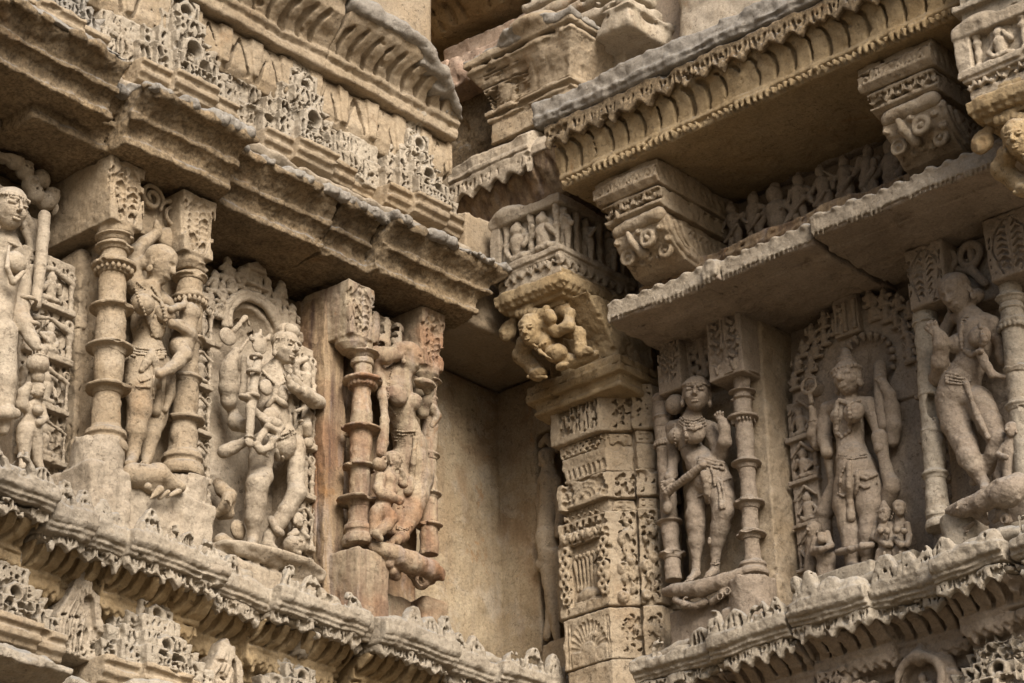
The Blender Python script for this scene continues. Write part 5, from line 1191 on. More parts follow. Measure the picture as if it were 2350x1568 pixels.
f.ch([(835, 655, .34, 45), (930, 690, .36, 62), (1080, 760, .37, 78), (1200, 800, .37, 72), (1275, 840, .36, 40)]).ch([(890, 740, .34, 30), (930, 810, .33, 45), (985, 850, .33, 28)]).el(935, 770, .36, 30).el(960, 820, .36, 26).ch([(1090, 830, .34, 40), (1150, 895, .34, 48), (1220, 880, .34, 25)]).ring(1145, 880, .37, 34, 12).ch([(1240, 800, .39, 25), (1290, 860, .38, 18)])
f.build('pedestal_beast', RED, t3, amp=.0015, amp2=.003)
colonnette('L', c6, (790, 760), (757, 2080), .285, 72, [(905, 118, 30), (960, 80, 22), (1090, 140, 46), (1430, 150, 38), (1693, 130, 34), (1925, 158, 40)], 'red streaked ringed colonnette left of the statue with the small attendant', RED, base=(2060, 2240, 118), beaded=(2,))
colonnette('L', c6, (1245, 985), (1250, 2300), .275, 58, [(1095, 90, 26), (1215, 70, 22), (1610, 85, 30), (1880, 85, 30), (2098, 100, 34)], 'slim red ringed colonnette at the edge of the empty niche', RED)

# ---- right frame: woman with the club
NR1 = .20
t4 = frame('niche_frame', 'grey brown stone frame with leafy capitals round the woman with a club', 'R', .94, 1.375, NR1, .03, ZR-.02, CZ-.004, BUFF)
s = Sculpt('R', (1.24, -.13, ZR-.02), (1.39, .10, CZ), .006); s.box((1.28, -.12, ZR-.02), (1.382, .09, CZ-.004), .008); s.crack((1.384, .08, 5.5), (1.384, -.1, 5.0), 8, .0025, .02, ax=0)
s.build('side_pier', BUFF, t4, amp=.002, amp2=.003)
zz1 = Q('R', c7(1590, 1050), NR1)[2]
s = Sculpt('R', (1.195, -.05, zz1-.02), (1.40, .23, CZ), .0042); s.box((1.215, -.05, zz1), (1.372, NR1, CZ-.004), .004); s.box((1.222, -.05, zz1+.32), (1.378, NR1+.006, CZ-.004), .004)
for b0, b1 in ((1.222, 1.29), (1.296, 1.366)):
    h = .30; m_ = (b0+b1)/2
    s.chain([(b0+.004, NR1+.003, zz1+.31), (b0+.006, NR1+.003, zz1+.14), (m_, NR1+.003, zz1+.02), (b1-.006, NR1+.003, zz1+.14), (b1-.004, NR1+.003, zz1+.31)], .006, k=.003)
    for i in range(7):
        zq = zz1+.06+.034*i; sg = (-1)**i; s.chain([(m_-sg*.020, NR1+.002, zq+.012), (m_, NR1+.002, zq-.004), (m_+sg*.016, NR1+.002, zq+.012), (m_+sg*.010, NR1+.002, zq+.024)], .0052, cut=True, deep=.014)
s.chain([(1.378, .17, CZ-.02), (1.376, .16, zz1+.15), (1.376, .11, zz1+.02)], .004, cut=True); s.chain([(1.378, .04, CZ-.05), (1.376, .05, zz1+.15), (1.376, .09, zz1+.02)], .004, cut=True)
s.build('capital', GREY, t4, amp=.001, amp2=.0018)
zz0 = Q('R', c7(1150, 1170), .17)[2]
s = Sculpt('R', (.93, -.05, zz0-.03), (1.08, .21, CZ), .0042); s.box((.955, -.05, zz0), (1.060, .17, CZ-.004), .004); s.box((.945, -.05, zz0+.30), (1.066, .185, CZ-.004), .005)
leafblock(s, .96, 1.02, zz0+.03, zz0+.29, .17); leafblock(s, 1.0, 1.058, zz0+.01, zz0+.29, .172); s.build('capital', GREY, t4, amp=.001, amp2=.0018)
s = Sculpt('R', (1.05, -.02, zz0), (1.23, .20, CZ), .0042); s.box((1.05, -.02, zz0+.02), (1.23, .085, CZ-.03), .008)
for m_ in (1.095, 1.165):
    s.chain([(m_-.035, .10, zz0+.05), (m_-.038, .115, zz0+.17), (m_-.01, .12, zz0+.255), (m_+.028, .118, zz0+.20), (m_+.030, .11, zz0+.10)], .010, k=.004); spiral(s, m_, zz0+.17, .11, .026, r=.006, turns=1.3)
    for i in range(4): s.ell((m_+.012*(-1)**i, .105, zz0+.06+.025*i), (.014, .012, .012), k=.003)
s.build('feather_canopy', GREY, t4, amp=.001)
s = Sculpt('R', (.92, -.02, ZR-.03), (1.40, .25, 4.97), .0055)
zb1 = Q('R', c11(1735, 860), .14)[2]; s.lathe(1.30, .135, [(.085, ZR-.03), (.085, zb1-.004)]); s.box((1.20, -.02, ZR-.03), (1.378, .20, zb1-.10), .012); s.box((.93, -.02, ZR-.03), (1.24, .155, Q('R', c11(1300, 1000), .16)[2]-.02), .012)
s.build('base_block', GREY, t4, amp=.002, amp2=.004)
f = Fig('R', c11, k=.008)
f.ch([(1110, 955, .16, 30), (1200, 945, .185, 48), (1350, 935, .195, 62), (1500, 890, .19, 56), (1640, 830, .17, 42)]).el(1330, 950, .17, (150, 50, 40)).ch([(1180, 1010, .19, 24), (1240, 1040, .20, 28), (1320, 1050, .19, 22), (1380, 1020, .18, 30)]).ring(1250, 1020, .21, 26, 9).ch([(1430, 1020, .18, 28), (1500, 960, .19, 30), (1580, 920, .18, 18)]).ring(1480, 985, .21, 22, 8).ring(1530, 950, .21, 22, 8)
f.ch([(1440, 870, .235, 6), (1440, 930, .24, 6)], k=.001, cut=True)
f.build('pedestal_fish', GREY, t4)
colonnette('R', c7, (1678, 1040), (1765, 2400), .135, 63, [(1060, 140, 26), (1165, 102, 22), (1215, 92, 18), (1345, 112, 44), (1665, 104, 30), (1940, 108, 34), (2157, 110, 34)], 'slender ringed colonnette with strings of pearls right of the woman with a club', GREY, base=(2330, 2450, 108), beaded=(3,))
colonnette('R', c7, (1122, 1190), (1212, 2480), .115, 58, [(1215, 70, 24), (1350, 76, 24), (1410, 68, 20), (1520, 80, 30), (2072, 92, 30), (2296, 95, 30)], 'worn ringed colonnette next to the carved corner pillar', GREY, beaded=(3,))

# ---- right-hand frame with the beast pedestal
NR3 = .165
t5 = frame('niche_frame', 'stone frame with leaf capitals and two ring ornaments at the right edge', 'R', 2.075, 2.72, NR3, .0, ZR, CZ+.0, GREY)
zq = Q('R', c8(1200, 560), NR3)[2]
capital_block('R', (2.075, 2.235, zq, CZ-.004), NR3, -.05, GREY, t5, seed=9, flare=False)
capital_block('R', (2.405, 2.60, Q('R', c8(1760, 370), NR3)[2], CZ-.004), NR3, -.05, GREY, t5, seed=10, flare=False)
s = Sculpt('R', (2.2, -.02, 5.60), (2.45, .17, CZ), .004); s.box((2.22, -.02, 5.70), (2.42, .07, CZ-.01), .01)
for (x, y, R) in ((1368, 258, .037), (1535, 210, .041)):
    q = Q('R', c8(x, y), .10); s.ell((q[0], .06, q[2]), (R, .05, R), cut=True); s.ring((q[0], .10, q[2]), R, .010, 1); s.ell((q[0], .085, q[2]), (R*.3, .02, R*.75)); s.chain([(q[0]-R*.6, .085, q[2]-R*.2), (q[0], .09, q[2]-R*.45), (q[0]+R*.6, .085, q[2]-R*.2)], .005)
q = Q('R', c8(1540, 330), .09); s.chain([(q[0]-.05, .08, q[2]+.03), (q[0]+.01, .10, q[2]), (q[0]+.05, .09, q[2]-.06)], .014, k=.006)
s.build('ring_ornaments', GREY, t5, amp=.001)
s = Sculpt('R', (2.05, -.05, ZR), (2.72, .25, 5.02), .0055)
zb2 = Q('R', c12(1270, 500), .12)[2]; s.lathe(2.175, .11, [(.08, ZR), (.08, zb2)]); s.box((2.10, -.05, ZR), (2.27, .18, zb2-.15), .02, k=.02); s.box((2.25, -.05, ZR), (2.72, .13, Q('R', c12(1500, 560), .14)[2]), .012); s.box((2.47, -.05, ZR), (2.72, .18, Q('R', c12(1790, 500), .14)[2]), .012)
s.build('base_block', LATT, t5, amp=.002, amp2=.005)
f = Fig('R', c12, k=.012)
f.ch([(1340, 420, .17, 38), (1440, 400, .20, 60), (1560, 350, .21, 72), (1690, 290, .21, 85), (1800, 230, .20, 70)]).el(1730, 290, .22, (120, 90, 95)).ch([(1540, 420, .18, 60), (1590, 490, .17, 25)]).ch([(1420, 500, .17, 25), (1450, 530, .17, 34), (1500, 490, .17, 20)]).ring(1455, 525, .19, 24, 9).ch([(1640, 480, .17, 20), (1700, 430, .18, 40), (1730, 480, .18, 28)]).ring(1710, 470, .20, 24, 9)
for i in range(6): f.el(1390+60*i, 395-22*i, .235, 16, k=.004)
f.build('pedestal_beast', GREY, t5, amp=.0018, amp2=.003)
colonnette('R', c8, (1215, 540), (1314, 2060), .105, 76, [(690, 105, 34), (770, 84, 30), (860, 84, 26), (1175, 80, 26), (1445, 84, 26), (1740, 100, 40)], 'whitish worn ringed colonnette between the crowned statue and the swaying woman', LATT, base=(1980, 2120, 98), damage=1)
colonnette('R', c8, (1805, 340), (1925, 1800), .095, 82, [(515, 108, 34), (580, 88, 22), (690, 110, 50), (1010, 100, 30), (1265, 105, 34)], 'ringed colonnette cut by the right edge of the photo', LATT, beaded=(2,))

# ---- stelae behind the gods
def stele_side(s, a0, a1, z0, z1, n, rr, cells=4):
    h = (z1-z0)/cells
    for i in range(cells):
        b = z0+h*i; s.box((a0, n-.06, b), (a1, n+.022, b+.022), .003); m = (a0+a1)/2
        for x in (a0+.012, a1-.012): s.lathe(x, n+.005, [(.011, b+.02), (.008, b+.05), (.011, b+h*.35), (.007, b+h*.4), (.011, b+h*.62), (.013, b+h*.66)])
        mini(s, (m, n+.008, b+.022), h*.60, rr, None, k=.003)
        s.chain([(a0+.01, n+.01, b+h*.66), (m, n+.016, b+h*.80), (a1-.01, n+.01, b+h*.66)], .009, k=.003)
        for u in (.2, .5, .8): s.hole(('s', a0+(a1-a0)*u, b+h*.84, a0+(a1-a0)*u, b+h*.94, .005), n-.02, n+.03)
        s.ring((a1-.018, n+.01, b+h*.80), .013, .005, 1)
# bearded god's stele
t2 = thing('carved_stele', 'tall arched stele crowded with tiny figures behind the bearded god', 'stele', 'L', (-1.48, .1, 4.85))
s = Sculpt('L', (-1.84, -.02, 4.78), (-1.19, .20, 6.14), .0045)
s.box((-1.83, -.02, 4.78), (-1.20, .065, 5.93), .006)
pc = Q('L', zA(850, 1180), .11); R0 = Q('L', zA(800, 640), .11)[2]-pc[2]; ca = pc[0]; cz = pc[2]
s.poly([(ca-R0*1.75, cz-.1), (ca+R0*1.75, cz-.1), (ca+R0*1.75, cz+R0*.62), (ca+R0*1.2, cz+R0*1.25), (ca+R0*.45, cz+R0*1.72), (ca-R0*.25, cz+R0*1.80), (ca-R0*1.0, cz+R0*1.30), (ca-R0*1.7, cz+R0*.7)], -.02, .075, .01); s.ell((ca, .06, cz), (R0*1.12, .05, R0*1.12), k=.006)
s.ell((ca, .12, cz-.02), (R0*.80, .085, R0*.80), k=.01, cut=True)
arc = lambda R, n, r: s.chain([(ca+R*math.cos(q), n, cz+R*math.sin(q)) for q in np.linspace(-.15, 3.3, 22)], r, k=.004)
arc(R0, .112, .015); arc(R0*.86, .116, .012); foliage(s, face_n(ca-R0*.7, cz-.02, .045), R0*1.4, R0*.6, RF, .04, .006, .012); s.build('arch_slab', PALE, t2)
s = Sculpt('L', (ca-R0*1.8, .04, cz-.1), (ca+R0*1.85, .22, cz+R0*2.0), .004); rr = random.Random(12)
for ring_, m_ in ((1.22, 9), (1.55, 8)):
    for q in np.linspace(-.05, 3.2, m_):
        if ring_ > 1.4 and 1.2 < q < 2.0: continue
        mini(s, (ca+R0*(ring_-.08)*math.cos(q), .105, cz+R0*(ring_-.12)*math.sin(q)), .092, rr, True, k=.0015, fat=1.12)
s.box((ca-.055, .05, cz+R0*1.2), (ca+.055, .135, cz+R0*1.26), .003); s.box((ca-.06, .05, cz+R0*1.62), (ca+.06, .14, cz+R0*1.72), .004); s.poly([(ca-.06, cz+R0*1.7), (ca+.06, cz+R0*1.7), (ca, cz+R0*1.95)], .05, .13, .004)
for x in (-.048, .048): s.lathe(ca+x, .12, [(.010, cz+R0*1.25), (.007, cz+R0*1.4), (.011, cz+R0*1.62)])
mini(s, (ca-.02, .11, cz+R0*1.26), .08, rr, False); mini(s, (ca+.02, .11, cz+R0*1.26), .08, rr, False)
s.build('crowd_of_figures', PALE, t2, amp=.0012, cell=.004)
s = Sculpt('L', (-1.84, -.02, 4.86), (-1.66, .20, 5.92), .004); s.box((-1.83, -.02, 4.87), (-1.70, .14, 5.90), .006); foliage(s, face_n(-1.82, 4.95, .142), .115, .90, RF, .03, .005, .02); stele_side(s, -1.825, -1.705, 4.98, 5.86, .145, rr, 5); s.build('side_panel', PALE, t2, amp=.0012, cell=.004)
s = Sculpt('L', (-1.33, -.02, 4.80), (-1.19, .24, 5.86), .004); s.box((-1.325, -.02, 4.80), (-1.205, .155, 5.84), .006); foliage(s, face_n(-1.32, 4.82, .157), .11, .98, RF, .03, .005, .02); stele_side(s, -1.32, -1.21, 4.84, 5.82, .16, rr, 5); s.build('side_panel', PALE, t2, amp=.0012, cell=.004)
s = Sculpt('L', (-1.80, -.02, 4.72), (-1.18, .33, 4.93), .005); zf = Q('L', zC(830, 1400), .2)[2]; s.box((-1.75, -.02, 4.72), (-1.20, .25, zf-.075), .03); s.box((-1.70, -.02, 4.72), (-1.22, .19, zf-.01), .02, k=.02); s.chain([(-1.64, .23, zf-.05), (-1.54, .245, zf-.045), (-1.47, .24, zf-.055)], [.018, .024, .02], k=.012); s.ell((-1.36, .235, zf-.06), (.05, .03, .03), k=.012); s.chain([(-1.32, .24, zf-.06), (-1.25, .235, zf-.05)], .02, k=.01); s.ell((-1.45, .2, zf-.03), (.25, .10, .035), k=.02)
s.build('base_slab', PALE, t2, amp2=.005)
# far left stele
t0 = thing('carved_stele', 'arched stele with skull-like faces and tiny panels at the far left edge', 'stele', 'L', (-2.75, .1, 4.85))
s = Sculpt('L', (-3.2, -.02, 4.80), (-2.40, .16, 6.06), .005); s.box((-3.2, -.02, 4.80), (-2.44, .06, 5.95), .006)
q0 = Q('L', c5(20, -60), .10); arcx = lambda R, n, r: s.chain([(q0[0]-.06+R*math.cos(q), n, q0[2]-.12+R*math.sin(q)) for q in np.linspace(-.1, 1.9, 14)], r, k=.004)
s.poly([(-3.15, 5.5), (-2.50, 5.5), (-2.47, 5.72), (-2.58, 5.88), (-2.75, 6.02), (-2.85, 6.05), (-3.1, 6.0)], -.02, .085, .01); arcx(.22, .10, .014); arcx(.19, .10, .011); s.build('arch_slab', PALE, t0)
s = Sculpt('L', (-2.95, .03, 5.55), (-2.42, .22, 6.10), .004)
for (x, y) in ((100, 1120), (170, 1190), (215, 1290), (285, 1250), (320, 1400), (370, 1370), (180, 1110), (245, 1350), (60, 1060), (420, 1480)):
    q = Q('L', c1(x, y), .11); s.ell(q, (.032, .032, .034), k=.006); s.ell(q+[.008, .028, .004], (.006, .01, .006), cut=True); s.ell(q+[-.012, .028, .004], (.006, .01, .006), cut=True)
for (x, y) in ((15, 960), (40, 1010), (15, 1060)): q = Q('L', c1(x, y), .11); s.box(q-[.03, .03, .03], q+[.03, .01, .03], .004, k=.004)
s.build('skull_faces', PALE, t0, amp=.0012)
rr = random.Random(31)
s = Sculpt('L', (-2.58, .0, 4.80), (-2.32, .24, 5.80), .004); s.box((-2.56, -.02, 4.80), (-2.335, .145, 5.78), .006); foliage(s, face_n(-2.55, 4.82, .147), .20, .94, RF, .03, .005, .02); stele_side(s, -2.55, -2.345, 4.84, 5.76, .150, rr, 5); s.build('side_panel', PALE, t0, amp=.0012, cell=.004)
s = Sculpt('L', (-3.2, -.02, 4.74), (-2.43, .36, 4.90), .006); s.box((-3.2, -.02, 4.74), (-2.60, .30, 4.88), .02); s.build('base_slab', PALE, t0, amp2=.005)
s = Sculpt('L', (-2.36, -.02, 4.80), (-2.24, .20, 6.05), .006); s.box((-2.33, -.02, 4.80), (-2.27, .165, 5.85), .02); s.flake(.006, .02, .2); s.build('edge_strip', BUFF, t0, amp=.002, amp2=.005)
# crowned god's stele
t6 = thing('carved_stele', 'grey stele with an arched crest and boxed tiny figures behind the crowned statue', 'stele', 'R', (1.7, -.05, 4.75))
s = Sculpt('R', (1.39, -.12, 4.70), (2.12, .05, 5.92), .005); s.box((1.395, -.12, 4.70), (2.10, -.045, 5.62), .006)
q0 = Q('R', c8(730, 960), -.02); ca, cz = q0[0], q0[2]
s.poly([(ca-.30, cz-.2), (ca+.36, cz-.2), (ca+.36, cz+.02), (ca+.25, cz+.17), (ca+.08, cz+.26), (ca-.06, cz+.27), (ca-.20, cz+.15), (ca-.30, cz+.0)], -.12, -.03, .01)
s.ell((ca+.04, -.02, cz-.03), (.13, .05, .13), k=.01, cut=True)
for q in np.linspace(-.3, 2.6, 12): s.cap((ca+.04+.125*math.cos(q), -.02, cz-.03+.125*math.sin(q)), (ca+.04+.10*math.cos(q), -.03, cz-.03+.10*math.sin(q)), .013, .003, k=.002)
s.build('arch_slab', GREY, t6)
s = Sculpt('R', (ca-.34, -.09, cz-.2), (ca+.40, .08, cz+.32), .004); rr = random.Random(14)
for R, m_ in ((.20, 13), (.255, 14)):
    for q in np.linspace(-.15, 3.05, m_):
        if 1.35 < q < 1.95: continue
        x, z = ca+.02+R*1.12*math.cos(q), cz-.05+R*math.sin(q); mini(s, (x, -.018, z), .072, rr, True, k=.003, fat=1.35)
s.box((ca-.065, -.06, cz+.11), (ca+.045, .0, cz+.26), .004)
for x in (-.05, -.01, .03): s.lathe(ca+x, .005, [(.012, cz+.12), (.008, cz+.17), (.012, cz+.24)])
mini(s, (ca-.03, .0, cz+.125), .10, rr, False); s.ell((ca-.01, -.02, cz+.275), (.06, .04, .03), k=.01)
s.build('crest', GREY, t6, amp=.0012)
for a0, a1 in ((1.40, 1.515), (1.965, 2.07)):
    s = Sculpt('R', (a0-.01, -.12, 4.75), (a1+.02, .06, 5.64), .004); s.box((a0, -.12, 4.76), (a1, -.02, 5.62), .004)
    for i in range(5):
        b = 4.78+.17*i; s.hole(('p', [(a0+.016, b+.03), (a1-.016, b+.03), (a1-.016, b+.11), ((a0+a1)/2, b+.145), (a0+.016, b+.11)]), -.035, .05); s.box((a0-.006, -.06, b), (a1+.006, .0, b+.018), .003); mini(s, ((a0+a1)/2, -.025, b+.02), .115, rr, True, k=.003)
        s.chain([(a0+.01, -.015, b+.115), ((a0+a1)/2, -.01, b+.158), (a1-.01, -.015, b+.115)], .006, k=.002)
    s.build('side_panel', GREY, t6, amp=.0012, cell=.004)
s = Sculpt('R', (1.45, -.1, ZR), (2.1, .15, 4.86), .005); zf = Q('R', c12(690, 815), .05)[2]; s.box((1.46, -.1, ZR), (1.80, .12, zf), .008); s.box((1.80, -.1, ZR), (1.96, .10, zf-.005), .008); s.box((1.45, -.1, ZR), (2.1, .06, zf-.05), .01)
for i in range(14): s.ell((1.49+.022*i, .10, zf), (.010, .012, .008), k=.003)
s.build('base_block', LATT, t6, amp2=.004)
# ------------------------------------------------------------------ statues
def statue(label, w, at_, name='stone_statue', group='carved statues standing in the frames'):
    return thing(name, label, 'statue', w, at_, group=group)
# ---- woman with a child
t = statue('stone woman with raised arm carrying a child on her hip between two thick colonnettes', 'L', (-2.15, .31, 4.9))
f = Fig('L', c5, k=.012)
f.ch([(1075, 395, .325, 54), (1045, 455, .32, 78), (1020, 560, .305, 115), (1020, 690, .30, 108), (1030, 800, .30, 92), (1030, 910, .30, 122), (1040, 985, .30, 130)])
f.ch([(945, 430, .29, 62), (1040, 450, .30, 70), (1150, 540, .31, 58)])
f.el(1000, 560, .375, (86, 70, 80), k=.008).el(1150, 625, .375, (76, 60, 72), k=.008)
f.ch([(945, 430, .28, 62), (928, 300, .275, 60), (945, 190, .275, 56), (1000, 130, .28, 48), (1085, 60, .30, 40), (1098, 25, .305, 34)])
f.ch([(985, 985, .31, 118), (975, 1140, .32, 106), (970, 1290, .33, 88), (950, 1440, .32, 76), (930, 1580, .31, 50), (925, 1625, .32, 46), (905, 1668, .36, 40)])
f.ch([(1105, 1000, .29, 105), (1125, 1160, .29, 92), (1090, 1320, .295, 78), (1050, 1470, .29, 64), (1022, 1600, .285, 44), (1015, 1640, .29, 42), (1012, 1672, .33, 34)])
f.ch([(1150, 540, .32, 50), (1215, 610, .30, 44), (1300, 700, .31, 40), (1360, 740, .34, 34)])
f.hand(1085, 10, .31, 34, ang=78, curl=.2)
f.head(1120, 285, .345, 148, yaw=22, pitch=-22, hair='cap', worn=.9); f.el(1005, 265, .31, (45, 40, 50))
for u in (-12, 6, 22): f.ch([(1000+u, 1650, .40, 12), (985+u, 1672, .405, 10)], k=.002)
f.build('body', BUFF, t)
f = Fig('L', c5, k=.004).snap()
f.beads([(940, 440, .36), (985, 560, .43), (1035, 690, .41), (1060, 770, .40), (1110, 790, .40), (1150, 730, .40), (1150, 640, .43), (1120, 520, .40), (1060, 430, .38)], 13).el(1095, 715, .385, (70, 25, 78)).ch([(1080, 640, .40, 16), (1075, 720, .415, 12), (1120, 760, .41, 12)]).beads([(955, 400, .35), (1050, 480, .385), (1130, 545, .38)], 10)
f.build('necklace', BUFF, t)
f = Fig('L', c5, k=.004).snap()
for i, y in enumerate((848, 868, 888, 908)): f.beads([(915, y, .35), (975, y+14, .395), (1060, y+22, .40), (1150, y+16, .375)], 9, 1.3)
f.ch([(1060, 890, .405, 26), (1020, 960, .41, 30), (985, 1010, .41, 26)]).ch([(1060, 900, .40, 24), (1090, 1000, .405, 26), (1095, 1150, .40, 30), (1088, 1300, .40, 40)]).beads([(1070, 1060, .42), (1070, 1180, .42), (1068, 1290, .42)], 9).beads([(905, 1100, .37), (960, 1130, .41), (1040, 1130, .40)], 8).beads([(920, 1040, .38), (980, 1090, .42), (1040, 1070, .41)], 8)
f.ch([(1190, 1050, .28, 30), (1185, 1180, .28, 32), (1150, 1290, .28, 26)])
f.build('girdle_and_sash', BUFF, t)
c_ = thing('stone_child', 'faceless stone child clinging to the hip of the woman with raised arm', 'child', 'L', (-2.0, .36, 5.4))
f = Fig('L', c5, k=.010)
f.el(1325, 615, .365, (84, 76, 78)).ch([(1310, 690, .355, 70), (1290, 770, .35, 84), (1255, 850, .35, 80)]).ch([(1240, 840, .365, 62), (1285, 905, .395, 54), (1240, 960, .40, 44), (1185, 1000, .405, 38)]).ch([(1190, 1000, .405, 36), (1110, 1040, .42, 30)]).ch([(1290, 560, .375, 32), (1235, 570, .40, 28), (1190, 590, .41, 24)]).ch([(1250, 690, .38, 30), (1200, 690, .40, 26), (1330, 765, .385, 30)]).ch([(1280, 540, .38, 24), (1295, 500, .385, 18)])
f.build('body', BUFF, c_)

# ---- bearded god with a trident
t = statue('bearded four-armed stone god with coiled hair, a trident staff and a hand at his chin', 'L', (-1.46, .2, 4.9))
zf_ = lambda x, y: zA(x, y)
f = Fig('L', zA, k=.012)
f.ch([(1170, 1690, .235, 120), (1130, 1780, .225, 150)]).ch([(1130, 1850, .21, 210), (1120, 2000, .21, 215), (1120, 2180, .20, 195), (1110, 2350, .205, 200), (1180, 2520, .205, 195), (1240, 2700, .205, 215), (1260, 2850, .205, 225)])
f.ch([(960, 1830, .19, 110), (1150, 1820, .20, 130), (1400, 1920, .20, 110)])
f.el(1020, 1990, .275, (115, 60, 130)).el(1270, 2090, .27, (80, 60, 120)).el(1100, 2430, .25, (160, 75, 140))
f.ch([(1400, 1930, .20, 105), (1600, 2080, .19, 100), (1800, 2200, .20, 95), (1720, 2190, .25, 100), (1560, 2080, .29, 85), (1450, 2010, .31, 62), (1400, 1960, .315, 62)])
f.hand(1360, 1900, .315, 70, ang=100, curl=.35)
f.ch([(1580, 2230, .16, 55), (1620, 2420, .19, 62), (1600, 2560, .22, 75)])
f.ch([(1450, 2740, .2, 60), (1560, 2600, .22, 70), (1640, 2560, .24, 50)])
f.ch([(540, 2330, .13, 70), (490, 2200, .15, 105), (480, 2000, .16, 128), (480, 1800, .17, 130), (490, 1700, .18, 105), (540, 1580, .19, 85), (590, 1480, .20, 62)]).hand(590, 1480, .20, 55, ang=70, curl=.2)
f.ch([(560, 2380, .14, 80), (600, 2520, .16, 110), (700, 2560, .20, 80), (800, 2500, .24, 60)])
f.ch([(420, 2920, .20, 92), (560, 2860, .22, 88), (760, 2760, .27, 72)])
f.ch([(860, 2350, .24, 60), (980, 2440, .28, 64), (1060, 2500, .30, 66)])
f.ch([(980, 2830, .20, 200), (950, 3050, .21, 185), (940, 3300, .235, 170), (910, 3400, .25, 160), (880, 3620, .235, 145), (850, 3900, .22, 118), (840, 4130, .205, 76), (840, 4210, .205, 72), (820, 4290, .24, 70)])
f.ch([(1450, 2870, .20, 180), (1460, 3100, .21, 150), (1460, 3330, .215, 138), (1470, 3530, .235, 148), (1340, 3760, .215, 120), (1210, 3960, .19, 105), (1080, 4150, .17, 92), (1040, 4290, .165, 85), (1120, 4340, .18, 70)])
f.head(1310, 1425, .275, 262, yaw=2, pitch=-12, hair='knot')
f.build('body', PALE, t)
f = Fig('L', zA, k=.006)
f.ch([(925, 1560, .26, 62), (880, 1760, .27, 66), (840, 2050, .28, 68), (810, 2300, .29, 66), (790, 2700, .30, 62)])
f.ring(888, 1548, .265, 75, 34, 2).ring(842, 1770, .28, 80, 30, 2).ring(820, 2120, .29, 88, 30, 2)
f.el(760, 2150, .285, (150, 80, 40)).el(790, 2790, .30, (100, 60, 80)).el(790, 2720, .30, (90, 90, 36))
f.el(935, 1360, .255, (165, 55, 175)).ch([(820, 1290, .26, 50), (800, 1230, .26, 34)]).ch([(1050, 1290, .26, 50), (1080, 1240, .26, 34)]).ch([(940, 1240, .26, 50), (950, 1170, .26, 30)])
f.ch([(900, 1290, .31, 14), (930, 1440, .315, 15)], k=.001, cut=True).ch([(1020, 1320, .31, 13), (990, 1450, .31, 13)], k=.001, cut=True).el(860, 1250, .31, 16, k=.001, cut=True).el(1040, 1270, .31, 18, k=.001, cut=True).el(930, 1230, .31, 16, k=.001, cut=True)
f.build('trident_staff', PALE, t)
f = Fig('L', zA, k=.008)
f.ch([(560, 1180, .17, 42), (640, 1080, .18, 44), (730, 980, .17, 46)]).ch([(740, 980, .17, 34), (800, 1120, .16, 24)]).el(470, 1260, .165, (165, 60, 140)).ch([(640, 1460, .17, 34), (760, 1310, .17, 26), (820, 1240, .16, 22)]).ch([(700, 1560, .18, 44), (720, 1800, .18, 52), (690, 2090, .18, 56)])
f.build('axe_and_scarf', PALE, t)
f = Fig('L', zA, k=.008)
f.ch([(870, 2820, .30, 60), (960, 2900, .31, 70), (1080, 2860, .31, 60), (1120, 2760, .31, 45), (1200, 2710, .30, 30), (1260, 2740, .30, 18)]).ch([(930, 2880, .31, 50), (920, 2760, .30, 50), (1000, 2640, .29, 55)]).el(1150, 2500, .30, (160, 65, 90)).ch([(1060, 2560, .305, 60), (1200, 2640, .30, 50), (1290, 2560, .30, 38)]).ch([(1000, 2950, .30, 40), (1060, 2990, .30, 26)])
for i in range(5): f.ch([(1080+30*i, 2450+22*i, .335, 7), (1180+25*i, 2540+12*i, .335, 7)], k=.001, cut=True)
f.build('garland', PALE, t)
f = Fig('L', zA, k=.005).snap()
f.beads([(1060, 2700, .30), (1200, 2690, .30), (1350, 2650, .28), (1450, 2590, .25)], 22).beads([(1130, 2740, .30), (1280, 2730, .30), (1460, 2650, .26)], 20)
f.ch([(1180, 2900, .27, 40), (1220, 3120, .26, 60), (1290, 3150, .25, 14)]).ch([(1270, 3000, .25, 44), (1260, 3250, .25, 50), (1230, 3340, .26, 52), (1130, 3360, .27, 40)])
f.ch([(1060, 3620, .20, 40), (1080, 3860, .21, 44), (1180, 4060, .215, 56), (1290, 4140, .21, 50)]).ch([(1450, 3020, .29, 10), (1560, 3030, .24, 10)])
f.build('scarf_and_jewels', PALE, t)
f = Fig('L', zA, k=.005).snap()
f.beads([(970, 1740, .27), (1070, 1850, .30), (1200, 1960, .30), (1330, 1900, .28)], 20).ch([(1190, 1980, .285, 24), (1150, 2140, .27, 30), (1040, 2260, .27, 20)]).ch([(1160, 2140, .27, 26), (1330, 2260, .27, 20)])
f.build('necklace', PALE, t)
f = Fig('L', zA, k=.005); f.el(1640, 2800, .24, (92, 60, 84)).ch([(1630, 2660, .235, 62), (1620, 2560, .24, 72)]).ring(1590, 2500, .235, 80, 18, 2); f.build('gourd', PALE, t)
t = thing('attendant_statue', 'small seated attendant and a lying head carved at the bearded god\'s right foot', 'statue', 'L', (-1.27, .22, 4.9), group='small attendants at the feet of the statues')
f = Fig('L', zA, k=.008)
f.head(1490, 3920, .22, 120, yaw=20, pitch=5, hair='cap').ch([(1500, 4060, .20, 70), (1540, 4200, .20, 85), (1590, 4300, .2, 70)]).ch([(1450, 4080, .22, 40), (1390, 4140, .24, 34), (1480, 4100, .25, 30)]).ch([(1560, 4080, .22, 40), (1640, 4160, .23, 34)])
f.head(1450, 4280, .28, 150, yaw=-10, pitch=20, roll=70, hair='cap').ch([(1200, 4410, .24, 80), (1000, 4430, .24, 90)])
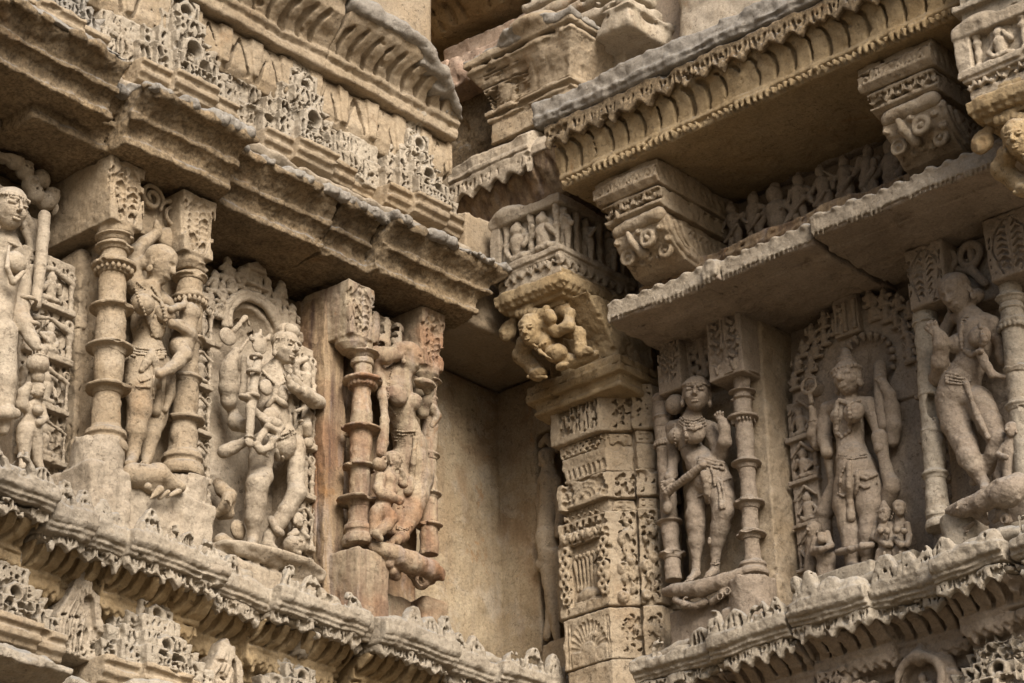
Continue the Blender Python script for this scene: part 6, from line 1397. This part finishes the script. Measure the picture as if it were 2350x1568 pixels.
f.build('figures', PALE, t)
t = thing('broken_carving', 'stump of a broken animal carving on the stele left of the bearded god', 'carving', 'L', (-1.66, .15, 5.1))
f = Fig('L', zA, k=.010)
f.ch([(330, 3380, .12, 70), (400, 3480, .15, 95), (500, 3560, .18, 100)]).ch([(480, 3600, .20, 90), (420, 3740, .19, 60), (300, 3830, .16, 50)]).ch([(510, 3640, .17, 70), (480, 3820, .16, 70), (370, 3860, .14, 70)]).el(480, 3640, .235, (70, 18, 90))
f.el(620, 4060, .16, (140, 70, 150)).ch([(380, 4220, .17, 110), (560, 4280, .18, 70)]).el(390, 4270, .24, 40, cut=True).ch([(180, 3600, .12, 40), (240, 3800, .12, 40)])
f.build('stump', BUFF, t)

# ---- statue on the red block
t = statue('red veined stone figure with one arm behind a profile head, standing on a curled beast', 'L', (-.95, .29, 4.95))
f = Fig('L', c6, k=.012)
f.ch([(1075, 1010, .30, 62), (1040, 1070, .29, 95), (1015, 1150, .28, 118), (1030, 1300, .275, 108), (1075, 1420, .27, 100), (1110, 1530, .27, 115), (1120, 1640, .27, 118)])
f.ch([(900, 1060, .26, 60), (1010, 1050, .28, 75), (1150, 1110, .29, 52)])
f.el(1030, 1190, .335, (88, 60, 85), k=.008).el(1140, 1230, .33, (60, 50, 62), k=.008)
f.ch([(900, 1060, .26, 60), (860, 960, .26, 58), (880, 905, .28, 56), (950, 915, .31, 62), (1010, 905, .32, 55), (1040, 860, .32, 48)])
f.ch([(1150, 1110, .29, 50), (1190, 1220, .29, 46), (1200, 1310, .30, 40), (1230, 1230, .33, 36), (1255, 1170, .34, 34)]).hand(1255, 1165, .345, 30, ang=70, curl=.3)
f.ch([(900, 1070, .28, 48), (930, 1200, .32, 36), (940, 1360, .335, 32), (925, 1520, .34, 28), (915, 1590, .345, 34)])
f.ch([(1130, 1620, .28, 112), (1180, 1760, .285, 100), (1165, 1890, .29, 84), (1125, 2020, .29, 72), (1085, 2120, .29, 50), (1066, 2165, .295, 48), (1015, 2205, .33, 42)]).hand(1000, 2200, .34, 34, ang=215, spread=6)
f.ch([(1050, 1640, .25, 100), (1040, 1800, .25, 85), (1020, 1960, .25, 70), (985, 2140, .26, 50)])
f.head(1110, 930, .33, 118, yaw=28, pitch=-14, hair='cap', worn=.9); f.el(1050, 860, .32, (42, 26, 40)).el(1052, 862, .35, (20, 16, 22), cut=True)
f.build('body', RED, t, amp=.0014, amp2=.0025)
f = Fig('L', c6, k=.004).snap()
for y in (1430, 1452, 1476, 1500): f.beads([(990, y, .33), (1060, y+12, .36), (1150, y+8, .345)], 9, 1.3)
f.ch([(1150, 1490, .35, 24), (1140, 1640, .355, 22), (1120, 1780, .36, 22), (1100, 1860, .36, 30)]); f.build('girdle_and_sash', RED, t)
f = Fig('L', c6, k=.004).snap(); f.beads([(990, 1000, .34), (960, 1120, .37), (965, 1260, .38), (1020, 1330, .36)], 10); f.build('necklace', RED, t)
f = Fig('L', c6, k=.004).snap(); f.beads([(1030, 2105, .3), (1080, 2120, .32), (1130, 2100, .3)], 10).beads([(1028, 2118, .3), (1076, 2132, .32), (1126, 2110, .3)], 10); f.build('anklet', RED, t)
f = Fig('L', c6, k=.004); f.el(1220, 1105, .36, (102, 60, 34)).ring(1220, 1115, .36, 60, 14, 2).ch([(1220, 1120, .35, 40), (1235, 1160, .345, 30)]); f.build('held_disc', RED, t)
f = Fig('L', c6, k=.004); f.ch([(1270, 1280, .31, 40), (1300, 1330, .31, 36), (1265, 1400, .30, 22)]); f.build('tassel', RED, t)
t = thing('attendant_statue', 'small red stone attendant in profile with a hair bun, hand at the mouth', 'statue', 'L', (-1.02, .36, 5.1), group='small attendants at the feet of the statues')
f = Fig('L', c10, k=.006)
f.ch([(945, 135, .37, 34), (930, 200, .365, 62), (930, 270, .36, 60), (905, 350, .36, 52), (880, 400, .36, 56)]).ch([(880, 185, .37, 40), (860, 260, .375, 38), (885, 295, .385, 38), (960, 320, .40, 32), (1010, 340, .405, 30)]).hand(1000, 345, .405, 24, ang=-70, curl=.3)
f.ch([(985, 185, .37, 34), (1030, 230, .38, 28), (1025, 165, .39, 24), (1020, 140, .395, 22)]).ch([(890, 410, .365, 58), (950, 460, .38, 46), (920, 510, .38, 40), (850, 570, .375, 34), (880, 600, .385, 24)]).ch([(860, 420, .355, 55), (840, 480, .35, 40), (830, 560, .35, 30)])
f.head(965, 75, .375, 72, yaw=30, pitch=0, hair='band'); f.el(872, 100, .36, (50, 44, 46)).ring(905, 68, .38, 18, 8)
f.build('body', RED, t)

# ---- woman holding a club
t = statue('slender stone woman with patterned necklaces pulling a ribbed club across her hips', 'R', (1.15, .13, 4.8))
f = Fig('R', c7, k=.010)
f.ch([(1345, 1300, .145, 52), (1340, 1350, .14, 70), (1330, 1430, .125, 108), (1325, 1500, .12, 95), (1345, 1580, .12, 82), (1400, 1650, .12, 104), (1458, 1720, .12, 124), (1475, 1800, .12, 126)])
f.ch([(1215, 1420, .115, 52), (1330, 1390, .13, 70), (1470, 1430, .12, 56)])
f.el(1225, 1470, .165, (64, 56, 64), k=.007).el(1355, 1455, .185, (82, 62, 78), k=.007)
f.ch([(1470, 1430, .12, 56), (1510, 1520, .12, 54), (1535, 1590, .13, 50), (1565, 1510, .16, 44), (1565, 1420, .17, 36), (1560, 1385, .17, 34)]).hand(1548, 1370, .17, 32, ang=112, curl=.4)
f.ch([(1200, 1420, .11, 50), (1205, 1530, .11, 46), (1215, 1620, .115, 42), (1195, 1740, .14, 36), (1180, 1760, .155, 34)]).hand(1195, 1790, .175, 40, ang=205, spread=6, curl=.5)
f.ch([(1405, 1800, .12, 92), (1378, 1900, .13, 80), (1360, 2010, .14, 66), (1364, 2100, .135, 66), (1368, 2200, .125, 56), (1368, 2300, .12, 38), (1368, 2380, .12, 34), (1368, 2430, .125, 36), (1325, 2470, .16, 28)])
f.ch([(1520, 1800, .115, 106), (1550, 1900, .12, 92), (1554, 2000, .13, 74), (1535, 2110, .12, 66), (1513, 2210, .11, 54), (1503, 2300, .105, 38), (1498, 2370, .105, 34), (1494, 2415, .11, 34), (1455, 2440, .14, 26)])
for sg in range(4): f.ch([(1300+14*sg, 2478-4*sg, .175, 8), (1288+14*sg, 2488-4*sg, .18, 7)], k=.001).ch([(1432+13*sg, 2452-4*sg, .155, 8), (1420+13*sg, 2462-4*sg, .16, 7)], k=.001)
f.head(1370, 1180, .165, 132, yaw=30, pitch=-6, roll=-6, hair='band'); f.el(1222, 1250, .135, (72, 62, 72))
f.build('body', GREY, t)
f = Fig('R', c7, k=.003).snap()
for i in range(4): f.beads([(1262-5*i, 1325+20*i, .165), (1290-3*i, 1352+20*i, .185), (1350, 1365+20*i, .195), (1420+4*i, 1335+20*i, .17)], 9, 1.5)
f.beads([(1220, 1390, .17), (1213, 1450, .215), (1220, 1520, .205), (1248, 1562, .20), (1290, 1540, .205), (1300, 1470, .225), (1285, 1410, .20)], 12, 1.4)
for i in range(3): f.beads([(1180, 1435+9*i, .15), (1215, 1445+9*i, .155)], 7)
f
f.build('necklaces', GREY, t)
f = Fig('R', c11, k=.004)
for i in range(13): f.el(1365-20*i, 105+15.5*i, .20-.001*i, (26, 26, 19), k=.002, rot=None)
f.ch([(1370, 100, .2, 20), (1120, 305, .185, 18), (1128, 350, .175, 12)]).el(1128, 390, .17, (36, 32, 46), k=.004)
for i in range(8): f.el(1110+12*(i % 3), 365+9*i, .205, 5, k=.001, cut=True)
f.build('ribbed_club', GREY, t)
f = Fig('R', c11, k=.003).snap()
for i, y in enumerate((60, 80, 100)): f.beads([(1340, y-8, .17), (1410, y+8, .205), (1500, y+30, .17)], 7, 1.3)
f.ch([(1375, 160, .20, 24), (1395, 270, .20, 22), (1400, 380, .195, 26), (1398, 450, .19, 36), (1398, 475, .19, 34)]).beads([(1378, 170, .225), (1405, 300, .225), (1412, 440, .22)], 8, 1.4)
for x, y0, y1 in ((1410, 130, 250), (1480, 200, 390), (1505, 190, 385), (1440, 120, 240)): f.beads([(x-20, y0, .20), (x, (y0+y1)/2, .21), (x+5, y1, .20)], 8, 1.4)
f.beads([(1420, 130, .21), (1480, 215, .205), (1550, 190, .16)], 8, 1.4).beads([(1280, 305, .18), (1320, 320, .195), (1370, 300, .18)], 8, 1.4)
f.ch([(1400, 480, .10, 14), (1410, 600, .10, 12), (1400, 700, .10, 18)]).ch([(1570, 540, .09, 45), (1590, 430, .08, 30)]).ch([(1565, 560, .10, 52), (1560, 680, .10, 44), (1580, 800, .10, 34)])
f.build('girdle_and_sash', GREY, t)
f = Fig('R', c11, k=.003).snap()
for y in (752, 767, 782): f.beads([(1276, y+6, .13), (1320, y+14, .16), (1366, y+2, .13)], 8, 1.2)
f.build('anklet', GREY, t)
f = Fig('R', c11, k=.003).snap()
for y in (728, 743, 758): f.beads([(1404, y+6, .11), (1446, y+12, .14), (1490, y, .11)], 8, 1.2)
f.build('anklet', GREY, t)

# ---- crowned god
t = statue('four-armed stone goddess with tall crown and discus in the arched grey recess', 'R', (1.7, .02, 4.8))
f = Fig('R', c8, k=.010)
f.ch([(690, 1170, .03, 62), (690, 1230, .025, 74)]).ch([(690, 1300, .02, 112), (690, 1420, .015, 104), (700, 1530, .015, 96), (724, 1640, .02, 120), (748, 1720, .02, 145), (755, 1800, .02, 146)])
f.ch([(545, 1290, .01, 58), (690, 1260, .02, 75), (830, 1260, .01, 55)]).el(620, 1330, .065, (58, 48, 56), k=.008).el(722, 1310, .08, (74, 60, 72), k=.008)
f.ch([(540, 1290, .01, 58), (525, 1400, .01, 56), (520, 1500, .02, 54), (540, 1590, .04, 42)]).ch([(830, 1260, .01, 54), (870, 1360, .01, 46), (900, 1470, .02, 42), (905, 1560, .04, 44)])
f.ch([(530, 1480, -.01, 40), (470, 1530, .0, 40), (430, 1460, .02, 34), (440, 1380, .03, 30), (435, 1300, .03, 32)]).hand(432, 1290, .03, 30, ang=100, curl=.2)
f.ch([(990, 1510, -.01, 52), (1000, 1400, .0, 60), (990, 1270, .0, 52), (975, 1190, .01, 40), (930, 1110, .02, 34)]).hand(925, 1100, .025, 28, ang=130, curl=.3)
f.ch([(690, 1820, .02, 112), (672, 1950, .03, 95), (690, 2080, .035, 76), (705, 2148, .035, 70), (712, 2250, .03, 62), (715, 2350, .02, 46), (718, 2400, .03, 46), (700, 2420, .06, 34)])
f.ch([(830, 1820, .015, 116), (836, 1960, .025, 96), (832, 2080, .03, 74), (829, 2148, .03, 70), (826, 2250, .02, 60), (820, 2350, .01, 44), (822, 2390, .02, 44), (812, 2410, .05, 32)])
f.head(680, 1065, .065, 128, yaw=2, pitch=-8, hair='crown')
f.build('body', GREY, t)
f = Fig('R', c8, k=.003).snap()
f.beads([(610, 1240, .05), (600, 1330, .11), (605, 1450, .09), (640, 1480, .09), (690, 1440, .10), (695, 1340, .13), (690, 1240, .07)], 14, 1.4).beads([(625, 1225, .06), (690, 1250, .085), (760, 1225, .05)], 12, 1.4)
for y in (1600, 1618): f.beads([(620, y, .08), (710, y+14, .11), (810, y-4, .08)], 8, 1.3)
f.ch([(690, 1660, .13, 20), (690, 1800, .135, 20), (700, 1960, .13, 26), (705, 2040, .125, 36)]).beads([(660, 1690, .12), (630, 1760, .12), (625, 1860, .11)], 9, 1.4).beads([(730, 1740, .135), (810, 1770, .13), (880, 1740, .09)], 9, 1.4).beads([(735, 1800, .13), (800, 1830, .125), (885, 1800, .09)], 9, 1.4).beads([(610, 1870, .10), (650, 1890, .12), (690, 1870, .12)], 8, 1.4).ch([(745, 1720, .13, 12), (750, 1820, .13, 14), (735, 1870, .13, 10)])
f.build('jewels', GREY, t)
f = Fig('R', c8, k=.004); f.ring(525, 1500, .015, 60, 10, 2); f.build('armlet', GREY, t)
f = Fig('R', c8, k=.004); f.ring(440, 1375, .03, 34, 8, 2); f.build('bracelet', GREY, t)
f = Fig('R', c8, k=.004)
f.ring(412, 1118, .04, 58, 16).ring(412, 1118, .04, 20, 8)
for q in np.linspace(0, 6.28, 7)[:-1]: f.ch([(412+18*math.cos(q), 1118+18*math.sin(q), .04, 8), (412+50*math.cos(q), 1118+50*math.sin(q), .04, 8)], k=.002)
f.ch([(450, 1140, -.02, 60), (500, 1160, -.05, 56)]).ch([(420, 1180, .035, 22), (430, 1240, .035, 22)])
f.build('discus', GREY, t)
f = Fig('R', c8, k=.006)
f.ch([(905, 985, -.01, 44), (910, 1100, .0, 46), (915, 1300, .01, 40), (930, 1400, .02, 40)]).ch([(905, 1480, .03, 60), (930, 1620, .03, 40), (960, 1750, .02, 44), (985, 1800, .02, 60)]).ch([(985, 1840, .02, 62), (950, 1960, .0, 50)]).ch([(545, 1640, .02, 30), (575, 1800, -.01, 26), (520, 2000, -.02, 60)]).ch([(510, 2050, -.03, 60), (530, 2200, -.03, 45), (545, 2400, -.03, 50)])
f.build('club_and_supports', GREY, t)
f = Fig('R', c12, k=.004); f.ch([(590, 690, .06, 18), (680, 670, .09, 24), (760, 650, .09, 26), (820, 640, .07, 22)]); f.ring(672, 672, .09, 22, 8, 0).ring(755, 650, .09, 24, 8, 0); f.build('foot_garland', GREY, t)
t = thing('attendant_statue', 'small stone attendant holding offerings at the left foot of the crowned statue', 'statue', 'R', (1.5, .03, 4.75), group='small attendants at the feet of the statues')
f = Fig('R', c12, k=.006)
f.ch([(488, 640, .04, 40), (500, 720, .04, 46), (490, 790, .04, 42), (490, 880, .04, 34)]).ch([(540, 720, .03, 40), (545, 850, .03, 32)]).ch([(440, 610, .05, 26), (430, 680, .06, 24), (480, 670, .09, 20), (520, 660, .09, 18)]).ch([(520, 560, .05, 18), (540, 640, .06, 20), (520, 655, .09, 18)]).ch([(480, 700, .05, 42), (510, 760, .04, 46)]).el(480, 600, .075, 30)
f.head(425, 540, .04, 56, yaw=-12, hair='cap').head(480, 590, .07, 36, yaw=10, hair='cap', worn=.9).ch([(420, 600, .03, 44), (410, 760, .02, 42), (405, 900, .02, 34)])
f.build('bodies', GREY, t)
for lab, hx, hy, yaw, pts in (('bearded stone attendant with ear discs, left of the pair by the crowned statue', 905, 440, 5, [(900, 500, .05, 38), (895, 570, .05, 50), (910, 640, .05, 42), (900, 700, .05, 46)]),
                              ('small stone woman, hand on hip, right of the pair by the crowned statue', 1005, 395, 25, [(1005, 455, .04, 34), (1010, 530, .04, 48), (1000, 600, .04, 38), (1020, 660, .04, 46)])):
    t = thing('attendant_statue', lab, 'statue', 'R', (1.85, .04, 4.75), group='small attendants at the feet of the statues'); f = Fig('R', c12, k=.006); l = hx < 950
    f.ch(pts).head(hx, hy, .06, 62, yaw=yaw, hair='crown' if l else 'cap'); d = 0 if l else 105
    f.ch([(pts[1][0]-48, 500, .04, 24), (pts[1][0]-62+d*.1, 590, .05, 22), (920+d*.95, 640, .08, 20)]).ch([(pts[1][0]+50, 500, .05, 24), (pts[1][0]+62, 580, .05, 22), (pts[1][0]+50, 640, .075, 20)])
    f.ch([(885+d, 690, .05, 40), (870+d*1.1, 740, .055, 30), (880+d, 800, .05, 22)]).ch([(930+d, 690, .05, 42), (950+d*1.15, 745, .05, 30), (940+d*1.5, 800, .04, 22)]).el(pts[1][0]-20, 540, .09, 24).el(pts[1][0]+25, 545, .09, 24).ch([(905+d, 690, .085, 10), (900+d, 750, .08, 10)]).ring(945 if l else 1040, 455, .07, 14, 7)
    f.build('body', GREY, t)

# ---- swaying woman over the beast
t = statue('stone woman with bent head and one raised hand, swaying above a beast', 'R', (2.35, .12, 4.9))
f = Fig('R', c8, k=.012)
f.ch([(1505, 590, .13, 62), (1530, 650, .125, 84), (1575, 740, .115, 120), (1570, 850, .11, 112), (1545, 930, .11, 98), (1520, 1010, .11, 112), (1475, 1110, .11, 138), (1455, 1190, .11, 148)])
f.ch([(1420, 640, .10, 54), (1540, 640, .12, 80), (1690, 690, .11, 56)]).el(1440, 830, .155, (66, 56, 72), k=.008).el(1600, 775, .17, (80, 62, 76), k=.008)
f.ch([(1420, 640, .10, 54), (1350, 760, .09, 50), (1300, 960, .10, 52), (1305, 1070, .12, 54), (1325, 960, .175, 54), (1335, 830, .20, 46), (1330, 790, .205, 42)]).hand(1312, 765, .21, 46, ang=128, curl=.35)
f.ch([(1690, 690, .11, 56), (1740, 800, .09, 46), (1760, 950, .08, 40)]).ch([(1610, 910, .16, 32), (1650, 990, .15, 34), (1690, 1045, .14, 34), (1770, 1060, .12, 30)])
f.ch([(1420, 1230, .11, 130), (1440, 1380, .115, 108), (1500, 1520, .125, 84), (1533, 1630, .13, 78), (1570, 1700, .125, 66), (1608, 1770, .115, 46), (1630, 1806, .115, 44), (1640, 1850, .14, 36)])
f.ch([(1590, 1230, .10, 120), (1685, 1400, .10, 96), (1735, 1510, .105, 78), (1710, 1600, .10, 72), (1640, 1690, .09, 58), (1560, 1790, .09, 42)])
f.head(1435, 480, .165, 150, yaw=-8, pitch=-26, roll=8, hair='cap', worn=.9); f.el(1570, 500, .12, (75, 60, 62))
f.build('body', GREY, t, amp=.0014, amp2=.0024)
f = Fig('R', c8, k=.003).snap()
f.beads([(1480, 660, .18), (1470, 760, .215), (1480, 860, .21), (1540, 905, .20), (1610, 880, .20), (1630, 800, .23), (1600, 690, .19)], 15, 1.3)
for i in range(4): f.beads([(1370, 1030+22*i, .165), (1470, 1050+20*i, .20), (1570, 1050+18*i, .19), (1660, 1090+10*i, .14)], 8, 1.3)
f.ch([(1510, 1110, .20, 26), (1530, 1180, .205, 22), (1580, 1320, .20, 26), (1660, 1480, .17, 18)]).beads([(1500, 660, .19), (1480, 640, .185), (1560, 640, .18)], 10).ring(1332, 800, .16, 46, 9, 2)
f.build('jewels_and_sash', GREY, t)
t = thing('attendant_statue', 'small stone attendant beside the legs of the swaying woman at the right edge', 'statue', 'R', (2.5, .1, 5.0), group='small attendants at the feet of the statues')
f = Fig('R', c8, k=.006); f.ch([(1810, 1500, .12, 40), (1800, 1580, .12, 50), (1790, 1680, .12, 40), (1800, 1780, .12, 40)]).ch([(1770, 1540, .13, 26), (1730, 1600, .14, 24), (1780, 1620, .16, 22)]).ch([(1760, 1640, .11, 40), (1730, 1740, .11, 34), (1760, 1850, .11, 24)]); f.head(1820, 1430, .13, 62, yaw=-10, hair='cap', worn=.9); f.build('body', GREY, t)

# ---- far left god with a club and a water pot
t = statue('partly cropped stone god at the left edge, lowering a hand over a water pot', 'L', (-2.75, .25, 4.95))
f = Fig('L', c5, k=.012)
f.ch([(50, 60, .22, 60), (40, 130, .22, 80)]).ch([(60, 200, .21, 110), (40, 330, .21, 105), (0, 500, .21, 100), (-40, 640, .21, 125)]).ch([(-60, 170, .2, 60), (60, 140, .21, 70), (150, 230, .20, 56)]).el(110, 260, .28, (88, 60, 82), k=.008)
f.ch([(150, 230, .20, 56), (150, 400, .20, 62), (140, 560, .21, 64), (130, 620, .22, 66), (170, 690, .25, 58), (215, 790, .27, 44)]).ch([(215, 790, .27, 44), (235, 820, .275, 48)]).hand(240, 825, .28, 46, ang=-75, curl=.4, spread=14)
f.ch([(0, 760, .22, 120), (20, 950, .22, 95), (30, 1080, .23, 80), (20, 1250, .22, 70), (10, 1420, .21, 50)]).ch([(-60, 1310, .25, 40), (60, 1310, .25, 38), (110, 1315, .24, 34)])
f.head(70, -110, .26, 165, yaw=-5, pitch=-10, hair='band')
f.build('body', PALE, t)
f = Fig('L', c5, k=.005); f.ch([(310, -60, .17, 46), (300, 100, .19, 46), (280, 300, .20, 42), (250, 560, .215, 36)]); f.ch([(60, 150, .27, 14), (50, 300, .31, 16), (90, 400, .30, 24), (160, 330, .31, 16)]).beads([(0, 110, .27), (60, 120, .28), (120, 150, .26)], 10); f.ring(185, 530, .225, 66, 10, 2).ring(215, 700, .26, 54, 10, 2).build('club_and_jewels', PALE, t)
p_ = thing('water_pot', 'round stone water pot under the lowered hand at the far left', 'pot', 'L', (-2.6, .27, 5.4))
f = Fig('L', c5, k=.004); f.el(265, 970, .27, (86, 80, 78)).ch([(270, 900, .27, 48), (275, 880, .27, 54)]).ring(268, 930, .27, 70, 8, 2).ch([(265, 1060, .26, 50), (262, 1090, .25, 44)]); f.build('pot_body', PALE, p_)
t = thing('attendant_statue', 'small stone attendant lifting a pot with one raised arm at the far left', 'statue', 'L', (-2.6, .24, 5.0), group='small attendants at the feet of the statues')
f = Fig('L', c5, k=.006); f.ch([(255, 1220, .235, 30), (235, 1290, .23, 62), (210, 1370, .225, 50), (195, 1420, .22, 66)]).ch([(190, 1280, .23, 36), (150, 1250, .23, 40), (160, 1170, .24, 36), (200, 1120, .25, 26)]).ch([(290, 1270, .23, 30), (310, 1350, .24, 26), (270, 1380, .26, 22)]).ch([(175, 1440, .225, 58), (170, 1540, .22, 46), (165, 1640, .22, 30), (150, 1690, .24, 22)]).ch([(235, 1440, .225, 58), (250, 1530, .22, 46), (265, 1640, .22, 32), (285, 1690, .23, 24)]).el(265, 1290, .265, 34); f.head(262, 1150, .25, 66, yaw=5, pitch=8, hair='cap', worn=.9); f.build('body', PALE, t)

# ---- slim shaded statue beside the pillar
t = statue('slim low-relief figure standing in the shaded slot left of the carved pillar', 'R', (.3, .03, 4.75))
f = Fig('R', BR, k=.010)
f.ch([(222, 600, 0.010, 32), (225, 660, 0.000, 49), (222, 740, 0.000, 46), (215, 830, 0.000, 40), (215, 920, 0.000, 51), (225, 1000, 0.000, 49)]).ch([(225, 1000, 0.000, 46), (232, 1120, 0.000, 38), (240, 1240, 0.000, 30), (262, 1370, 0.000, 19)]).ch([(255, 1000, 0.000, 40), (250, 1130, -0.010, 35), (235, 1260, -0.010, 27), (215, 1360, 0.000, 19)]).ch([(195, 660, 0.000, 24), (185, 760, -0.010, 22), (190, 850, 0.000, 19)]).ch([(255, 660, 0.000, 24), (275, 760, -0.010, 22), (270, 900, 0.010, 19)]).el(190, 1040, .01, (30, 26, 30)).ch([(190, 500, -0.010, 16), (215, 470, 0.000, 19), (250, 520, -0.010, 19), (262, 440, 0.000, 19)]).ch([(290, 980, -0.010, 30), (288, 1160, -0.010, 27), (290, 1280, -0.010, 22)])
f.head(212, 560, .02, 48, yaw=15, hair='cap', worn=.9); f.build('body', BUFF, t)
s = Sculpt('R', (.17, -.10, ZR-.2), (.48, .03, 5.0), .006); zq_ = Q('R', BR(230, 1385), .0)[2]; s.box((.20, -.095, ZR-.2), (.475, .015, zq_), .006); s.build('footing', BUFF, t, amp2=.003)
